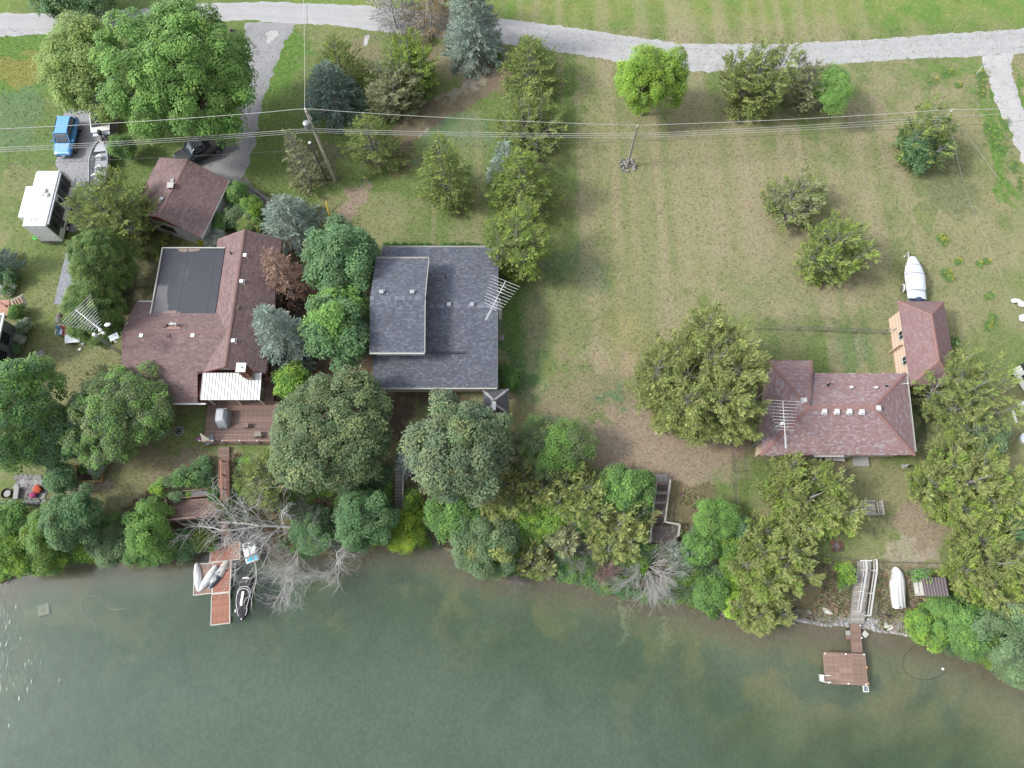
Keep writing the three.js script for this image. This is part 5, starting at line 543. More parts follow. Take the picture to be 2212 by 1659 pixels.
// planks over a quadrilateral a-b-c-d (a-b is one side, planks run from a-b's direction across to d-c): n planks laid between edge a->d and b->c
function planks(parent, a, b, c, d, n, mats, seed, t = 0.035, gap = 0.012, name = 'plank') {
  const r = rng(seed); for (let i = 0; i < n; i++) { const f = (i + 0.5) / n, p = a.clone().lerp(d, f), q = b.clone().lerp(c, f), w = a.distanceTo(d) / n - gap, L = p.distanceTo(q) - 0.01 - r() * 0.02; const g = plankGeo(L, t, w), m = mesh(name, g, mats[Math.floor(r() * mats.length)], parent); const x = q.clone().sub(p).normalize(); const z = d.clone().sub(a).normalize(); const y = z.clone().cross(x).normalize(); if (y.y < 0) { y.negate(); } const zz = x.clone().cross(y).normalize(); m.quaternion.setFromRotationMatrix(new THREE.Matrix4().makeBasis(x, y, zz)); m.position.copy(p).lerp(q, 0.5); m.position.y += (r() - 0.5) * 0.006; }
}
function rail(parent, pts, mat, { h = 0.95, post = 0.09, every = 1.6, low = 0.12, caps: capMat, balusters = 0 } = {}) {
  for (let i = 0; i < pts.length - 1; i++) { const a = pts[i], b = pts[i + 1], up = V(0, h, 0); mesh('handrail', beam(a.clone().add(up), b.clone().add(up), post * 1.5, 0.045), mat, parent); mesh('lower_rail', beam(a.clone().add(V(0, low + 0.3, 0)), b.clone().add(V(0, low + 0.3, 0)), 0.04, 0.09), mat, parent); const L = a.distanceTo(b), n = Math.max(1, Math.round(L / every)); for (let k = i ? 1 : 0; k <= n; k++) { const p = a.clone().lerp(b, k / n); const q = mesh('post', box(post, h + 0.06, post, 0, (h + 0.06) / 2 - 0.06, 0), mat, parent); q.position.copy(p); if (capMat) mesh('post_cap', box(post * 1.4, 0.04, post * 1.4, 0, h + 0.04, 0), capMat, q); } if (balusters) { const nb = Math.round(L / balusters); for (let k = 1; k < nb; k++) { const p = a.clone().lerp(b, k / nb); mesh('baluster', box(0.04, h - 0.4, 0.04, p.x, p.y + 0.4 + (h - 0.4) / 2, p.z), mat, parent); } } }
}
function stair(parent, tl, tr, bl, br, n, mats, seed, side = mats[0]) { const r = rng(seed); for (let i = 0; i < n; i++) { const f = (i + 0.5) / n, a = tl.clone().lerp(bl, f), b = tr.clone().lerp(br, f), run = tl.clone().setY(0).distanceTo(bl.clone().setY(0)) / n; const w = a.distanceTo(b), g = plankGeo(w, 0.045, run * 0.94), m = mesh('tread', g, mats[Math.floor(r() * mats.length)], parent); m.position.copy(a).lerp(b, 0.5); m.rotation.y = Math.atan2(-(b.z - a.z), b.x - a.x); } for (const [p, q] of [[tl, bl], [tr, br]]) mesh('stringer', beam(p.clone().add(V(0, -0.16, 0)), q.clone().add(V(0, -0.16, 0)), 0.05, 0.24), side, parent); }
const at = (u, v, h) => P(u, v, h);
// upper deck of the brown house
{
  const t = thing('upper_deck', 'brown plank deck under the white porch roof', 'deck'), h = 0.45; const a = at(450, 866, h), b = at(600, 866, h), c = at(600, 958, h), d = at(439, 958, h); b.z = a.z; c.z = d.z; planks(t, a, b, c, d, 27, WS.deck, 201, 0.035, 0.01);
  const e = at(572, 790, h), f = at(600, 790, h); planks(t, e, f, b.clone().setX(f.x), at(572, 866, h).setZ(b.z - 0.01), 16, WS.deck, 202, 0.035, 0.01);
  mesh('frame', [box(b.x - d.x, 0.3, 0.05, (b.x + d.x) / 2, h - 0.17, d.z - 0.02), box(0.05, 0.3, d.z - a.z, d.x + 0.2, h - 0.17, (a.z + d.z) / 2), box(0.12, 0.6, 0.12, d.x + 0.3, h - 0.35, d.z - 0.1), box(0.12, 0.6, 0.12, b.x - 0.3, h - 0.35, d.z - 0.1)], M.deckWood, t);
  rail(t, [at(440, 957, h), at(468, 957, h)], WS.deck[2], { caps: M.cream, h: 0.85 }); rail(t, [at(489, 957, h), at(600, 957, h)], WS.deck[2], { caps: M.cream, h: 0.85 });
}
// stair from upper deck to lower deck
const lowDeckY = ht(P(430, 1095, -1.2).x, P(430, 1095, -1.2).z);
const LD = -0.85;
{
  const t = thing('garden_stair', 'long brown wooden stair from the upper deck to the lower deck', 'stairs'); const y1 = -0.05; planks(t, at(472, 965, 0.3), at(495, 965, 0.3), at(496, 1002, 0.02), at(471, 1002, 0.02), 12, WS.deck, 211);
  stair(t, at(471, 1002, y1), at(496, 1002, y1), at(471, 1088, LD), at(496, 1086, LD), 16, WS.deck, 212); const p = at(485, 998, 0), q = at(487, 1088, LD); rail(t, [p, q], WS.red[1], { h: 0.9, every: 1.2 }); const p2 = at(496, 1000, 0), q2 = at(497, 1086, LD); rail(t, [p2, q2], WS.red[1], { h: 0.5, every: 1.4 });
}
{
  const t = thing('lower_deck', 'brown plank lower deck with planter box on the bank', 'deck'); const a = at(367, 1082, LD), b = at(488, 1073, LD), c = at(486, 1113, LD), d = at(368, 1126, LD); planks(t, a, b, c, d, 13, WS.deck, 221); mesh('frame', [beam(d.clone().add(V(0, -0.18, 0)), c.clone().add(V(0, -0.18, 0)), 0.06, 0.3), beam(a.clone().add(V(0, -0.18, 0)), d.clone().add(V(0, -0.18, 0)), 0.06, 0.3)], M.deckWood, t); for (const p of [c, d, d.clone().lerp(c, 0.5)]) mesh('support_post', box(0.14, 1.6, 0.14, p.x, LD - 0.85, p.z - 0.1), M.deckWood, t);
  rail(t, [a.clone(), d.clone(), at(430, 1120, LD)], WS.deck[2], { h: 0.8, balusters: 0.16, every: 1.3 }); rail(t, [at(448, 1112, LD), at(484, 1106, LD)], WS.deck[2], { h: 0.6, every: 1.0 });
  mesh('planter', [beam(at(396, 1062, LD + 0.35), at(452, 1057, LD + 0.35), 0.06, 0.4), beam(at(396, 1076, LD + 0.35), at(452, 1071, LD + 0.35), 0.06, 0.4), beam(at(396, 1062, LD + 0.35), at(396, 1076, LD + 0.35), 0.06, 0.4)], M.deckWood, t); mesh('planter_soil', slab([at(397, 1064, LD + 0.3), at(452, 1059, LD + 0.3), at(452, 1071, LD + 0.3), at(397, 1075, LD + 0.3)], 0.2), std(0.20, 0.19, 0.19, 1, { map: gritty }), t);
  const s = thing('dock_steps', 'short brown plank walk from lower deck to the red dock', 'stairs'); stair(s, at(476, 1122, LD - 0.3), at(490, 1121, LD - 0.3), at(482, 1176, WATER + 0.36), at(505, 1174, WATER + 0.36), 14, WS.deck, 222);
}
leafTree('planter_plant', 'leafy plant in the planter of the lower deck', 'plant', [366, 394, 1060, 1082], PAL.shrubCool, { shrub: true, clump: 0.3, hc: 0.4 });
leafTree('planter_plant', 'small bright plant in the middle of the planter', 'plant', [402, 414, 1062, 1074], PAL.lime, { shrub: true, clump: 0.24, hc: 0.3 });
// floating dock sections of the west neighbour
const DK = WATER + 0.38;
function dock(label, pts, n, mats, seed, across, frameMat = M.offwhite) { const [a, b, c, d] = pts.map(p => at(p[0], p[1], DK)); const o = a.clone().add(c).multiplyScalar(0.5); const t = thing('dock_section', label, 'dock', V(0, 0, 0), 0, 'dock sections'); if (across) planks(t, b, c, d, a, n, mats, seed, 0.035, 0.02); else planks(t, a, b, c, d, n, mats, seed, 0.035, 0.02); const dn = V(0, -0.06, 0); for (const [p, q] of [[a, b], [b, c], [c, d], [d, a]]) mesh('frame_rail', beam(p.clone().add(dn), q.clone().add(dn), 0.07, 0.2), frameMat, t); for (const p of [a, b, c, d]) { const f = mesh('float', box(0.5, 0.35, 0.5, 0, 0, 0, 0, 0.05), M.black, t); f.position.copy(p).lerp(o, 0.25).setY(WATER + 0.1); } return t; }
dock('red plank dock section nearest the shore, boards running out to the lake', [[455, 1176], [518.6, 1170.6], [518, 1208], [453.6, 1214.5]], 17, WS.red, 231, true);
dock('weathered grey plank dock section carrying the two white kayaks', [[421, 1218.7], [460, 1216], [458, 1281.6], [418, 1286]], 20, woodSet(std(0.34, 0.24, 0.20, 0.9, { map: grain }), 0.14), 232, false);
dock('red plank dock section beside the jet ski stern', [[461, 1215.6], [500, 1211], [496.4, 1278], [459, 1281.6]], 20, WS.red, 233, false);
dock('outermost red plank dock section beside the jet ski bow', [[457.5, 1284], [496.3, 1279.6], [496.8, 1346], [455.5, 1350.6]], 21, WS.red, 234, false);
// shaded stair below the navy house
{
  const t = thing('shaded_stair', 'dark weathered wooden stair between the two lakeside maples', 'stairs'); const a = G(855, 1012), b = G(875, 1012), c = G(852, 1118), d = G(873, 1118); for (const p of [a, b, c, d]) p.y += 0.25; stair(t, a, b, c, d, 15, WS.grey, 241, WS.dark[0]); rail(t, [b, d], WS.grey[0], { h: 0.8, every: 1.6 });
}
// brown stair in the middle lot
{
  const t = thing('brown_stair', 'weathered brown lake stair with pale rails and an angled landing', 'stairs'); const tl = G(1414, 1041), tr = G(1443, 1041); tl.y += 0.12; tr.y += 0.12; const ly = -0.8; const bl = P(1404, 1132, ly), br = P(1432, 1130, ly); planks(t, P(1416, 1025, 0.08), P(1441, 1025, 0.08), tr, tl, 3, WS.grey, 251); stair(t, tl, tr, bl, br, 13, [...WS.dark, WS.brown[1], WS.brown[0], WS.grey[1]], 252, WS.grey[0]);
  rail(t, [tl.clone(), bl.clone(), P(1401, 1172, ly)], WS.grey[2], { h: 0.85, every: 1.5 }); rail(t, [tr.clone(), br.clone(), P(1464, 1136, ly), P(1461, 1160, ly)], WS.grey[2], { h: 0.85, every: 1.5 });
  planks(t, P(1403, 1133, ly), P(1464, 1137, ly), P(1462, 1172, ly), P(1400, 1172, ly), 10, WS.dark, 253); for (const [u, v] of [[1406, 1140], [1460, 1142], [1458, 1168], [1404, 1168]]) { const p = P(u, v, ly); mesh('support_post', box(0.13, 1.9, 0.13, p.x, ly - 0.95, p.z), WS.dark[0], t); }
}
// grey stair and brown dock of the red cottage
const RD = WATER + 0.42;
{
  const t = thing('grey_stair', 'grey weathered lake stair with white painted handrails', 'stairs'); const h0 = 0.12; planks(t, P(1851, 1210, h0), P(1851, 1234, h0), P(1882, 1234, h0), P(1882, 1210, h0), 11, WS.grey, 261); const tl = P(1850, 1234, h0), tr = P(1881, 1234, h0), bl = P(1838, 1347, RD + 0.02), br = P(1866, 1347, RD + 0.02); stair(t, tl, tr, bl, br, 19, WS.grey, 262, WS.grey[1]);
  rail(t, [P(1860, 1212, h0), P(1861, 1233, h0), P(1847, 1322, RD + 0.55)], M.whitePaint, { h: 0.9, every: 1.9 }); rail(t, [P(1882, 1211, h0), P(1883, 1233, h0), P(1869, 1330, RD + 0.45)], M.whitePaint, { h: 0.9, every: 1.9 }); mesh('top_rail', beam(P(1858, 1211, h0 + 0.9), P(1884, 1211, h0 + 0.9), 0.1, 0.04), M.whitePaint, t);
}
{
  const t = thing('dock_walkway', 'narrow brown plank walkway from the grey stair to the square dock', 'dock'); const a = P(1838.5, 1348, RD), b = P(1858.5, 1348, RD), c = P(1863, 1409, RD), d = P(1842, 1409, RD); planks(t, a, b, c, d, 21, WS.brown, 271); for (const [p, q] of [[a, d], [b, c]]) mesh('side_beam', beam(p.clone().add(V(0, -0.1, 0)), q.clone().add(V(0, -0.1, 0)), 0.06, 0.16), WS.brown[1], t); for (const [u, v] of [[1857, 1351], [1860, 1378]]) { const p = P(u, v, RD); mesh('pipe_post', [rod(p.clone().setY(WATER - 0.6), p.clone().setY(RD + 0.12), 0.04, 0.04, 8), rod(p.clone().setY(RD + 0.12), p.clone().setY(RD + 0.15), 0.06, 0.06, 8)], M.white, t); }
}
{
  const t = thing('square_dock', 'square brown plank dock in three bays with white post caps', 'dock'); const A = [1778, 1408.5], B = [1867.5, 1412.5], Cc = [1874, 1481], D = [1784, 1477]; const cut = (f, g) => { const x = mix(mix(A[0], B[0], f), mix(D[0], Cc[0], f), g), y = mix(mix(A[1], B[1], f), mix(D[1], Cc[1], f), g); return P(x, y, RD); }; const F = [0, 0.36, 0.665, 1];
  for (let k = 0; k < 3; k++) planks(t, cut(F[k] + 0.012, 0.01), cut(F[k + 1] - 0.012, 0.01), cut(F[k + 1] - 0.012, 0.99), cut(F[k] + 0.012, 0.99), 19, k < 2 ? WS.brown.map(m => { const q = m.clone(); q.color.multiplyScalar(1.15); return q; }) : WS.brown, 281 + k); for (const f of F) mesh('bay_beam', beam(cut(f, 0).add(V(0, 0.005, 0)), cut(f, 1).add(V(0, 0.005, 0)), 0.08, 0.05), WS.brown[2], t); for (const g of [0, 1]) mesh('end_beam', beam(cut(0, g).add(V(0, -0.12, 0)), cut(1, g).add(V(0, -0.12, 0)), 0.06, 0.2), WS.brown[1], t);
  for (const [f, g] of [[0.03, 0.04], [0.53, 0.03], [0.97, 0.02], [0.06, 0.96], [0.53, 0.96], [0.95, 0.96]]) { const p = cut(f, g); const q = mesh('pipe_post', rod(p.clone().setY(WATER - 1.3), p.clone().setY(RD + 0.14), 0.04, 0.04, 8), M.galv, t); mesh('post_cap', rod(p.clone().setY(RD + 0.14), p.clone().setY(RD + 0.18), 0.075, 0.06, 10), M.white, q); }
  for (const g of [0.42, 0.93]) { const p = cut(1.02, g); mesh('bumper', rod(p.clone().setY(RD - 0.2), p.clone().setY(RD + 0.05), 0.09, 0.09, 10), std(0.55, 0.26, 0.11, 0.6), t); }
  const l = thing('dock_ladder', 'white metal ladder hooked on the square dock', 'ladder'); for (const g of [0.72, 0.93]) { const p = cut(0, g), q = cut(0.07, g), e = p.clone().add(V(-0.25, 0, 0)); mesh('side_rail', [rod(q.clone().setY(RD + 0.06), q.clone().setY(RD + 0.55), 0.025), rod(q.clone().setY(RD + 0.55), e.clone().setY(RD + 0.55), 0.025), rod(e.clone().setY(RD + 0.55), e.clone().setY(WATER - 0.8), 0.025)], M.white, l); } for (let k = 0; k < 4; k++) { const p = cut(0, 0.72).add(V(-0.25, 0, 0)), q = cut(0, 0.93).add(V(-0.25, 0, 0)); const y = RD + 0.2 - k * 0.28; mesh('rung', beam(p.clone().setY(y), q.clone().setY(y), 0.1, 0.03), M.white, l); }
  const s = thing('swim_step', 'small grey swim step with white rim on the dock corner', 'step'); const p = P(1870, 1488, RD - 0.1); mesh('rim', [box(0.44, 0.05, 0.05, 0, 0, -0.22), box(0.44, 0.05, 0.05, 0, 0, 0.22), box(0.05, 0.05, 0.4, -0.2, 0, 0), box(0.05, 0.05, 0.4, 0.2, 0, 0)], M.white, s).position.copy(p); mesh('tread_mat', box(0.36, 0.03, 0.4), M.slate, s).position.copy(p);
}
// steps and deck corner of the slate house
{
  const t = thing('porch_steps', 'pale wooden porch steps by the flower bed of the slate house', 'stairs'); const a = P(20, 652, 0.62), b = P(26, 664, 0.62), c = P(44, 640, 0.1), d = P(52, 654, 0.1); stair(t, a, b, c, d, 4, woodSet(std(0.5, 0.36, 0.26, 0.9, { map: grain })), 291); mesh('handrail', beam(P(22, 650, 1.2), P(50, 636, 0.9), 0.09, 0.05), M.offwhite, t); mesh('landing_slab', slab([P(40, 640, 0.05), P(47, 638, 0.05), P(57, 655, 0.05), P(50, 660, 0.05)], 0.12), M.concrete, t);
  const e = thing('porch_deck', 'reddish porch deck corner of the slate house', 'deck'); planks(e, P(-20, 648, 0.65), P(20, 648, 0.65), P(22, 682, 0.65), P(-20, 682, 0.65), 12, WS.red.map(m => { const q = m.clone(); q.color.lerp(C(0.5, 0.3, 0.22), 0.5); return q; }), 292); rail(e, [P(12, 660, 0.65), P(24, 668, 0.65)], M.redTrim, { h: 0.8 }); mesh('skirt', box(1.6, 0.6, 0.05, P(8, 682, 0.4).x, 0.32, P(8, 684, 0.3).z), M.redTrim, e);
}
// ------------------------------------------------------------------ boats and vehicles
// closed hull from stations: each {z, w, keel, top} ; open = no deck
function hull(st, n = 10, { flat = 0.5, deck = true } = {}) { const rings = st.map(s => { const ring = []; for (let i = 0; i <= n; i++) { const t = i / n * 2 - 1, x = Math.sign(t) * Math.pow(Math.abs(t), 0.75) * s.w, k = Math.pow(Math.abs(t), 1 / flat); ring.push([x, mix(s.keel, s.top, k), s.z]); } return ring; }); const pos = []; const q = (a, b, c, d) => pos.push(...a, ...b, ...c, ...a, ...c, ...d); for (let j = 0; j < rings.length - 1; j++) for (let i = 0; i < n; i++) q(rings[j][i], rings[j][i + 1], rings[j + 1][i + 1], rings[j + 1][i]); for (const j of [0, rings.length - 1]) for (let i = 1; i < n - 0; i++) if (i < n) pos.push(...rings[j][0], ...rings[j][i], ...rings[j][i + 1]); if (deck) for (let j = 0; j < rings.length - 1; j++) q(rings[j][0], rings[j][n], rings[j + 1][n], rings[j + 1][0]); const g = new THREE.BufferGeometry(); g.setAttribute('position', new THREE.Float32BufferAttribute(pos, 3)); g.computeVertexNormals(); return g; }
// smooth covers: stations of {z, w, y (edge), top (crown)}
function dome(st, n = 12, pow = 0.8) { const rings = st.map(s => { const r = []; for (let i = 0; i <= n; i++) { const t = i / n * 2 - 1; r.push(V(t * s.w, s.y + (s.top - s.y) * Math.pow(Math.max(0, 1 - t * t), pow), s.z)); } return r; }); const idx = [], pos = []; rings.flat().forEach(p => pos.push(p.x, p.y, p.z)); for (let j = 0; j < rings.length - 1; j++) for (let i = 0; i < n; i++) { const a = j * (n + 1) + i; idx.push(a, a + n + 1, a + 1, a + 1, a + n + 1, a + n + 2); } const g = new THREE.BufferGeometry(); g.setAttribute('position', new THREE.Float32BufferAttribute(pos, 3)); g.setIndex(idx); g.computeVertexNormals(); return g.toNonIndexed(); }
function heading(a, b) { const d = b.clone().sub(a); return Math.atan2(d.x, d.z); } // +z of the thing points from a to b
const paint = (r, g, b) => new THREE.MeshPhysicalMaterial({ color: C(r, g, b), roughness: 0.35, clearcoat: 0.8, clearcoatRoughness: 0.12 });
const gloss = std(0.80, 0.80, 0.79, 0.3, {}), camoTex = tex(64, 256, (x, y) => { const n = fbm(x * 2 + 4, y * 7 + 1, 3); return n > 0.56 ? [0.06, 0.075, 0.10] : n > 0.47 ? [0.30, 0.31, 0.31] : [0.62, 0.58, 0.52]; });
function kayak(label, name, a, b, half, mat, group) { const A = P(a[0], a[1], DK + 0.18), B = P(b[0], b[1], DK + 0.18), L = A.distanceTo(B), t = thing(name, label, 'boat', A.clone().lerp(B, 0.5).setY(DK + 0.02), heading(A, B), group); const w = half * mpp(a[1], DK); const st = []; for (let i = 0; i <= 14; i++) { const f = i / 14 * 2 - 1; st.push({ z: f * L / 2, w: Math.max(0.02, w * Math.pow(1 - f * f, 0.62)), y: 0.03, top: 0.06 + 0.30 * Math.pow(1 - f * f, 0.4) }); } const g = dome(st, 10, 0.6); { const p = g.attributes.position, uv = new Float32Array(p.count * 2); for (let i = 0; i < p.count; i++) { uv[i * 2] = p.getX(i) / (2 * w) + 0.5; uv[i * 2 + 1] = p.getZ(i) / L + 0.5; } g.setAttribute('uv', new THREE.BufferAttribute(uv, 2)); } mesh('hull', g, mat, t); mesh('keel_strip', beam(V(0, 0.37, -L * 0.36), V(0, 0.37, L * 0.36), 0.03, 0.02), mat, t); mesh('deck_panel', dome(st.map(s => ({ ...s, top: 0.0 })), 6), mat, t); return t; }
kayak('white upturned kayak lying along the outer edge of the grey dock', 'kayak', [423.6, 1214], [428, 1279], 8.4, gloss); kayak('white upturned kayak slanting between the first kayak and the camouflage canoe', 'kayak', [468, 1219], [430, 1277.5], 8.6, gloss); kayak('camouflage grey and white upturned canoe slanting across the dock', 'canoe', [491.7, 1209], [450, 1272.5], 9.5, new THREE.MeshStandardMaterial({ map: camoTex, roughness: 0.6 }));
// pedal boat
{
  const A = P(535.5, 1170, WATER + 0.4), B = P(545.5, 1214, WATER + 0.4), L = A.distanceTo(B), w = 14.5 * mpp(1190, WATER), t = thing('pedal_boat', 'white pedal boat with blue trim beside the red dock', 'boat', A.clone().lerp(B, 0.5).setY(WATER), heading(A, B)); const blue = std(0.03, 0.42, 0.62, 0.4); mesh('hull', new RoundedBoxGeometry(w * 2, 0.42, L, 3, 0.14).translate(0, 0.18, 0), gloss, t); mesh('trim_band', new RoundedBoxGeometry(w * 2 + 0.05, 0.1, L * 0.98, 2, 0.05).translate(0, 0.08, 0.02), std(0.05, 0.16, 0.45, 0.4), t); for (const s of [-1, 1]) { mesh('seat', [box(w * 0.72, 0.12, 0.42, s * w * 0.44, 0.44, 0.1, 0, 0.05), box(w * 0.72, 0.34, 0.12, s * w * 0.44, 0.56, 0.34, 0, 0.05)], gloss, t); const f = mesh('foot_well', box(w * 0.6, 0.02, 0.5, s * w * 0.44, 0.398, -0.62), std(0.33, 0.34, 0.36, 0.6), t); mesh('pedal', [rod(V(s * w * 0.44 - 0.16, 0.47, -0.62), V(s * w * 0.44 + 0.16, 0.47, -0.62), 0.025), box(0.1, 0.05, 0.14, s * w * 0.44 - 0.14, 0.49, -0.56), box(0.1, 0.05, 0.14, s * w * 0.44 + 0.14, 0.45, -0.68)], M.rubber, t); } mesh('rear_well', box(w * 1.5, 0.03, 0.34, 0.02, 0.395, L * 0.34), blue, t); mesh('cooler_lid', rod(V(-w * 0.15, 0.40, L * 0.27), V(-w * 0.15, 0.46, L * 0.27), 0.2, 0.19, 16), blue, t); mesh('tiller', [rod(V(0, 0.38, -0.1), V(0, 0.6, -0.2), 0.03), box(0.16, 0.05, 0.06, 0, 0.6, -0.22)], blue, t);
}
// covered personal watercraft
{
  const A = P(531, 1243, WATER + 0.6), B = P(521.5, 1341, WATER + 0.5), L = A.distanceTo(B), t = thing('jet_ski', 'jet ski under a black cover with white piping moored at the dock', 'jet ski', A.clone().lerp(B, 0.5).setY(WATER), heading(A, B)); const w = 0.66, z0 = -L / 2, cloth = std(0.018, 0.018, 0.022, 0.75, { map: mottle }), white = std(0.7, 0.7, 0.7, 0.6);
  mesh('hull', hull([{ z: z0 + 0.1, w: w * 0.9, keel: -0.25, top: 0.3 }, { z: 0, w: w * 1.06, keel: -0.3, top: 0.34 }, { z: L * 0.28, w: w * 0.92, keel: -0.25, top: 0.4 }, { z: L * 0.43, w: w * 0.45, keel: 0, top: 0.46 }, { z: L * 0.5, w: 0.05, keel: 0.3, top: 0.5 }]), std(0.03, 0.03, 0.035, 0.3), t);
  const prof = [[-0.5, 0.56, 0.30, 0.42], [-0.44, 0.62, 0.32, 0.5], [-0.34, 0.62, 0.34, 0.52], [-0.25, 0.64, 0.35, 0.68], [-0.12, 0.7, 0.36, 0.86], [0.0, 0.72, 0.37, 0.92], [0.1, 0.72, 0.38, 1.02], [0.2, 0.68, 0.40, 0.9], [0.3, 0.58, 0.42, 0.76], [0.4, 0.38, 0.45, 0.62], [0.47, 0.18, 0.48, 0.54], [0.5, 0.03, 0.5, 0.5]].map(([f, ww, y, top]) => ({ z: f * L, w: ww, y, top })); mesh('cover', dome(prof, 14, 0.55), cloth, t);
  const hAt = (x, f) => { let i = 0; while (i < prof.length - 2 && prof[i + 1].z < f * L) i++; const a = prof[i], b = prof[i + 1], k = clamp((f * L - a.z) / (b.z - a.z)), ww = mix(a.w, b.w, k), y = mix(a.y, b.y, k), top = mix(a.top, b.top, k), q = x / ww; return y + (top - y) * Math.pow(Math.max(0, 1 - q * q), 0.55); };
  const pipe = (name, list) => { const cv = new THREE.CatmullRomCurve3(list.map(([x, f]) => V(x, hAt(x, f) + 0.012, f * L))); mesh(name, new THREE.TubeGeometry(cv, 30, 0.028, 5), white, t); }; pipe('piping', [[0.38, 0.24], [0.5, 0.12], [0.54, 0.0], [0.56, -0.12], [0.46, -0.2], [0.2, -0.25], [-0.1, -0.25], [-0.42, -0.22], [-0.54, -0.12], [-0.54, 0.0], [-0.48, 0.14], [-0.34, 0.26]]); pipe('piping', [[0.5, -0.1], [0.36, -0.17], [0.1, -0.2], [-0.2, -0.2], [-0.44, -0.15], [-0.5, -0.08]]); pipe('piping', [[0.46, 0.22], [0.4, 0.32], [0.3, 0.38]]); pipe('piping', [[-0.4, 0.26], [-0.33, 0.34], [-0.24, 0.4]]);
  const cv = document.createElement('canvas'); cv.width = 512; cv.height = 112; const x = cv.getContext('2d'); x.fillStyle = '#e8e8e8'; x.fillRect(0, 0, 512, 112); x.fillStyle = '#101014'; x.font = 'bold 92px sans-serif'; x.textAlign = 'center'; x.textBaseline = 'middle'; x.fillText('SEA-DOO', 256, 58, 490); const lt = new THREE.CanvasTexture(cv); lt.colorSpace = THREE.SRGBColorSpace; const seg = 14, lp = [], lu = []; const f0 = -0.14, f1 = 0.17, half = 0.1; for (let i = 0; i < seg; i++) { const q = k => mix(f0, f1, k / seg), A2 = [half, q(i)], B2 = [half, q(i + 1)], C2 = [-half, q(i + 1)], D2 = [-half, q(i)]; const pt = ([px, f]) => [px, hAt(px, f) + 0.02, f * L]; for (const [p, u] of [[A2, [i / seg, 1]], [B2, [(i + 1) / seg, 1]], [C2, [(i + 1) / seg, 0]], [A2, [i / seg, 1]], [C2, [(i + 1) / seg, 0]], [D2, [i / seg, 0]]]) { lp.push(...pt(p)); lu.push(...u); } } const lg = new THREE.BufferGeometry(); lg.setAttribute('position', new THREE.Float32BufferAttribute(lp, 3)); lg.setAttribute('uv', new THREE.Float32BufferAttribute(lu, 2)); lg.computeVertexNormals(); mesh('lettering', lg, new THREE.MeshStandardMaterial({ map: lt, roughness: 0.6 }), t);
  mesh('rear_label', slab([V(0.28, 0.56, -0.43 * L), V(-0.28, 0.56, -0.43 * L), V(-0.24, 0.56, -0.465 * L), V(0.24, 0.56, -0.465 * L)], 0.02), white, t); mesh('badge', rod(V(0, hAt(0, 0.46) + 0.01, 0.46 * L), V(0, hAt(0, 0.46) + 0.03, 0.46 * L), 0.06, 0.06, 12), white, t); mesh('mirror', new THREE.SphereGeometry(0.12, 10, 6).scale(0.7, 0.4, 1.3).translate(-0.62, 0.45, 0.28 * L), white, t);
}
// upturned aluminium boat
{
  const c = G(1940, 1268), A = P(1939, 1224, G(1939, 1226).y + 0.45), B = P(1941, 1308, G(1941, 1306).y + 0.45), L = A.distanceTo(B), t = thing('upturned_boat', 'upturned white aluminium rowing boat on the bank beside the grey stair', 'boat', V((A.x + B.x) / 2, 0, (A.z + B.z) / 2), heading(B, A)); const w = 16 * mpp(1270, c.y); const ya = ht(A.x, A.z), yb = ht(B.x, B.z); t.position.y = (ya + yb) / 2 + 0.28; t.rotation.order = 'YXZ'; t.rotation.x = -Math.atan2(ya - yb, L) * 0.9; const st = [[-0.5, 0.82, 0.42], [-0.3, 0.93, 0.5], [0, 1, 0.56], [0.2, 0.95, 0.6], [0.36, 0.72, 0.6], [0.46, 0.36, 0.5], [0.5, 0.04, 0.3]].map(([f, k, h]) => ({ z: f * L, w: w * k, y: 0.0, top: h })); const al = std(0.70, 0.70, 0.68, 0.5, { map: mottle }); mesh('hull', dome(st, 14, 0.32), al, t); mesh('transom', tri(V(-w * 0.82, 0, -0.5 * L), V(w * 0.82, 0, -0.5 * L), V(w * 0.74, 0.36, -0.5 * L), V(-w * 0.74, 0.36, -0.5 * L)), al, t); for (const x of [-0.45, 0, 0.45]) mesh('hull_rib', beam(V(x * w, x ? 0.53 : 0.58, -0.48 * L), V(x * w * 0.7, x ? 0.57 : 0.62, 0.3 * L), 0.05, 0.03), al, t); for (const s of [-1, 1]) mesh('gunwale', new THREE.TubeGeometry(new THREE.CatmullRomCurve3(st.map(q => V(s * q.w * 1.01, 0.02, q.z))), 24, 0.03, 5), M.galv, t); mesh('drain_plug', rod(V(0.12 * w, 0.46, -0.46 * L), V(0.12 * w, 0.50, -0.46 * L), 0.05), M.black, t);
}
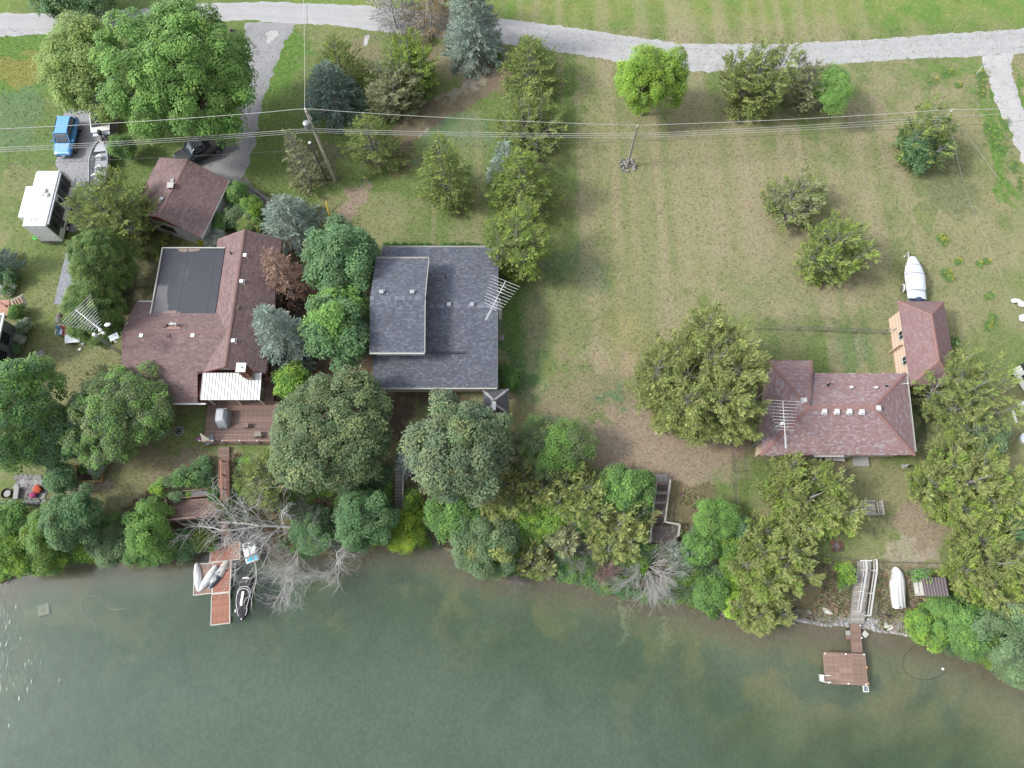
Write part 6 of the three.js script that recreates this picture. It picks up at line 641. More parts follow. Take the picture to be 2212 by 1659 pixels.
// boat trailer kit
function trailer(t, L, w, y, mat) { mesh('trailer_frame', [beam(V(-w * 0.5, y, -L * 0.5), V(-w * 0.5, y, L * 0.2), 0.07, 0.1), beam(V(w * 0.5, y, -L * 0.5), V(w * 0.5, y, L * 0.2), 0.07, 0.1), beam(V(-w * 0.5, y, L * 0.2), V(0, y, L * 0.55), 0.07, 0.1), beam(V(w * 0.5, y, L * 0.2), V(0, y, L * 0.55), 0.07, 0.1), beam(V(-w * 0.5, y + 0.003, -L * 0.2), V(w * 0.5, y + 0.003, -L * 0.2), 0.07, 0.08)], mat, t); mesh('tongue', beam(V(0, y + 0.002, L * 0.5), V(0, y + 0.002, L * 0.68), 0.08, 0.1), mat, t); mesh('jockey_wheel', [rod(V(0.15, 0.1, L * 0.62), V(0.15, y + 0.5, L * 0.62), 0.035), rod(V(0.12, 0.1, L * 0.62), V(0.2, 0.1, L * 0.62), 0.1, 0.1, 10)], mat, t); for (const s of [-1, 1]) { wheel(t, V(s * w * 0.98, 0.3, -L * 0.18), 0.3, 0.18); mesh('fender', new THREE.TorusGeometry(0.38, 0.06, 4, 10, Math.PI).scale(1, 1, 2.2).rotateY(Math.PI / 2).translate(s * w * 0.98, 0.32, -L * 0.18), M.whitePaint, t); } }
function wheel(t, p, r, w, rimMat = M.chrome) { const g = new THREE.Group(); g.name = 'wheel'; g.position.copy(p); t.add(g); mesh('tyre', new THREE.TorusGeometry(r * 0.78, r * 0.24, 8, 20).scale(1, 1, w / (r * 0.48)).rotateY(Math.PI / 2), M.rubber, g); mesh('rim', [rod(V(-w * 0.42, 0, 0), V(w * 0.42, 0, 0), r * 0.58, r * 0.58, 14), ...[0, 1, 2, 3, 4].map(k => box(w * 1.0, r * 0.9, 0.05).rotateX(k * 1.2566).scale(0.95, 1, 1))], rimMat, g); }
{ // covered boat behind the outbuilding
  const A = P(1970, 556, 1.0), B = P(1982, 646, 1.0), L = A.distanceTo(B), t = thing('covered_boat', 'motor boat under a pale blue grey cover on its trailer', 'boat', A.clone().lerp(B, 0.5).setY(0), heading(B, A)); const w = 21 * mpp(600, 1.1), cov = std(0.66, 0.70, 0.75, 0.7, { map: mottle }); mesh('hull', hull([[-0.5, 0.92, 0.45, 0.95], [0, 1, 0.4, 1.0], [0.25, 0.85, 0.45, 1.05], [0.42, 0.45, 0.6, 1.12], [0.5, 0.2, 0.8, 1.15]].map(([f, k, kl, tp]) => ({ z: f * L, w: w * k, keel: kl, top: tp }))), std(0.10, 0.14, 0.25, 0.35), t); mesh('cover', dome([[-0.49, 0.94, 0.95, 1.05], [-0.34, 0.97, 0.96, 1.2], [-0.3, 0.99, 0.97, 1.5], [0.02, 1.02, 1.0, 1.62], [0.1, 1.02, 1.02, 1.45], [0.28, 0.82, 1.06, 1.3], [0.42, 0.5, 1.12, 1.24], [0.5, 0.26, 1.15, 1.2]].map(([f, k, y, tp]) => ({ z: f * L, w: w * k, y, top: tp })), 14, 0.42), cov, t); for (const [f, y, k] of [[-0.32, 1.36, 1.0], [0.06, 1.56, 1.02], [0.3, 1.29, 0.8]]) mesh('strap', new THREE.TubeGeometry(new THREE.CatmullRomCurve3([-1, -0.9, -0.5, 0, 0.5, 0.9, 1].map(q => V(q * w * k, 1.0 + (y - 0.98) * Math.pow(1 - q * q * 0.98, 0.42), f * L))), 16, 0.02, 4), M.slate, t); mesh('outboard_motor', [box(0.4, 0.45, 0.42, 0, 1.15, -0.53 * L, 0, 0.08), rod(V(0, 1.0, -0.53 * L), V(0, 0.45, -0.54 * L), 0.09)], std(0.03, 0.05, 0.12, 0.4), t); trailer(t, L * 1.02, w * 0.95, 0.45, M.whitePaint);
}
{ // dark covered runabout under the maple
  const A = P(216, 188, 0.9), B = P(217, 284, 0.9), L = A.distanceTo(B), t = thing('covered_runabout', 'white hulled runabout under a black cover beneath the maple', 'boat', A.clone().lerp(B, 0.5).setY(0), heading(B, A)); const w = 21 * mpp(270, 1.0); mesh('hull', hull([[-0.5, 0.95, 0.4, 0.95], [-0.2, 1, 0.35, 1.05], [0.1, 0.96, 0.4, 1.12], [0.35, 0.6, 0.55, 1.2], [0.5, 0.05, 0.9, 1.25]].map(([f, k, kl, tp]) => ({ z: f * L, w: w * k, keel: kl, top: tp }))), gloss, t); mesh('cover', dome([[-0.4, 0.86, 1.0, 1.12], [-0.25, 0.92, 1.05, 1.3], [0, 0.93, 1.1, 1.55], [0.2, 0.8, 1.15, 1.5], [0.38, 0.48, 1.2, 1.35], [0.5, 0.06, 1.25, 1.28]].map(([f, k, y, tp]) => ({ z: f * L, w: w * k, y, top: tp })), 12, 0.5), std(0.022, 0.022, 0.026, 0.85, { map: mottle }), t); mesh('swim_platform', box(w * 1.7, 0.06, 0.34, 0, 0.72, -0.53 * L, 0, 0.02), std(0.62, 0.66, 0.72, 0.4), t); mesh('outboard_motor', [box(0.36, 0.42, 0.5, 0, 1.1, -0.55 * L, 0, 0.1), rod(V(0, 0.9, -0.56 * L), V(0.05, 0.3, -0.6 * L), 0.08), box(0.25, 0.1, 0.3, 0.05, 0.35, -0.6 * L)], M.black, t); trailer(t, L, w * 0.9, 0.38, M.galv);
}
{ // open aluminium boat
  const A = P(217, 308, 0.9), B = P(210, 402, 0.9), L = A.distanceTo(B), t = thing('fishing_boat', 'open aluminium fishing boat with white seats beside the shaggy cedar', 'boat', A.clone().lerp(B, 0.5).setY(0), heading(B, A)); const w = 19.5 * mpp(340, 0.9), st = [[-0.5, 0.88, 0.4, 0.95], [-0.2, 0.97, 0.38, 0.98], [0.1, 1, 0.4, 1.02], [0.3, 0.78, 0.45, 1.08], [0.43, 0.42, 0.6, 1.15], [0.5, 0.06, 0.85, 1.2]].map(([f, k, kl, tp]) => ({ z: f * L, w: w * k, keel: kl, top: tp })); mesh('hull', hull(st, 10, { deck: false }), M.alu, t); mesh('floor', dome(st.slice(0, 5).map(s => ({ z: s.z, w: s.w * 0.86, y: 0.72, top: 0.72 })), 4), std(0.40, 0.42, 0.45, 0.85, { map: gritty }), t); mesh('bow_deck', slab([V(-w * 0.72, 0.98, L * 0.28), V(w * 0.72, 0.98, L * 0.28), V(w * 0.38, 1.06, L * 0.42), V(0, 1.08, L * 0.47), V(-w * 0.38, 1.06, L * 0.42)], 0.04), std(0.45, 0.47, 0.5, 0.8), t); for (const s of [-1, 1]) { mesh('gunwale', new THREE.TubeGeometry(new THREE.CatmullRomCurve3(st.map(q => V(s * q.w, q.top + 0.02, q.z))), 24, 0.045, 5), M.alu, t); mesh('side_stripe', new THREE.TubeGeometry(new THREE.CatmullRomCurve3(st.map(q => V(s * q.w * 0.9, q.top - 0.03, q.z))), 24, 0.05, 4), std(0.16, 0.17, 0.19, 0.6), t); } for (const [x, f] of [[0, 0.16], [-0.1, -0.08], [0.25, -0.26]]) mesh('seat', [box(0.5, 0.1, 0.42, x, 1.02, f * L, 0.2, 0.04), box(0.5, 0.36, 0.1, x, 1.15, f * L - 0.2, 0.2, 0.04), rod(V(x, 0.7, f * L), V(x, 1.0, f * L), 0.04)], M.white, t); trailer(t, L, w * 0.9, 0.33, M.galv);
}
// ------------------------------------------------------------------ cars: lofted body, glasshouse and separate trim
function car(name, label, cat, pos, turn, body, { L = 4.6, W = 1.9, H = 1.7, bed = false } = {}) {
  const t = thing(name, label, cat, pos, turn), glass = new THREE.MeshPhysicalMaterial({ color: C(0.03, 0.045, 0.06), roughness: 0.06, clearcoat: 1 });
  const sec = (f, w, y0, y1) => ({ z: f * L, w: w * W / 2, y0, y1 }); const loft = (S, cr = 0.5) => { const n = 10, rings = S.map(s => { const out = []; for (let i = 0; i < n; i++) { const a = i / n * 2 * Math.PI, c = Math.cos(a), d = Math.sin(a), e = 0.38; out.push([Math.sign(c) * Math.pow(Math.abs(c), e) * s.w, (s.y0 + s.y1) / 2 + Math.sign(d) * Math.pow(Math.abs(d), e) * (s.y1 - s.y0) / 2, s.z]); } return out; }); const pos2 = [], idx = []; rings.flat().forEach(p => pos2.push(...p)); for (let j = 0; j < rings.length - 1; j++) for (let i = 0; i < n; i++) { const a = j * n + i, b = j * n + (i + 1) % n; idx.push(a, b, a + n, b, b + n, a + n); } for (const j of [0, rings.length - 1]) for (let i = 1; i < n - 1; i++) idx.push(j * n, j * n + i, j * n + i + 1); const g = new THREE.BufferGeometry(); g.setAttribute('position', new THREE.Float32BufferAttribute(pos2, 3)); g.setIndex(idx); g.computeVertexNormals(); return g; };
  mesh('body', loft([sec(-0.5, 0.84, 0.5, 0.92), sec(-0.47, 0.94, 0.36, 1.0), sec(-0.3, 1, 0.32, 1.04), sec(0.1, 1, 0.32, 1.04), sec(0.22, 1, 0.32, 1.02), sec(0.42, 0.95, 0.34, 0.92), sec(0.485, 0.86, 0.4, 0.82), sec(0.5, 0.76, 0.48, 0.74)]), body, t);
  const r0 = bed ? -0.1 : -0.44, cab = [[r0, 0.86, 1.0], [r0 + 0.06, 0.78, H - 0.04], [0.02, 0.8, H], [0.1, 0.8, H - 0.05], [0.24, 0.88, 1.0]].map(([f, w, y]) => ({ z: f * L, w: w * W / 2, y0: 0.95, y1: Math.max(1.0, y - 0.05) })); mesh('glasshouse', loft(cab), glass, t);
  mesh('roof', new RoundedBoxGeometry(W * 0.76, 0.07, L * (bed ? 0.18 : 0.47), 2, 0.03).translate(0, H - 0.02, L * (bed ? -0.0 : -0.15)), body, t); for (const s of [-1, 1]) { mesh('pillar', beam(V(s * W * 0.40, 1.0, L * 0.235), V(s * W * 0.37, H - 0.02, L * 0.09), 0.07, 0.06), body, t); mesh('pillar', beam(V(s * W * 0.41, 1.0, L * (r0 + 0.02)), V(s * W * 0.37, H - 0.02, L * (r0 + 0.07)), 0.08, 0.1), body, t); mesh('roof_rail', rod(V(s * W * 0.35, H + 0.04, L * (bed ? -0.08 : -0.34)), V(s * W * 0.35, H + 0.04, L * 0.06), 0.02), M.black, t); mesh('mirror', box(0.22, 0.14, 0.12, s * (W / 2 + 0.1), 1.08, L * 0.19, 0, 0.04), body, t); mesh('headlight', box(0.34, 0.12, 0.16, s * W * 0.32, 0.76, L * 0.475, s * 0.4, 0.03), M.chrome, t); mesh('tail_light', box(0.2, 0.24, 0.08, s * W * 0.37, 0.86, -L * 0.487, 0, 0.02), std(0.35, 0.02, 0.02, 0.3), t); mesh('side_cladding', box(0.05, 0.2, L * 0.56, s * W * 0.492, 0.42, -L * 0.02), M.black, t); for (const z of [0.31, -0.29]) wheel(t, V(s * (W / 2 - 0.06), 0.36, z * L), 0.36, 0.22); }
  mesh('hood_panel', slab([V(-W * 0.38, 1.035, L * 0.26), V(W * 0.38, 1.035, L * 0.26), V(W * 0.33, 0.90, L * 0.44), V(-W * 0.33, 0.90, L * 0.44)].map(p => p.setY(p.y + 0.012)), 0.02), body, t); mesh('grille', box(W * 0.6, 0.2, 0.05, 0, 0.62, L * 0.494), M.black, t); mesh('front_bumper', new RoundedBoxGeometry(W * 0.86, 0.16, 0.12, 2, 0.04).translate(0, 0.44, L * 0.487), M.black, t); mesh('licence_plate', box(0.3, 0.14, 0.02, 0, 0.47, L * 0.503), M.white, t); mesh('windscreen_wipers', [beam(V(-0.5, 1.06, L * 0.235), V(0.0, 1.07, L * 0.225), 0.03, 0.02), beam(V(0.05, 1.06, L * 0.235), V(0.55, 1.07, L * 0.225), 0.03, 0.02)], M.black, t);
  if (bed) { mesh('bed_liner', box(W * 0.8, 0.03, L * 0.36, 0, 1.02, -L * 0.29), M.rubber, t); mesh('bed_rails', [box(0.1, 0.16, L * 0.37, -W * 0.44, 1.06, -L * 0.29), box(0.1, 0.16, L * 0.37, W * 0.44, 1.06, -L * 0.29)], body, t); }
  return t;
}
{ const r = P(172, 279, 0.35), f = P(163, 320, 0.35), d = f.clone().sub(r).setY(0).normalize(), side = V(-d.z, 0, d.x); if (side.x > 0) side.negate(); const c = r.clone().lerp(f, 0.5).addScaledVector(side, 0.92).setY(0.03); car('blue_suv', 'bright blue sport utility vehicle parked on the gravel pad', 'car', c, Math.atan2(d.x, d.z), paint(0.055, 0.24, 0.52), { L: 4.5, W: 1.9, H: 1.68 }); }
{ const b = P(470, 306, 0.6), f = P(394, 344, 0.6), d = f.clone().sub(b).setY(0).normalize(), c = f.clone().lerp(b, 0.5).setY(0.03); car('black_pickup', 'black pickup truck half hidden under the big maple', 'car', c, Math.atan2(d.x, d.z), paint(0.012, 0.012, 0.015), { L: 5.2, W: 2.0, H: 1.8, bed: true }); }
// ------------------------------------------------------------------ travel trailer
{
  const t = thing('travel_trailer', 'white travel trailer with grey graphics and slide-out room', 'trailer'); const x0 = -45.8, x1 = -43.72, z0 = -41.3, z1 = -35.0, y0 = 0.55, y1 = 3.2; const sh = new THREE.Shape(); sh.moveTo(z1, y0); sh.lineTo(z1, y1); sh.lineTo(z0 + 0.5, y1); sh.quadraticCurveTo(z0, y1 - 0.1, z0 - 0.15, 2.2); sh.lineTo(z0 - 0.1, 1.2); sh.lineTo(z0 + 0.5, y0); sh.lineTo(z1, y0); const g = new THREE.ExtrudeGeometry(sh, { depth: x1 - x0, bevelEnabled: true, bevelSize: 0.05, bevelThickness: 0.05, bevelSegments: 2 }); g.rotateY(-Math.PI / 2); g.translate(x1, 0, 0); mesh('body', metreUV(g), std(0.86, 0.86, 0.86, 0.4), t); const X = x1 + 0.055, grey = std(0.075, 0.078, 0.085, 0.4);
  const panel = (name, zA, zB, yA, yB, m, k = 0) => mesh(name, box(0.02, yB - yA, zB - zA, X + 0.008 + k, (yA + yB) / 2, (zA + zB) / 2), m, t); panel('side_panel', z0 + 0.2, z0 + 2.5, 1.35, 3.0, grey); panel('side_panel', z0 + 3.3, z1 - 0.05, 1.3, 3.0, grey); panel('entry_door', z0 + 2.55, z0 + 3.25, 0.75, 2.75, M.white, 0.004); const win = (zA, zB, yA, yB) => { const f = mesh('window', box(0.05, yB - yA + 0.1, zB - zA + 0.1, X + 0.02, (yA + yB) / 2, (zA + zB) / 2), M.black, t); mesh('pane', box(0.02, yB - yA, zB - zA, X + 0.05, (yA + yB) / 2, (zA + zB) / 2), M.glass, f); }; win(z0 + 1.0, z0 + 1.7, 1.8, 2.5); win(z0 + 2.72, z0 + 3.1, 1.9, 2.5); win(z0 + 3.7, z0 + 4.1, 1.85, 2.5); win(z1 - 1.15, z1 - 0.6, 1.7, 2.45); mesh('awning_arm', [beam(V(X + 0.06, 3.05, z0 + 0.45), V(X + 0.12, 1.2, z0 + 0.75), 0.06, 0.06)], M.black, t); mesh('awning_arm', [beam(V(X + 0.06, 3.05, z1 - 1.7), V(X + 0.12, 1.2, z1 - 1.5), 0.06, 0.06)], M.black, t); mesh('awning_roll', rod(V(X + 0.1, 3.08, z0 + 0.4), V(X + 0.1, 3.08, z1 - 0.2), 0.08, 0.08, 10), std(0.68, 0.70, 0.74, 0.6), t); panel('swoosh_decal', z0 + 4.4, z0 + 5.2, 0.95, 1.25, grey, 0.004);
  mesh('slide_out', new RoundedBoxGeometry(1.0, 1.9, 3.45, 2, 0.05).translate(x0 - 0.42, 2.0, -37.8), M.white, t); mesh('air_conditioner', [new RoundedBoxGeometry(0.55, 0.24, 0.75, 2, 0.06).translate(-44.6, y1 + 0.13, -38.6)], M.whitePaint, t); mesh('satellite_dome', new THREE.SphereGeometry(0.28, 14, 8, 0, 6.3, 0, 1.6).scale(1, 0.7, 1).translate(-44.2, y1 + 0.05, -38.3), M.whitePaint, t); for (const [x, z] of [[-44.9, -35.7], [-45.3, -35.6], [-44.0, -36.9]]) mesh('roof_hatch', box(0.36, 0.08, 0.36, x, y1 + 0.05, z, 0, 0.02), M.whitePaint, t); for (const s of [-1, 1]) for (const z of [-37.35, -36.45]) wheel(t, V(s < 0 ? x0 + 0.1 : x1 - 0.02, 0.36, z), 0.36, 0.24, M.white); mesh('chassis', [box(1.8, 0.14, 6.0, (x0 + x1) / 2, 0.5, (z0 + z1) / 2), box(2.0, 0.14, 0.12, (x0 + x1) / 2, 0.48, z1 + 0.15), beam(V(-44.76, 0.5, z0), V(-44.76, 0.5, z0 - 1.1), 0.12, 0.12)], M.black, t); for (const x of [x0 + 0.25, x1 - 0.3]) mesh('tail_light', box(0.16, 0.08, 0.03, x, 1.2, z1 + 0.06), std(0.2, 0.12, 0.1, 0.5), t);
  const cv = document.createElement('canvas'); cv.width = 256; cv.height = 64; const c = cv.getContext('2d'); c.fillStyle = '#f4f4f4'; c.fillRect(0, 0, 256, 64); c.fillStyle = '#20242c'; c.beginPath(); c.moveTo(66, 50); c.lineTo(84, 14); c.lineTo(96, 34); c.lineTo(108, 14); c.lineTo(120, 50); c.lineTo(104, 50); c.lineTo(100, 36); c.lineTo(88, 50); c.fill(); c.fillStyle = '#9aa0a8'; c.fillRect(30, 30, 40, 6); c.fillRect(128, 36, 70, 9); const lt = new THREE.CanvasTexture(cv); lt.colorSpace = THREE.SRGBColorSpace; const em = mesh('emblem', new THREE.PlaneGeometry(0.9, 0.24), new THREE.MeshStandardMaterial({ map: lt, roughness: 0.5 }), t); em.position.set(-44.75, 2.85, z1 + 0.056);
}
// white van body cut by the picture edge
{
  const t = thing('white_van', 'white van at the picture edge beside the feathery cedar', 'van', P(2232, 835, 0.6).setY(0), 0.35); mesh('body', new RoundedBoxGeometry(2.0, 1.5, 4.2, 3, 0.2).translate(0, 1.15, 0), gloss, t); mesh('windscreen', box(1.7, 0.6, 0.05, 0, 1.5, -2.09), M.glass, t); mesh('side_window', box(0.03, 0.5, 1.6, -1.0, 1.5, -0.4), M.glass, t); mesh('trim', box(2.04, 0.08, 4.24, 0, 1.88, 0), M.black, t); for (const s of [-1, 1]) for (const z of [-1.3, 1.3]) wheel(t, V(s * 0.92, 0.34, z), 0.34, 0.22);
}
// ------------------------------------------------------------------ utility poles and lines
function heightAt(base, v) { let lo = 0, hi = 16; for (let k = 0; k < 30; k++) { const m = (lo + hi) / 2; if (vOf(base.x, base.y + m, base.z) > v) lo = m; else hi = m; } return (lo + hi) / 2; }
function topAt(u, v, h) { return P(u, v, h); }
const poleA = G(724, 391), hA = heightAt(poleA, 240), topA = poleA.clone().setY(hA);
{
  const t = thing('utility_pole', 'tall pale utility pole carrying a grey transformer', 'utility pole', poleA); const tip = P(661, 240, hA).sub(poleA); tip.y = hA; mesh('pole', rod(V(0, -0.5, 0), tip, 0.17, 0.11, 12), M.poleWood, t); const at2 = f => tip.clone().multiplyScalar(f); const tr = at2(0.83); mesh('transformer', [new THREE.CylinderGeometry(0.27, 0.27, 0.75, 16).translate(tr.x - 0.4, tr.y, tr.z + 0.1), new THREE.CylinderGeometry(0.12, 0.29, 0.1, 16).translate(tr.x - 0.4, tr.y + 0.42, tr.z + 0.1)], M.galv, t); mesh('bracket', box(0.3, 0.08, 0.1, tr.x - 0.15, tr.y, tr.z + 0.08), M.galv, t); mesh('insulator', [rod(tip.clone(), tip.clone().add(V(0, 0.3, 0)), 0.05, 0.07, 8)], M.white, t); const c2 = at2(0.95); mesh('fuse_cutout', [rod(c2.clone().add(V(0.1, 0.15, 0.1)), c2.clone().add(V(0.3, -0.35, 0.15)), 0.04)], M.white, t); const c3 = at2(0.75); mesh('rack', box(0.08, 0.6, 0.1, c3.x + 0.15, c3.y, c3.z + 0.05), M.galv, t);
  poleA.tip = tip.clone().add(poleA);
}
{
  const b = G(706, 390), t = thing('utility_pole', 'short dark weathered pole leaning beside the transformer pole', 'utility pole', b); const h = heightAt(b, 308), tip = P(668.5, 308, h).sub(b); tip.y = h; mesh('pole', rod(V(0, -0.4, 0), tip, 0.14, 0.11, 10), M.poleOld, t); mesh('cap', rod(tip.clone(), tip.clone().add(V(0, 0.05, 0)), 0.16, 0.13, 10), M.white, t); mesh('conduit', rod(tip.clone().multiplyScalar(0.66).add(V(-0.1, 0, 0.14)), tip.clone().multiplyScalar(0.28).add(V(-0.08, 0, 0.16)), 0.06, 0.06, 8), M.white, t);
}
const poleB = G(1356, 358), hB = heightAt(poleB, 274), tipB = P(1376, 274, hB), poleC = G(2010, 318), hC = heightAt(poleC, 240), tipC = P(2054, 240, hC);
for (const [b, tip, lb, m] of [[poleB, tipB, 'slim grey utility pole standing in a ring of stones', M.greyWood], [poleC, tipC, 'grey utility pole rising out of the dark round cedar', M.poleWood]]) { const t = thing('utility_pole', lb, 'utility pole', b); const q = tip.clone().sub(b); mesh('pole', rod(V(0, -0.4, 0), q, 0.12, 0.09, 10), m, t); mesh('insulator', rod(q.clone(), q.clone().add(V(0, 0.22, 0)), 0.05, 0.06, 8), M.white, t); const r = q.clone().multiplyScalar(0.8); mesh('rack', [box(0.07, 0.5, 0.09, r.x, r.y, r.z + 0.12), rod(r.clone().add(V(0, 0.2, 0.1)), r.clone().add(V(0, 0.2, 0.24)), 0.05), rod(r.clone().add(V(0, -0.1, 0.1)), r.clone().add(V(0, -0.1, 0.24)), 0.05)], M.poleOld, t); }
function wire(name, label, pts, r = 0.022, mat = M.wire, sag = 0.25) { const list = []; for (let i = 0; i < pts.length - 1; i++) { const a = pts[i], b = pts[i + 1], n = 10; for (let k = i ? 1 : 0; k <= n; k++) { const f = k / n; list.push(a.clone().lerp(b, f).add(V(0, -sag * 4 * f * (1 - f), 0))); } } const g = new THREE.TubeGeometry(new THREE.CatmullRomCurve3(list), list.length * 2, r, 5); return tag(mesh(name, g, mat), label, 'wire'); }
{
  const tA = poleA.tip, HT = hA, far = -160;
  wire('power_line', 'topmost single wire spanning the whole picture between pole tops', [P(-60, 281, HT + 0.2), tA.clone().add(V(0, 0.28, 0)), tipB.clone().add(V(0, 0.22, 0)), tipC.clone().add(V(0, 0.22, 0)), P(2300, 224, hC + 0.3)], 0.022);
  const mid = ['upper of the three parallel service wires', 'middle of the three parallel service wires', 'lower of the three parallel service wires']; for (let k = 0; k < 3; k++) { const a = tA.clone().multiplyScalar(0.74).add(poleA.clone().multiplyScalar(0.26)), b = tipB.clone().multiplyScalar(0.82).add(poleB.clone().multiplyScalar(0.18)), c = tipC.clone().multiplyScalar(0.86).add(poleC.clone().multiplyScalar(0.14)); const off = -k * 0.24; const pa = P(667, 278 + k * 4, a.y + off), pb = P(1373, 289 + k * 4.2, b.y + off), pc = k ? P(2046 - k * 3, 252 + k * 5, c.y + off) : P(2048, 251, c.y + off); wire('service_wire', mid[k] + ' along the field', [P(-60, 322 + k * 4.5, a.y + off), pa, pb, pc, ...(k ? [] : [P(2300, 236, c.y)])], 0.018, M.wire, 0.16); }
  wire('power_line', 'left of two wires running north over the road', [tA.clone().add(V(-0.05, 0.25, 0)), P(654, -60, HT + 0.4)], 0.018); wire('power_line', 'right of two wires running north over the road', [P(668, 262, HT - 0.8), P(660, -60, HT + 0.2)], 0.018, M.wireDark);
  wire('guy_wire', 'guy wire from the transformer pole to the yellow guard', [P(668, 285, HT * 0.72), P(704, 433, 0.9)], 0.02, M.wireDark, 0); const gy = thing('guy_guard', 'bright yellow guard tube on the guy wire', 'guy guard'); mesh('guard_tube', rod(P(704, 433.5, 0.9), G(711, 465), 0.055, 0.055, 8), std(0.72, 0.48, 0.02, 0.5), gy); mesh('anchor_rod', rod(G(711, 465), G(712, 468).add(V(0, -0.2, 0)), 0.02), M.galv, gy);
  wire('service_drop', 'pale twisted service cable drooping to the navy house', [P(672, 288, HT * 0.72), P(788, 387, 4.8), P(950, 535, 4.6), P(1056, 625, 4.9)], 0.011, M.wireDark, 0.12); wire('service_drop', 'pale service cable drooping south from the eastern pole', [P(2049, 256, hC * 0.86), P(2085, 410, 4.8), P(2132, 522, 4.2), P(2230, 750, 3.9)], 0.01, std(0.3, 0.29, 0.28, 0.6), 0.05); wire('guy_wire', 'thin guy wire east of the eastern pole', [P(2052, 252, hC * 0.88), P(2098, 303, 2.2), P(2160, 390, 0.1)], 0.015, M.wire, 0);
  wire('telephone_line', 'thin dark telephone line crossing above the boats', [P(-40, 356, 5), P(380, 338, 5), P(668, 322, 5.2)], 0.018, M.wireDark, 0.1); wire('telephone_line', 'faint thin line crossing the field below the service wires', [P(690, 322, 4.6), P(1362, 306, 4.6), P(2026, 274, 4.8), P(2300, 252, 4.8)], 0.014, M.wireDark, 0.1);
}
// ------------------------------------------------------------------ rooftop antennas on lattice towers
function lattice(t, a, b, w, mat) { const d = b.clone().sub(a), L = d.length(), n = Math.round(L / 0.42), list = []; const legs = [0, 1, 2].map(k => V(Math.cos(k * 2.094 + 0.5) * w, 0, Math.sin(k * 2.094 + 0.5) * w)); for (const l of legs) mesh('tower_leg', rod(a.clone().add(l), b.clone().add(l), 0.025, 0.025, 5), mat, t); for (let i = 0; i < n; i++) for (let k = 0; k < 3; k++) list.push(rod(a.clone().lerp(b, i / n).add(legs[k]), a.clone().lerp(b, (i + 1) / n).add(legs[(k + 1) % 3]), 0.012, 0.012, 4)); mesh('tower_bracing', list, mat, t, 'stuff'); }
function yagi(t, a, b, els, tail, mat) { const d = b.clone().sub(a).normalize(), s = V(-d.z, 0, d.x).normalize(); mesh('boom', rod(a, b, 0.03, 0.03, 6), mat, t); const L = a.distanceTo(b); els.forEach(([f, half, off = 0], i) => mesh('element', rod(a.clone().lerp(b, f).addScaledVector(s, -half + off).add(V(0, 0.03, 0)), a.clone().lerp(b, f).addScaledVector(s, half + off).add(V(0, 0.03, 0)), 0.016, 0.016, 5), mat, t)); const g = []; for (let i = 0; i < tail; i++) g.push(rod(a.clone().lerp(b, 0.72 + 0.27 * i / tail).addScaledVector(s, -0.12), a.clone().lerp(b, 0.72 + 0.27 * i / tail).addScaledVector(s, 0.12), 0.012, 0.012, 4)); if (g.length) mesh('director_row', g, mat, t, 'stuff'); }
const antMat = std(0.72, 0.72, 0.72, 0.35, { metalness: 0.4 });
{ const t = thing('antenna_tower', 'large television antenna on a mast beside the west gable of the brown house', 'antenna'); const x = -34.6, z = -22.4, h = 7.2; lattice(t, V(x, 0, z), V(x, h - 0.6, z), 0.14, M.galv); const a = P(163, 669, h), b = P(222, 716, h); yagi(t, a, b, [...Array(12)].map((_, i) => [i * 0.075, 1.75 - i * 0.12, 0]).concat([...Array(9)].map((_, i) => [0.05 + i * 0.085, 0.55 - i * 0.02])), 12, antMat); mesh('rotor', [box(0.25, 0.4, 0.25, x, h - 0.4, z, 0, 0.04), new THREE.SphereGeometry(0.16, 10, 8).translate(b.x - 0.2, h + 0.05, b.z - 0.1), new THREE.SphereGeometry(0.13, 10, 8).translate(b.x + 0.1, h + 0.02, b.z + 0.15), rod(V(x, h - 0.6, z), V(b.x, h, b.z), 0.035)], M.white, t); const dz = new THREE.SphereGeometry(0.36, 16, 6, 0, 6.3, 0, 0.8).rotateX(-0.5); mesh('small_dish', dz.translate(b.x + 0.35, h - 0.1, b.z - 0.45), M.white, t); mesh('panel_antenna', [box(0.75, 0.06, 0.55, P(246, 728, h - 0.6).x, h - 0.6, P(246, 728, h - 0.6).z, 0.5)], M.galv, t); mesh('mast_platform', [beam(P(236, 728, h - 1), P(252, 740, h - 1), 0.1, 0.06)], M.galv, t); }
{ const t = thing('antenna_tower', 'television antenna on lattice tower at the east wall of the navy house', 'antenna'); const b0 = G(1083, 730), h = heightAt(b0, 652); lattice(t, b0, V(b0.x, h, b0.z), 0.13, M.galv); yagi(t, P(1092, 607.5, h + 0.4), P(1049, 692, h + 0.4), [...Array(10)].map((_, i) => [i * 0.072, 1.32 - i * 0.055]).concat([...Array(7)].map((_, i) => [0.12 + i * 0.08, 0.3]), [[0.66, 0.3], [0.7, 0.42]]), 12, antMat); mesh('mast', [rod(V(b0.x, h, b0.z), V(b0.x, h + 0.6, b0.z), 0.03), box(0.16, 0.22, 0.16, b0.x, h + 0.35, b0.z)], M.galv, t); mesh('base_plate', box(0.5, 0.1, 0.5, b0.x, 0.06, b0.z), M.concrete, t); }
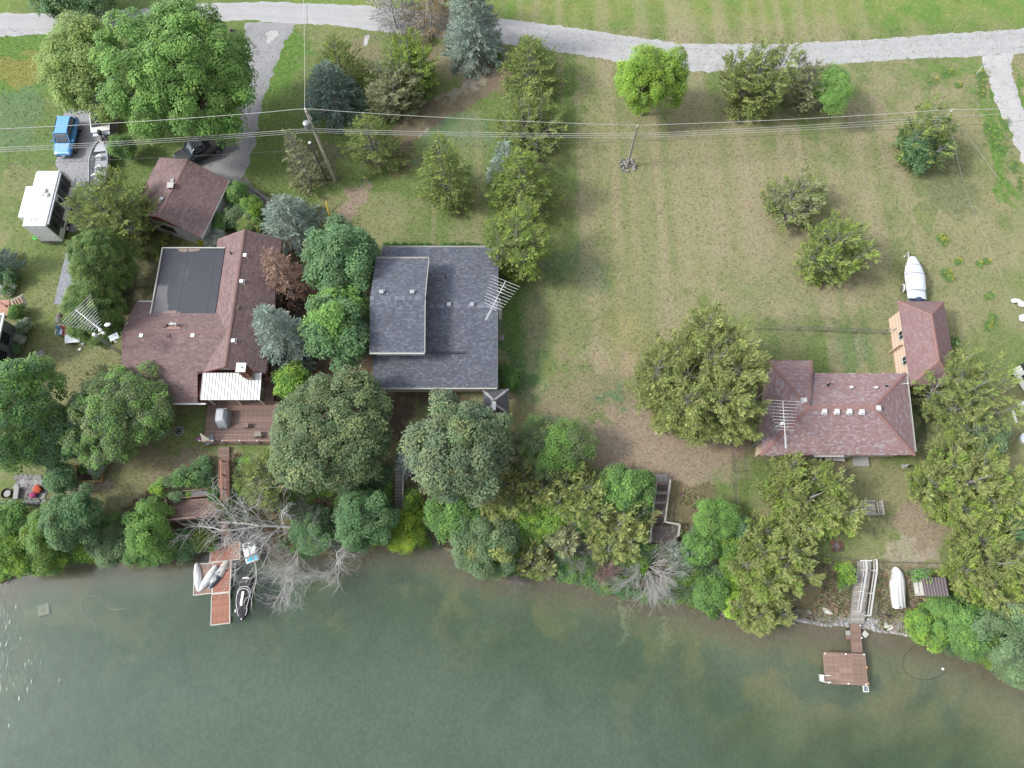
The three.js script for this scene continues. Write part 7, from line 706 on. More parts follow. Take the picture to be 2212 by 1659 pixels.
{ const t = thing('antenna_tower', 'television antenna on lattice tower at the west corner of the red cottage', 'antenna'); const b0 = G(1626, 965), h = heightAt(b0, 917); lattice(t, b0, P(1688, 916, h), 0.13, M.galv); yagi(t, P(1691, 866, h + 0.4), P(1698, 969, h + 0.4), [...Array(10)].map((_, i) => [i * 0.068, 1.32 - i * 0.075]).concat([...Array(7)].map((_, i) => [0.14 + i * 0.07, 0.34])), 14, antMat); const tp = P(1688, 916, h); mesh('mast', [rod(tp, P(1694, 912, h + 0.5), 0.03), box(0.2, 0.24, 0.2, tp.x, h + 0.1, tp.z)], M.white, t); }
// ------------------------------------------------------------------ chain link fences
function fence(label, list, h, every, seed, group) { const t = thing('chain_fence', label, 'fence', V(0, 0, 0), 0, group), pts = list.map(p => G(p[0], p[1])), wires = []; for (let i = 0; i < pts.length - 1; i++) { const a = pts[i], b = pts[i + 1], L = a.distanceTo(b), n = Math.max(1, Math.round(L / every)); for (let k = i ? 1 : 0; k <= n; k++) { const p = a.clone().lerp(b, k / n); p.y = ht(p.x, p.z); mesh('post', rod(p.clone().add(V(0, -0.2, 0)), p.clone().add(V(0, h + 0.03, 0)), 0.035, 0.035, 6), M.poleOld, t); } mesh('top_rail', rod(a.clone().add(V(0, h, 0)), b.clone().add(V(0, h, 0)), 0.022, 0.022, 5), M.poleOld, t); const m = Math.round(L / 0.16); for (let k = 0; k < m; k++) { const f = k / m, g = Math.min(1, f + h / L); wires.push(rod(a.clone().lerp(b, f).add(V(0, 0.03, 0)), a.clone().lerp(b, g).add(V(0, f + h / L > 1 ? h * (1 - f) * L / h : h, 0)), 0.004, 0.004, 3), rod(a.clone().lerp(b, f).add(V(0, h, 0)), a.clone().lerp(b, g).add(V(0, f + h / L > 1 ? h - (1 - f) * L : 0.03, 0)), 0.004, 0.004, 3)); } } mesh('wire_mesh', wires, M.wireDark, t, 'stuff'); return t; }
fence('chain link fence along the north edge of the cottage yard', [[1630, 712], [1660, 713], [1905, 722]], 1.1, 2.55, 1); fence('chain link fence running down to the bank beside the golden tree', [[1578, 960], [1583, 1020], [1586, 1092]], 1.1, 2.4, 2); fence('low dark wire fence at the top of the bank west of the grey stair', [[1775, 1202], [1850, 1212]], 0.7, 1.6, 3); fence('low dark wire fence at the top of the bank east of the grey stair', [[1890, 1215], [2025, 1218]], 0.7, 1.8, 4);
{ const t = thing('wire_gate', 'open wire gate between fence and outbuilding', 'gate'); const a = G(1906, 722), b = G(1926, 720); mesh('frame', [rod(a.clone().add(V(0, 0.1, 0)), a.clone().add(V(0, 1.15, 0)), 0.03), rod(b.clone().add(V(0, 0.1, 0)), b.clone().add(V(0, 1.15, 0)), 0.03), rod(a.clone().add(V(0, 1.12, 0)), b.clone().add(V(0, 1.12, 0)), 0.03), rod(a.clone().add(V(0, 0.15, 0)), b.clone().add(V(0, 0.15, 0)), 0.025)], M.galv, t); mesh('brace', rod(a.clone().add(V(0, 0.15, 0)), b.clone().add(V(0, 1.1, 0)), 0.02), M.galv, t); }
// ------------------------------------------------------------------ stones
function rock(seed, s = 1) { const g = new THREE.IcosahedronGeometry(0.5, 1), p = g.attributes.position, r = rng(seed), o = r() * 90; for (let i = 0; i < p.count; i++) { const x = p.getX(i), y = p.getY(i), z = p.getZ(i), k = 0.7 + 0.6 * vn(x * 2.3 + o, z * 2.3 + y * 1.7 + o); p.setXYZ(i, x * k * s, y * k * s * 0.65, z * k * s * 0.9); } g.computeVertexNormals(); return g; }
const ROCK = [1, 2, 3, 4].map(k => rock(k)), rockMats = [std(0.30, 0.285, 0.27, 0.95, { map: gritty }), std(0.38, 0.365, 0.35, 0.95, { map: gritty }), std(0.24, 0.225, 0.215, 0.95, { map: gritty })];
{ const t = thing('stone_ring', 'ring of loose grey stones round the slim utility pole', 'stone ring', poleB.clone()), r = rng(31); for (let i = 0; i < 58; i++) { const a = r() * 6.28, q = Math.sqrt(r()) * 0.85, m = mesh('stone', ROCK[i % 4], rockMats[i % 3], t); m.position.set(Math.cos(a) * q, 0.06 + 0.1 * r() * (1 - q), Math.sin(a) * q); m.rotation.set(r() * 3, r() * 6, r() * 3); m.scale.setScalar(0.18 + r() * 0.22); } }
class Rocks { constructor() { this.m = []; this.c = []; } } 
{ const r = rng(77), im = [[], []]; const put = (x, z, s, c, k) => im[k].push([x, ht(x, z) + s * 0.1, z, s, c]); for (let i = 0; i < 1500; i++) { const x = 24.2 + r() * 16.5, zs = shoreZ(x); put(x, zs - 0.55 + (r() - 0.45) * 1.0, 0.1 + r() * r() * 0.34, 0.30 + r() * 0.22, i & 1); } for (let i = 0; i < 900; i++) { const x = -44 + r() * 24, zs = shoreZ(x); put(x, zs - 0.35 + (r() - 0.5) * 0.9, 0.1 + r() * 0.25, 0.18 + r() * 0.14, i & 1); } for (let i = 0; i < 420; i++) { const q = G(500 + r() * 70, 1128 + r() * 38); put(q.x, q.z, 0.12 + r() * 0.22, 0.2 + r() * 0.15, i & 1); } for (let i = 0; i < 500; i++) { const x = 4 + r() * 20, zs = shoreZ(x); put(x, zs + (r() - 0.6) * 0.8, 0.07 + r() * 0.14, 0.2 + r() * 0.1, i & 1); }
  im.forEach((L, k) => { const o = new THREE.InstancedMesh(ROCK[k + 1], std(1, 1, 1, 0.95, { map: gritty }), L.length), q = new THREE.Quaternion(); L.forEach((l, i) => { q.setFromEuler(new THREE.Euler(r() * 6, r() * 6, r() * 6)); o.setMatrixAt(i, new THREE.Matrix4().compose(V(l[0], l[1], l[2]), q, V(l[3], l[3], l[3]))); o.setColorAt(i, C(l[4], l[4] * 0.97, l[4] * 0.93)); }); o.name = numbered('shore_stones'); o.userData = { kind: 'stuff', label: k ? 'rounder pale riprap stones along the waterline' : 'angular pale riprap stones along the waterline', category: 'stones' }; scene.add(o); }); }
// ------------------------------------------------------------------ yard things
const put = (name, label, cat, u, v, parts, turn = 0, dy = 0) => { const p = G(u, v); p.y += dy; const t = thing(name, label, cat, p, turn); for (const [n, g, m] of parts) mesh(n, g, m, t); return t; };
{ // slatted bench with table
  const t = put('slatted_bench', 'grey slatted garden lounger with side bench on the cottage lawn', 'bench', 1871, 1100, []); const r = rng(3); for (let i = 0; i < 8; i++) { const z = -0.62 + i * 0.165, m = mesh('slat', plankGeo(1.2, 0.04, 0.12), WS.grey[i % 4], t); m.position.set(0, i === 0 || i === 7 ? 0.62 : 0.42, z); } mesh('arm_board', box(0.12, 0.04, 1.2, -0.33, 0.64, 0), WS.grey[2], t); for (const x of [-0.55, 0.55]) for (const z of [-0.6, 0.53]) mesh('leg', box(0.09, 0.62, 0.09, x, 0.3, z), WS.grey[1], t); for (let i = 0; i < 7; i++) { const m = mesh('back_slat', box(0.06, 0.62, 0.11, 0.78, 0.72, -0.55 + i * 0.17), WS.grey[i % 4], t); m.rotation.z = -0.25; } mesh('back_rail', box(0.1, 0.06, 1.2, 0.93, 1.02, 0), WS.grey[2], t); mesh('back_rail', box(0.07, 0.06, 1.15, 0.72, 0.62, 0), WS.grey[0], t); }
put('concrete_step', 'broad concrete doorstep of the red cottage', 'step', 1858, 997, [['slab', box(1.36, 0.24, 0.95, 0, 0.1, 0, 0, 0.02), M.concrete]]);
put('meter_box', 'grey box against the cottage wall', 'box', 1757, 988, [['case', box(0.42, 0.5, 0.36, 0, 0.25, 0, 0, 0.02), M.galv], ['lid', box(0.46, 0.04, 0.4, 0, 0.52, 0), M.galv]]); put('rain_barrel', 'small dark barrel between the boxes at the cottage wall', 'barrel', 1769, 989, [['barrel', new THREE.CylinderGeometry(0.2, 0.18, 0.5, 14).translate(0, 0.25, 0), M.slate], ['lid', new THREE.CylinderGeometry(0.21, 0.21, 0.03, 14).translate(0, 0.51, 0), M.galv]]);
put('storage_bench', 'long pale storage bench with two lids at the cottage wall', 'bench', 1798, 992, [['case', box(1.75, 0.42, 0.5, 0, 0.22, 0, -0.05), M.brownTrim], ['lid', box(0.62, 0.05, 0.52, -0.56, 0.46, -0.02, -0.05), std(0.52, 0.48, 0.44, 0.7)], ['lid', box(1.05, 0.05, 0.5, 0.33, 0.46, 0.03, -0.05), std(0.5, 0.46, 0.43, 0.7)]]);
put('garden_statue', 'small pale garden statue on the cottage lawn', 'statue', 1952, 1008, [['figure', new THREE.LatheGeometry([[0.001, 0.85], [0.07, 0.82], [0.09, 0.74], [0.05, 0.66], [0.12, 0.58], [0.15, 0.4], [0.1, 0.22], [0.16, 0.06], [0.18, 0]].map(p => new THREE.Vector2(...p)), 12), M.stone], ['plinth', box(0.36, 0.1, 0.36, 0, 0.02, 0), M.concrete]]);
{ const t = put('fire_pit', 'square fire pit of dark stones on the cottage lawn', 'fire pit', 1807, 1180, []); const r = rng(41); for (let i = 0; i < 16; i++) { const s = i % 4, k = Math.floor(i / 4) - 1.5, m = mesh('block', box(0.19, 0.2, 0.16, 0, 0, 0, 0, 0.02), [M.brick, std(0.10, 0.075, 0.075, 0.95), std(0.16, 0.11, 0.10, 0.95)][i % 3], t); m.position.set(s < 2 ? k * 0.2 : (s === 2 ? 0.38 : -0.38), 0.08, s < 2 ? (s ? 0.36 : -0.36) : k * 0.2); m.rotation.y = (r() - 0.5) * 0.3; } mesh('ash', new THREE.CylinderGeometry(0.3, 0.32, 0.06, 12).translate(0, 0.03, 0), std(0.22, 0.17, 0.17, 1, { map: gritty }), t); }
put('boulder', 'single pale boulder under the golden tree', 'stone', 2039, 1123, [['stone', ROCK[0].clone().scale(0.6, 0.5, 0.6).translate(0, 0.12, 0), rockMats[1]]]);
put('small_boat', 'little pale upturned dinghy in the grass on the bank', 'boat', 1785, 1318, [['hull', dome([[-0.55, 0.06, 0, 0.1], [-0.3, 0.26, 0, 0.22], [0.1, 0.3, 0, 0.24], [0.4, 0.2, 0, 0.2], [0.58, 0.03, 0, 0.1]].map(([z, w, y, top]) => ({ z, w, y, top })), 8, 0.5), M.offwhite], ['keel', beam(V(0, 0.24, -0.4), V(0, 0.24, 0.4), 0.03, 0.03), M.offwhite]], 1.0, 0.05);
put('white_slab', 'white broken slab on the stony shore', 'slab', 1918, 1349, [['slab', box(0.85, 0.1, 0.5, 0, 0.12, 0, 0.1, 0.03), M.white], ['edge_piece', box(0.5, 0.08, 0.12, 0.1, 0.08, 0.34, 0.3), M.white]]);
{ const t = put('plank_pile', 'pile of bleached planks beside the white slab', 'planks', 1939, 1340, []); for (let i = 0; i < 4; i++) { const m = mesh('plank', plankGeo(0.14, 0.04, 1.2), WS.grey[i % 4], t); m.position.set((i - 1.5) * 0.17, 0.12 + 0.03 * (i % 2), i * 0.06); m.rotation.set(0.2, -0.45 + i * 0.05, 0); } }
put('old_tyre', 'old tyre lying in the grass near the stony shore', 'tyre', 1917, 1324, [['tyre', new THREE.TorusGeometry(0.27, 0.1, 8, 18).rotateX(Math.PI / 2).translate(0, 0.12, 0), M.rubber], ['rim', new THREE.TorusGeometry(0.18, 0.03, 6, 16).rotateX(Math.PI / 2).translate(0, 0.14, 0), M.black]]);
for (const [u, v, lb, m, w] of [[1834, 1368, 'pale concrete block west of the dock walkway', M.concrete, 0.5], [1833.5, 1377, 'brown wooden crib block west of the dock walkway', WS.brown[1], 0.42], [1868, 1370, 'tilted white concrete block east of the dock walkway', M.offwhite, 0.5]]) { const p = P(u, v, WATER + 0.1); const t = thing('dock_block', lb, 'block', p, u > 1850 ? 0.7 : 0.05); mesh('block', box(w, 0.6, w * 0.9, 0, -0.2, 0, 0, 0.03), m, t); mesh('lifting_eye', new THREE.TorusGeometry(0.05, 0.012, 5, 10).translate(0, 0.13, 0), M.galv, t); }
// deck things
const onDeck = (u, v, h = 0.47) => P(u, v, h);
{ const p = onDeck(485, 905), t = thing('covered_grill', 'grill under a silver grey cover on the upper deck', 'grill', p, 0.05); const g = dome([[-0.72, 0.5, 0.04, 0.86], [-0.6, 0.58, 0.02, 1.0], [0.1, 0.6, 0.02, 1.04], [0.42, 0.58, 0.02, 0.98], [0.6, 0.52, 0.02, 0.72], [0.8, 0.44, 0.02, 0.4], [0.9, 0.34, 0.02, 0.1]].map(([z, w, y, top]) => ({ z, w, y, top })), 14, 0.22); const q = g.attributes.position; for (let i = 0; i < q.count; i++) { const k = vn(q.getX(i) * 5 + 3, q.getZ(i) * 5 + q.getY(i) * 3) - 0.5; q.setXYZ(i, q.getX(i) + k * 0.09, q.getY(i) + k * 0.06, q.getZ(i) + k * 0.07); } g.computeVertexNormals(); mesh('cover', g, std(0.42, 0.44, 0.47, 0.55, { map: mottle }), t); mesh('back_panel', box(0.95, 0.82, 0.04, 0, 0.45, -0.7), std(0.40, 0.42, 0.45, 0.6), t); }
{ const p = onDeck(535, 921), t = thing('side_table', 'small square slatted side table on the upper deck', 'table', p); for (let i = 0; i < 5; i++) mesh('slat', box(0.42, 0.03, 0.07, 0, 0.42, -0.17 + i * 0.085), std(0.22, 0.15, 0.145, 0.8), t); for (const [x, z] of [[-1, -1], [1, -1], [1, 1], [-1, 1]]) mesh('leg', box(0.05, 0.4, 0.05, x * 0.17, 0.2, z * 0.17), M.brownTrim, t); mesh('apron', [box(0.38, 0.3, 0.02, 0, 0.2, 0.17), box(0.02, 0.3, 0.36, 0.18, 0.2, 0)], M.brownTrim, t); }
{ const p = onDeck(453, 951), t = thing('folded_umbrella', 'folded cream parasol over a dark square base at the deck corner', 'parasol', p, 0.4); mesh('base', box(0.85, 0.1, 0.75, 0, 0.06, 0, 0, 0.04), M.slate, t); const list = []; for (let i = 0; i < 9; i++) { const a = -0.8 + i * 0.2, e = V(Math.sin(a) * 0.34 - 0.05, 0.75 - 0.05 * (i % 2), 0.12 + Math.cos(a) * 0.14); list.push(rod(V(-0.2, 1.3, -0.42), e, 0.02, 0.07, 5)); } mesh('canopy', list, std(0.62, 0.56, 0.44, 0.9), t); mesh('pole', rod(V(-0.02, 0.1, 0.1), V(-0.2, 1.34, -0.44), 0.03), M.black, t); }
{ const p = onDeck(560, 940), t = thing('deck_chair', 'grey slatted deck chair under the maple on the upper deck', 'chair', p, 0.15); for (let i = 0; i < 6; i++) mesh('slat', box(0.06, 0.025, 0.5, -0.22 + i * 0.09, 0.4, 0.05), M.greyWood, t); mesh('frame', [box(0.56, 0.04, 0.04, 0, 0.38, -0.2), box(0.56, 0.04, 0.04, 0, 0.38, 0.3)], M.greyWood, t); mesh('backrest', box(0.5, 0.5, 0.04, 0, 0.62, 0.32).rotateX(0), M.greyWood, t); for (const [x, z] of [[-1, -1], [1, -1], [1, 1], [-1, 1]]) mesh('leg', box(0.04, 0.4, 0.04, x * 0.24, 0.2, z * 0.22), M.greyWood, t); }
put('flower_pot', 'pot of purple flowers at the deck corner', 'flower pot', 437, 953, [['pot', new THREE.CylinderGeometry(0.17, 0.12, 0.28, 12).translate(0, 0.5, 0), M.brick], ['flowers', ROCK[2].clone().scale(0.5, 0.5, 0.5).translate(0, 0.75, 0), std(0.25, 0.09, 0.20, 0.9)]]);
{ const t = put('fire_ring', 'round fire ring of small stones on the lawn beside the upper deck', 'fire pit', 387, 931, []), r = rng(61); for (let i = 0; i < 22; i++) { const a = i / 22 * 6.283, m = mesh('stone', ROCK[i % 4], rockMats[i % 3], t); m.position.set(Math.cos(a) * 0.4, 0.06, Math.sin(a) * 0.4); m.scale.setScalar(0.15 + r() * 0.06); m.rotation.y = r() * 6; } mesh('ash_bowl', new THREE.CylinderGeometry(0.36, 0.3, 0.06, 18).translate(0, 0.02, 0), M.black, t); mesh('grate', new THREE.TorusGeometry(0.2, 0.02, 5, 16).rotateX(Math.PI / 2).translate(0.05, 0.1, 0), M.galv, t); }
// raised bed
{ const t = thing('raised_bed', 'raised vegetable bed framed in new yellow timber', 'planter'); const c = [G(168, 1008), G(221, 1008), G(222, 1040), G(167, 1042)]; c.forEach(p => p.y = 0.16); [[0, 1], [1, 2], [2, 3], [3, 0]].forEach(([i, j]) => mesh('timber', beam(c[i], c[j], 0.2, 0.26), M.newWood, t)); for (const p of c) mesh('corner_post', box(0.16, 0.42, 0.16, p.x, 0.2, p.z), M.newWood, t); mesh('soil', slab(c.map(p => p.clone().setY(0.2)), 0.2), M.soil, t); }
leafTree('vegetable_plant', 'leafy vegetable at the back of the raised bed', 'plant', [174, 190, 1006, 1020], PAL.shrub, { shrub: true, clump: 0.26, hc: 0.4 }); leafTree('vegetable_plant', 'pale flowering plant along the side of the raised bed', 'plant', [196, 222, 990, 1030], PAL.silver.concat(PAL.shrub), { shrub: true, clump: 0.3, hc: 0.5 });
// stone patio and terrace walls of the slate house
{ const t = thing('stone_patio', 'crazy paved stone patio above the terrace wall', 'patio'), r = rng(71); for (let i = 0; i < 7; i++) for (let j = 0; j < 5; j++) { const u = 36 + i * 9.6 + (j % 2) * 4 + (r() - 0.5) * 3, v = 1031 + j * 10.5 + (r() - 0.5) * 2; if (u > 100 - Math.max(0, 1050 - v) * 0.6) continue; const p = G(u, v), n = 6 + Math.floor(r() * 2), poly = []; for (let k = 0; k < n; k++) { const a = k / n * 6.283 + r() * 0.3, q = 0.2 + r() * 0.06; poly.push([p.x + Math.cos(a) * q * 1.05, p.z + Math.sin(a) * q * 1.2]); } mesh('flagstone', metreUV(prism(poly.reverse(), -0.05, 0.05 + r() * 0.02)), rockMats[Math.floor(r() * 3)], t); } }
function stoneWall(label, list, h, seed) { const t = thing('stone_wall', label, 'wall'), r = rng(seed), pts = list.map(p => P(p[0], p[1], 0)); for (let i = 0; i < pts.length - 1; i++) { const a = pts[i], b = pts[i + 1], L = a.distanceTo(b), n = Math.round(L / 0.42); for (let k = 0; k < n; k++) for (let y = 0; y < 2; y++) { const p = a.clone().lerp(b, (k + 0.5 + (y ? 0.3 : 0)) / n), m = mesh('stone', ROCK[Math.floor(r() * 4)], y ? rockMats[1] : rockMats[0], t); m.position.set(p.x, ht(p.x, p.z) + 0.1 + y * h * 0.5, p.z + (r() - 0.5) * 0.1); m.scale.set(0.62, 0.55, 0.5); m.rotation.y = r() * 0.6; } } return t; }
stoneWall('pale dry stone terrace wall below the patio', [[-10, 1090], [40, 1088], [112, 1085]], 0.5, 81); stoneWall('lower pale stone terrace wall near the shore', [[-10, 1168], [30, 1164], [74, 1152]], 0.5, 82);
{ const t = thing('terrace_steps', 'grey timber steps between the terrace walls', 'stairs'); const a = G(52, 1118), b = G(78, 1118), c = G(52, 1150), d = G(78, 1150); [a, b, c, d].forEach(p => p.y += 0.12); stair(t, a, b, c, d, 5, WS.dark, 301); }
{ const t = thing('timber_ladder', 'pale timber rails lying on the bank below the lower wall', 'timber'); [[[26, 1180], [62, 1168]], [[56, 1176], [76, 1172]], [[30, 1196], [92, 1186]], [[40, 1201], [84, 1194]]].forEach(([p, q]) => { const A = G(...p), B = G(...q); A.y += 0.1; B.y += 0.1; mesh('rail', beam(A, B, 0.1, 0.08), WS.grey[2], t); }); }
put('fire_bowl', 'black metal fire bowl beside the stone patio', 'fire bowl', 19, 1067, [['bowl', new THREE.LatheGeometry([[0.001, 0.08], [0.2, 0.1], [0.34, 0.22], [0.42, 0.36], [0.44, 0.36], [0.36, 0.18], [0.2, 0.05], [0.001, 0.04]].map(p => new THREE.Vector2(...p)), 20), M.black], ['ash', new THREE.CylinderGeometry(0.3, 0.25, 0.05, 14).translate(0, 0.2, 0), M.concrete], ['stand', new THREE.TorusGeometry(0.26, 0.02, 5, 16).rotateX(Math.PI / 2).translate(0, 0.04, 0), M.black]]);
put('log_bench', 'pale stone bench slab on the patio', 'bench', 41, 1066, [['seat', box(0.45, 0.14, 1.1, 0, 0.34, 0, 0.1, 0.05), M.stone], ['support', box(0.35, 0.3, 0.2, 0, 0.15, -0.35), M.stone], ['support', box(0.35, 0.3, 0.2, 0, 0.15, 0.35), M.stone]]);
put('flower_tub', 'tub of red flowers on the patio corner', 'flower pot', 88, 1057, [['tub', new THREE.CylinderGeometry(0.3, 0.25, 0.3, 14).translate(0, 0.15, 0), M.brick], ['blooms', ROCK[1].clone().scale(0.8, 0.5, 0.7).translate(0, 0.4, 0), std(0.42, 0.07, 0.03, 0.9)]]); put('flower_tub', 'tub of magenta flowers on the patio edge', 'flower pot', 76, 1070, [['tub', new THREE.CylinderGeometry(0.22, 0.18, 0.25, 14).translate(0, 0.12, 0), M.soil], ['blooms', ROCK[3].clone().scale(0.6, 0.4, 0.6).translate(0, 0.32, 0), std(0.28, 0.03, 0.12, 0.9)]]);
// west lawn
put('wheelbarrow', 'dark rusty wheelbarrow tipped on the lawn by the grey shed', 'wheelbarrow', 134, 692, [['tray', dome([[-0.5, 0.28, 0.3, 0.62], [-0.2, 0.36, 0.26, 0.72], [0.3, 0.38, 0.26, 0.72], [0.55, 0.22, 0.3, 0.6]].map(([z, w, y, top]) => ({ z, w, y, top })), 10, 0.4), std(0.14, 0.11, 0.10, 0.7, { map: mottle })], ['handle', rod(V(-0.22, 0.3, 0.3), V(-0.24, 0.4, 1.0), 0.025), M.greyWood], ['handle', rod(V(0.22, 0.3, 0.3), V(0.24, 0.4, 1.0), 0.025), M.greyWood], ['wheel', new THREE.TorusGeometry(0.16, 0.05, 6, 14).rotateY(Math.PI / 2).translate(0, 0.2, -0.62), M.rubber]], 0.25);
for (const [u, lb, m] of [[135.5, 'blue folding lawn chair', std(0.12, 0.22, 0.36, 0.8)], [146, 'red folding lawn chair', std(0.46, 0.075, 0.075, 0.8)]]) put('lawn_chair', lb + ' beside the cedar hedge', 'chair', u, 722, [['seat', box(0.5, 0.04, 0.5, 0, 0.4, 0), m], ['backrest', box(0.5, 0.6, 0.04).rotateX(-0.35).translate(0, 0.68, -0.34), m], ['arm', box(0.06, 0.03, 0.5, -0.28, 0.6, 0), M.galv], ['arm', box(0.06, 0.03, 0.5, 0.28, 0.6, 0), M.galv], ['leg', rod(V(-0.26, 0, 0.24), V(-0.26, 0.6, -0.2), 0.018), M.galv], ['leg', rod(V(0.26, 0, 0.24), V(0.26, 0.6, -0.2), 0.018), M.galv], ['leg', rod(V(-0.26, 0, -0.26), V(-0.26, 0.6, 0.24), 0.018), M.galv], ['leg', rod(V(0.26, 0, -0.26), V(0.26, 0.6, 0.24), 0.018), M.galv]]);
put('toy_cart', 'blue and white plastic cart beside the lawn chairs', 'cart', 152, 733, [['tub', box(0.5, 0.25, 0.7, 0, 0.25, 0, 0.2, 0.05), std(0.03, 0.12, 0.4, 0.4)], ['rim', box(0.56, 0.04, 0.76, 0, 0.38, 0, 0.2, 0.02), M.white], ['wheel', new THREE.TorusGeometry(0.1, 0.04, 6, 12).rotateY(Math.PI / 2).translate(-0.3, 0.12, 0.2), M.rubber], ['wheel', new THREE.TorusGeometry(0.1, 0.04, 6, 12).rotateY(Math.PI / 2).translate(0.3, 0.12, 0.2), M.rubber]]);
put('yellow_toy', 'yellow and white plastic toy on the lawn by the cart', 'toy', 147, 741, [['body', box(0.45, 0.14, 0.2, 0, 0.1, 0, 0.3, 0.04), std(0.7, 0.52, 0.22, 0.5)], ['top', box(0.2, 0.12, 0.16, 0.1, 0.2, 0, 0.3, 0.03), M.white]]); put('folding_table', 'grey folding table with clutter at the foot of the hedge', 'table', 166, 738, [['top', box(1.3, 0.04, 0.7, 0, 0.6, 0, 0.1), M.galv], ['leg', box(0.05, 0.6, 0.6, -0.55, 0.3, 0), M.galv], ['leg', box(0.05, 0.6, 0.6, 0.55, 0.3, 0), M.galv]]); put('white_jug', 'white jug on the ground below the hedge', 'jug', 182, 744, [['body', new THREE.CylinderGeometry(0.13, 0.14, 0.32, 10).translate(0, 0.16, 0), M.white], ['cap', new THREE.CylinderGeometry(0.05, 0.05, 0.06, 8).translate(0, 0.35, 0), std(0.03, 0.25, 0.2, 0.5)]]); put('lawn_stone', 'pale stone on the lawn below the cedar hedge', 'stone', 173, 755, [['stone', ROCK[0].clone().scale(0.35, 0.3, 0.35).translate(0, 0.06, 0), M.white]]);
put('stepping_stone', 'light stepping stone nearest the antenna lawn', 'stone', 87, 763, [['slab', rock(17).scale(0.75, 0.14, 0.85).translate(0, 0.03, 0), std(0.38, 0.38, 0.40, 0.95, { map: gritty })]]); put('stepping_stone', 'sunken stepping stone in the middle of the lawn path', 'stone', 80, 782, [['slab', rock(18).scale(0.7, 0.1, 0.7).translate(0, 0.02, 0), std(0.27, 0.27, 0.29, 0.95, { map: gritty })]]); put('stepping_stone', 'stepping stone closest to the locust tree', 'stone', 76, 797, [['slab', rock(19).scale(0.8, 0.1, 0.7).translate(0, 0.02, 0), std(0.27, 0.27, 0.29, 0.95, { map: gritty })]]);
for (const [u, v, lb] of [[45, 749, 'upper orange clay pot by the slate wall'], [42, 762, 'lower orange clay pot by the slate wall']]) put('clay_pot', lb, 'flower pot', u, v, [['pot', new THREE.CylinderGeometry(0.2, 0.15, 0.32, 12).translate(0, 0.16, 0), std(0.5, 0.10, 0.04, 0.8)], ['soil', new THREE.CylinderGeometry(0.18, 0.18, 0.02, 12).translate(0, 0.32, 0), M.soil]]);
for (const [bb, pal, lb] of [[[38, 62, 690, 720], PAL.silver.concat(PAL.shrub), 'variegated hosta clump beside the slate house'], [[20, 50, 660, 690], PAL.shrub, 'leafy bed plant below the porch steps'], [[-5, 30, 608, 640], PAL.shrub.concat([[0.6, 0.6, 0.55]]), 'white flowering bed plant above the porch steps'], [[26, 44, 738, 768], PAL.darkMaple, 'dark bed plant between the clay pots and the wall'], [[34, 52, 722, 742], PAL.silver.concat([[0.65, 0.65, 0.6]]), 'white daisy clump beside the slate wall'], [[-30, 30, 575, 620], PAL.darkMaple, 'dark shrub beneath the edge spruce']]) leafTree('bed_plant', lb, 'plant', bb, pal, { shrub: true, clump: 0.34, hc: 0.4 });
put('garden_hose', 'bright green garden hose hung behind the travel trailer', 'hose', 83, 516, [['coil', new THREE.TorusGeometry(0.3, 0.05, 6, 20).rotateX(Math.PI / 2 - 0.4).translate(0, 0.3, 0), std(0.03, 0.62, 0.08, 0.5)], ['loop', new THREE.TorusGeometry(0.24, 0.045, 6, 20).rotateX(Math.PI / 2 - 0.3).translate(0.05, 0.36, 0.05), std(0.03, 0.6, 0.08, 0.5)]]); put('water_jug', 'blue water container behind the travel trailer', 'jug', 118, 515, [['body', box(0.32, 0.36, 0.24, 0, 0.2, 0, 0.2, 0.05), std(0.12, 0.33, 0.55, 0.4)], ['cap', new THREE.CylinderGeometry(0.06, 0.06, 0.06, 10).translate(0.05, 0.42, 0), M.white]]); put('tool_crate', 'black crate with an orange strap beside the travel trailer', 'crate', 152, 428, [['crate', box(0.7, 0.4, 0.5, 0, 0.2, 0, 0, 0.03), M.black], ['strap', box(0.36, 0.12, 0.24, 0.12, 0.46, -0.1, 0.3, 0.04), std(0.6, 0.10, 0.03, 0.6)]]);
{ const t = thing('edging_rail', 'weathered timber edging beside the gravel pad', 'edging'); const a = G(256, 272), b = G(251, 306); a.y = b.y = 0.1; mesh('rail', beam(a, b, 0.14, 0.18), WS.brown[0], t); mesh('end_block', box(0.2, 0.2, 0.3, b.x, 0.1, b.z + 0.1), WS.grey[0], t); }
put('white_sack', 'pair of white sacks lying by the eastern lot line, upper', 'sack', 2190, 652, [['sack', ROCK[2].clone().scale(0.9, 0.6, 0.6).translate(0, 0.25, 0), M.white], ['knot', ROCK[1].clone().scale(0.7, 0.5, 0.6).translate(0.55, 0.2, 0.3), M.white]]); put('white_sack', 'single white sack at the picture edge', 'sack', 2209, 689, [['sack', ROCK[0].clone().scale(1.3, 0.7, 1.0).translate(0, 0.25, 0), M.white], ['tie', ROCK[3].clone().scale(0.4, 0.3, 0.3).translate(0.1, 0.55, 0), M.white]]);
{ const t = thing('white_board', 'white board leaning by the feathery cedar', 'board'); const a = G(2182, 890), b = G(2195, 915); a.y += 0.35; b.y += 0.08; mesh('board', beam(a, b, 0.26, 0.04), M.white, t); mesh('batten', box(0.3, 0.05, 0.06, b.x - 0.05, b.y + 0.06, b.z - 0.1), M.whitePaint, t); }
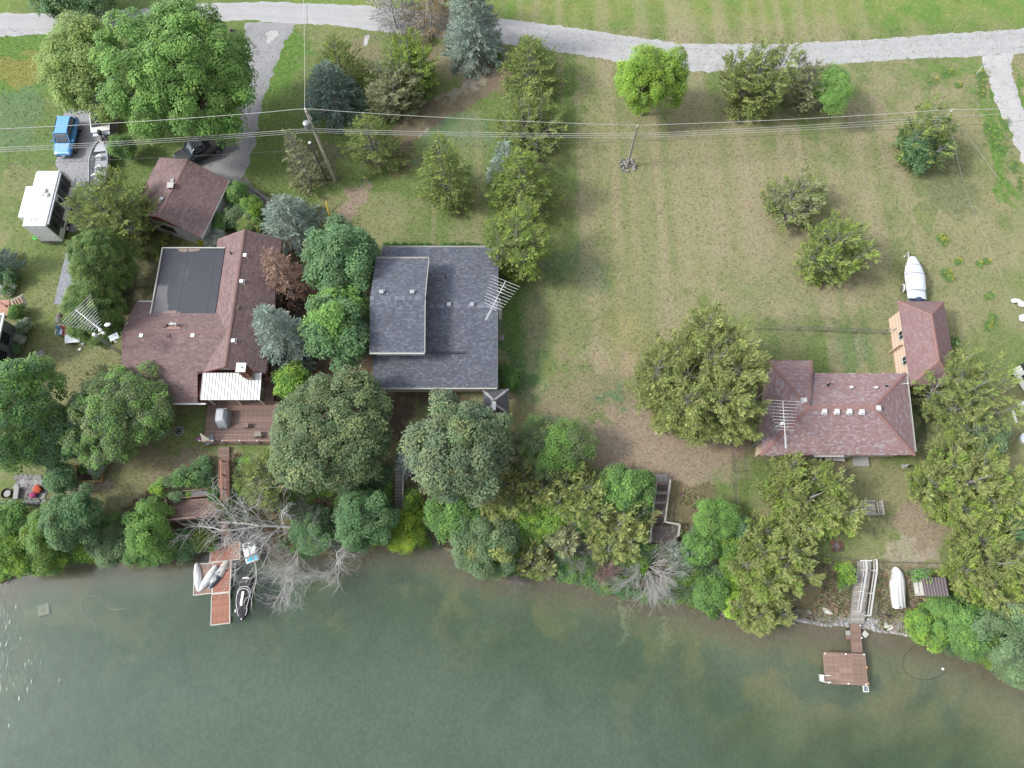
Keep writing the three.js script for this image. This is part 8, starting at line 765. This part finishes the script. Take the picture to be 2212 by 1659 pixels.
put('white_bin', 'white storage bin under the van at the picture edge', 'bin', 2212, 880, [['bin', box(0.9, 0.6, 1.0, 0, 0.3, 0, 0.4, 0.05), M.white], ['lid', box(0.95, 0.06, 1.05, 0, 0.62, 0, 0.4, 0.02), M.whitePaint]]); put('white_tub', 'round white tub at the picture edge below the bin', 'tub', 2210, 950, [['tub', new THREE.CylinderGeometry(0.5, 0.42, 0.5, 18).translate(0, 0.25, 0), std(0.62, 0.68, 0.74, 0.5)], ['rim', new THREE.TorusGeometry(0.5, 0.04, 6, 20).rotateX(Math.PI / 2).translate(0, 0.5, 0), M.white]]);
{ const b = G(2109, 161), tp = P(2124, 142, heightAt(b, 142)), t = thing('street_sign', 'small teal street sign on a white post at the corner', 'sign', b); const q = tp.clone().sub(b); mesh('post', rod(V(0, -0.2, 0), q, 0.035, 0.035, 6), M.white, t); mesh('blade', box(0.5, 0.16, 0.03, q.x, q.y + 0.08, q.z, 0.5), std(0.10, 0.42, 0.40, 0.4), t); }
put('marker_post', 'thin white marker post beside a tiny bush near the road', 'post', 1080, 128, [['post', rod(V(0, 0, 0), V(0, 1.1, 0), 0.04, 0.04, 6), M.white], ['cap', box(0.1, 0.06, 0.1, 0, 1.1, 0), M.white]]); leafTree('tiny_bush', 'tiny green bush beside the white marker post', S, [1066, 1080, 112, 132], PAL.shrub, { shrub: true, clump: 0.3, hc: 0.5 });
bareTree('dead_sapling', 'dark dead sapling on the verge beside the driveway', T, G(485, 76), 2.6, V(-0.05, 1, 0), barkMat, { spread: 0.5, depth: 2, rad: 0.06 }); put('dark_stump', 'small dark stump beside the dead sapling', 'stump', 500, 67, [['stump', new THREE.CylinderGeometry(0.16, 0.22, 0.4, 10).translate(0, 0.15, 0), barkMat], ['root', ROCK[0].clone().scale(0.7, 0.2, 0.6), barkMat]]);
// paver walk from the drive to the house
{ const t = thing('paver_walk', 'curved grey paver walk from the driveway to the brown house', 'walkway'); const L = [[519, 395], [527, 404], [535, 417], [546, 434], [556, 450], [566, 463]], R = [[532, 382], [541, 396], [551, 411], [562, 420], [573, 428], [586, 437]]; const r = rng(88), mats = woodSet(M.paver, 0.18); const row = (f) => { const i = Math.min(4, Math.floor(f * 5)), k = f * 5 - i; return [P(mix(L[i][0], L[i + 1][0], k), mix(L[i][1], L[i + 1][1], k), 0.04), P(mix(R[i][0], R[i + 1][0], k), mix(R[i][1], R[i + 1][1], k), 0.04)]; }; const n = 19; for (let i = 0; i < n; i++) { const [a, b] = row(i / n), [d, c] = row((i + 0.93) / n); for (let k = 0; k < 5; k++) { const q = (A, B, f) => A.clone().lerp(B, f); mesh('paver', slab([q(a, b, k / 5 + 0.01), q(a, b, (k + 0.93) / 5), q(d, c, (k + 0.93) / 5), q(d, c, k / 5 + 0.01)].map(p => p.setY(0.035 + r() * 0.012)), 0.08), mats[Math.floor(r() * 4)], t); } } for (let i = 2; i < 5; i++) mesh('edge_curb', beam(P(R[i][0], R[i][1], 0.1), P(R[i + 1][0] - 0.6, R[i + 1][1] - 0.4, 0.1), 0.3, 0.16), std(0.36, 0.33, 0.32, 0.95, { map: gritty }), t); }
// lines lying on the lake bed
function bedLine(name, label, list, r, mat) { const pts = list.map(p => { const q = P(p[0], p[1], WATER - 0.6); q.y = ht(q.x, q.z) + r; return q; }); tag(mesh(name, new THREE.TubeGeometry(new THREE.CatmullRomCurve3(pts), 60, r, 5), mat), label, 'hose'); }
bedLine('sunken_hose', 'pale looping hose under water off the west shore', [[200, 1350], [180, 1335], [171, 1312], [175, 1294], [190, 1287], [208, 1292], [222, 1306], [240, 1316], [262, 1314]], 0.05, std(0.42, 0.40, 0.34, 0.9)); bedLine('sunken_hose', 'dark curved hose under water east of the square dock', [[2012, 1380], [1985, 1388], [1960, 1402], [1947, 1422], [1950, 1445], [1965, 1460], [1990, 1468], [2015, 1464], [2040, 1450]], 0.026, std(0.11, 0.10, 0.075, 0.9));
{ const p = P(94, 1318, WATER - 0.9); p.y = ht(p.x, p.z) + 0.1; const t = thing('sunken_block', 'square pale block on the lake bed off the west shore', 'block', p, 0.3); mesh('block', box(0.95, 0.25, 0.95, 0, 0, 0, 0, 0.03), std(0.40, 0.36, 0.27, 0.95), t); mesh('ring', new THREE.TorusGeometry(0.1, 0.02, 5, 12).rotateX(Math.PI / 2).translate(0, 0.15, 0), M.galv, t); }
{ const p = P(2037, 1445, WATER + 0.06), t = thing('mooring_float', 'small white mooring float near the sunken dark hose', 'float', p.setY(WATER + 0.05)); mesh('float', new THREE.SphereGeometry(0.11, 12, 8), M.white, t); mesh('eye', new THREE.TorusGeometry(0.03, 0.01, 5, 8).translate(0, 0.12, 0), M.galv, t); }
// ------------------------------------------------------------------ ground cover
function cover(name, label, geo, mat, list) { const o = new THREE.InstancedMesh(geo, mat, list.length), q = new THREE.Quaternion(), e = new THREE.Euler(); list.forEach(([x, y, z, s, c, rx, ry], i) => { e.set(rx ?? 0, ry, 0); q.setFromEuler(e); o.setMatrixAt(i, new THREE.Matrix4().compose(V(x, y, z), q, V(s, s, s))); o.setColorAt(i, C(...c)); }); o.name = numbered(name); o.userData = { kind: 'stuff', label, category: 'ground cover' }; o.castShadow = o.receiveShadow = true; scene.add(o); }
const tuftGeo = (() => { const r = rng(12), out = []; for (let i = 0; i < 7; i++) { const a = i * 0.9 + r(), d = V(Math.cos(a), 0, Math.sin(a)), s = V(-d.z, 0, d.x), b = d.clone().multiplyScalar(0.1 * r()), tip = d.clone().multiplyScalar(0.35 + 0.35 * r()).setY(0.7 + r() * 0.4), w = 0.09; out.push([[b.x + s.x * w, 0, b.z + s.z * w], [b.x - s.x * w, 0, b.z - s.z * w], [tip.x, tip.y, tip.z]]); } return leafGeo(out); })();
const noGrow = [[358, 502, 1052, 1180], [462, 502, 955, 1095], [1396, 1472, 1018, 1178], [1830, 1894, 1203, 1352], [846, 880, 1005, 1125], [1920, 1960, 1220, 1312], [1985, 2048, 1240, 1292], [498, 575, 1122, 1170], [20, 110, 1020, 1095]]; function bare(x, y, z) { const d = (EYE - y) * CO - z * SI, u = MIDU + FOCAL * x / d, v = vOf(x, y, z); return noGrow.some(b => u > b[0] && u < b[1] && v > b[2] && v < b[3]); }
{ const r = rng(501), L = []; for (let i = 0; i < 26000; i++) { const x = -52 + r() * 104, zs = shoreZ(x), zc = Math.min(along(crest, x), zs - 1.6), f = r(), z = mix(zc + 0.5, zs - 0.3, f); if (fbm(x * 0.6, z * 0.6, 3) < 0.42 || bare(x, ht(x, z), z)) continue; const k = r(); const c = k < 0.45 ? [0.30, 0.235, 0.145] : k < 0.72 ? [0.17, 0.205, 0.07] : [0.38, 0.32, 0.21]; L.push([x, ht(x, z) - 0.02, z, 0.22 + r() * 0.38, c.map(v => v * (0.75 + r() * 0.5)), (r() - 0.5) * 0.4, r() * 6.28]); } cover('bank_grass', 'dry rough grass and weeds covering the bank', tuftGeo, leafMat, L); }
{ const r = rng(502), L = []; const blocked = (x, z) => (x > -12.5 && x < -0.9 && z > -33.3 && z < -18.8) || (x > -34.3 && x < -21.2 && z > -34 && z < -17.5) || inside(trackPoly, x, z); for (let i = 0; i < 110000; i++) { const z = -62 + r() * 57, x = (r() * 2 - 1) * mix(40, 57, clamp((-z - 5) / 57)), zc = along(crest, x); if (z > zc || blocked(x, z)) continue; const n = fbm(x * 0.5 + 3, z * 0.5, 3); if (r() > 0.35 + n) continue; const c = groundColour(x, z, i & 2047, (i * 7) & 2047), f = 0.95 + r() * 0.5; L.push([x, -0.01, z, 0.05 + r() * 0.09, [c[0] * f, c[1] * f, c[2] * f], (r() - 0.5) * 0.5, r() * 6.28]); } cover('lawn_grass', 'short mown grass tufts over the lawns', tuftGeo, leafMat, L); }
{ const r = rng(503), L = [], F = []; const spots = [[2133, 290, 9, 26], [2120, 180, 12, 16], [2150, 300, 10, 20], [2170, 320, 14, 26], [2190, 360, 10, 20], [2010, 178, 16, 14], [2120, 160, 14, 10], [2046, 158, 12, 8], [2038, 520, 8, 10], [2030, 515, 6, 6], [2060, 740, 12, 10], [2070, 565, 8, 8], [2145, 690, 12, 14], [2135, 705, 8, 10], [2130, 565, 8, 5], [2136, 640, 10, 8], [2115, 570, 6, 5], [2042, 590, 14, 10], [2052, 602, 10, 8], [2172, 270, 8, 14], [2205, 400, 8, 18], [2118, 200, 8, 14], [2070, 185, 6, 6]]; for (const [u, v, du, dv] of spots) for (let k = 0; k < 38; k++) { const q = G(u + (r() + r() - 1) * du * 1.2, v + (r() + r() - 1) * dv * 1.2); L.push([q.x, 0, q.z, 0.25 + r() * 0.25, tintOf(PAL.shrub, r), 0, r() * 6.28]); if (r() < 0.17 && v < 800) F.push([q.x, 0.2 + r() * 0.2, q.z, 0.12 + r() * 0.14, tintOf(PAL.yellow, r), 0, r() * 6.28]); } for (let k = 0; k < 900; k++) { const q = G(1100 + r() * 1050, 180 + r() * 760); if (q.z > along(crest, q.x)) continue; L.push([q.x, 0, q.z, 0.1 + r() * 0.16, tintOf(PAL.shrub, r), 0, r() * 6.28]); } cover('weeds', 'scattered green weeds in the eastern grass', CL.fine, leafMat, L); cover('yellow_wildflowers', 'yellow wildflowers along the eastern drive', CL.fine, leafMat, F); }
{ const r = rng(504), L = []; for (let i = 0; i < 30000; i++) { const x = -50 + r() * 95, zs = shoreZ(x), zc = Math.min(along(crest, x), zs - 1.6), z = mix(zc + 0.6, zs + 0.25, r()), y = ht(x, z), d = (EYE - y) * CO - z * SI, u = MIDU + FOCAL * x / d; if (bare(x, y, z)) continue; const open = (u > 1690 && u < 2000) || (u > 1440 && u < 1500 && z < zc + 4), n = fbm(x * 0.32 + 20, z * 0.32, 4); if (n < (open ? 0.66 : 0.44)) continue; const hh = (n - 0.4) * 5.0 * r(), tone = fbm(x * 0.22 + 70, z * 0.22 + 5, 3), pal = tone < 0.42 ? PAL.darkMaple : tone < 0.5 ? PAL.shrub : tone < 0.57 ? PAL.shrubCool : PAL.maple.concat(PAL.lime); L.push([x, y + 0.05 + Math.max(0, hh), z, 0.3 + r() * 0.3, tintOf(pal, r), (r() - 0.5) * 0.9, r() * 6.28]); } cover('bank_undergrowth', 'tangled green undergrowth along the shore bank', CL.maple, leafMat, L); }
renderer.render(scene, camera);
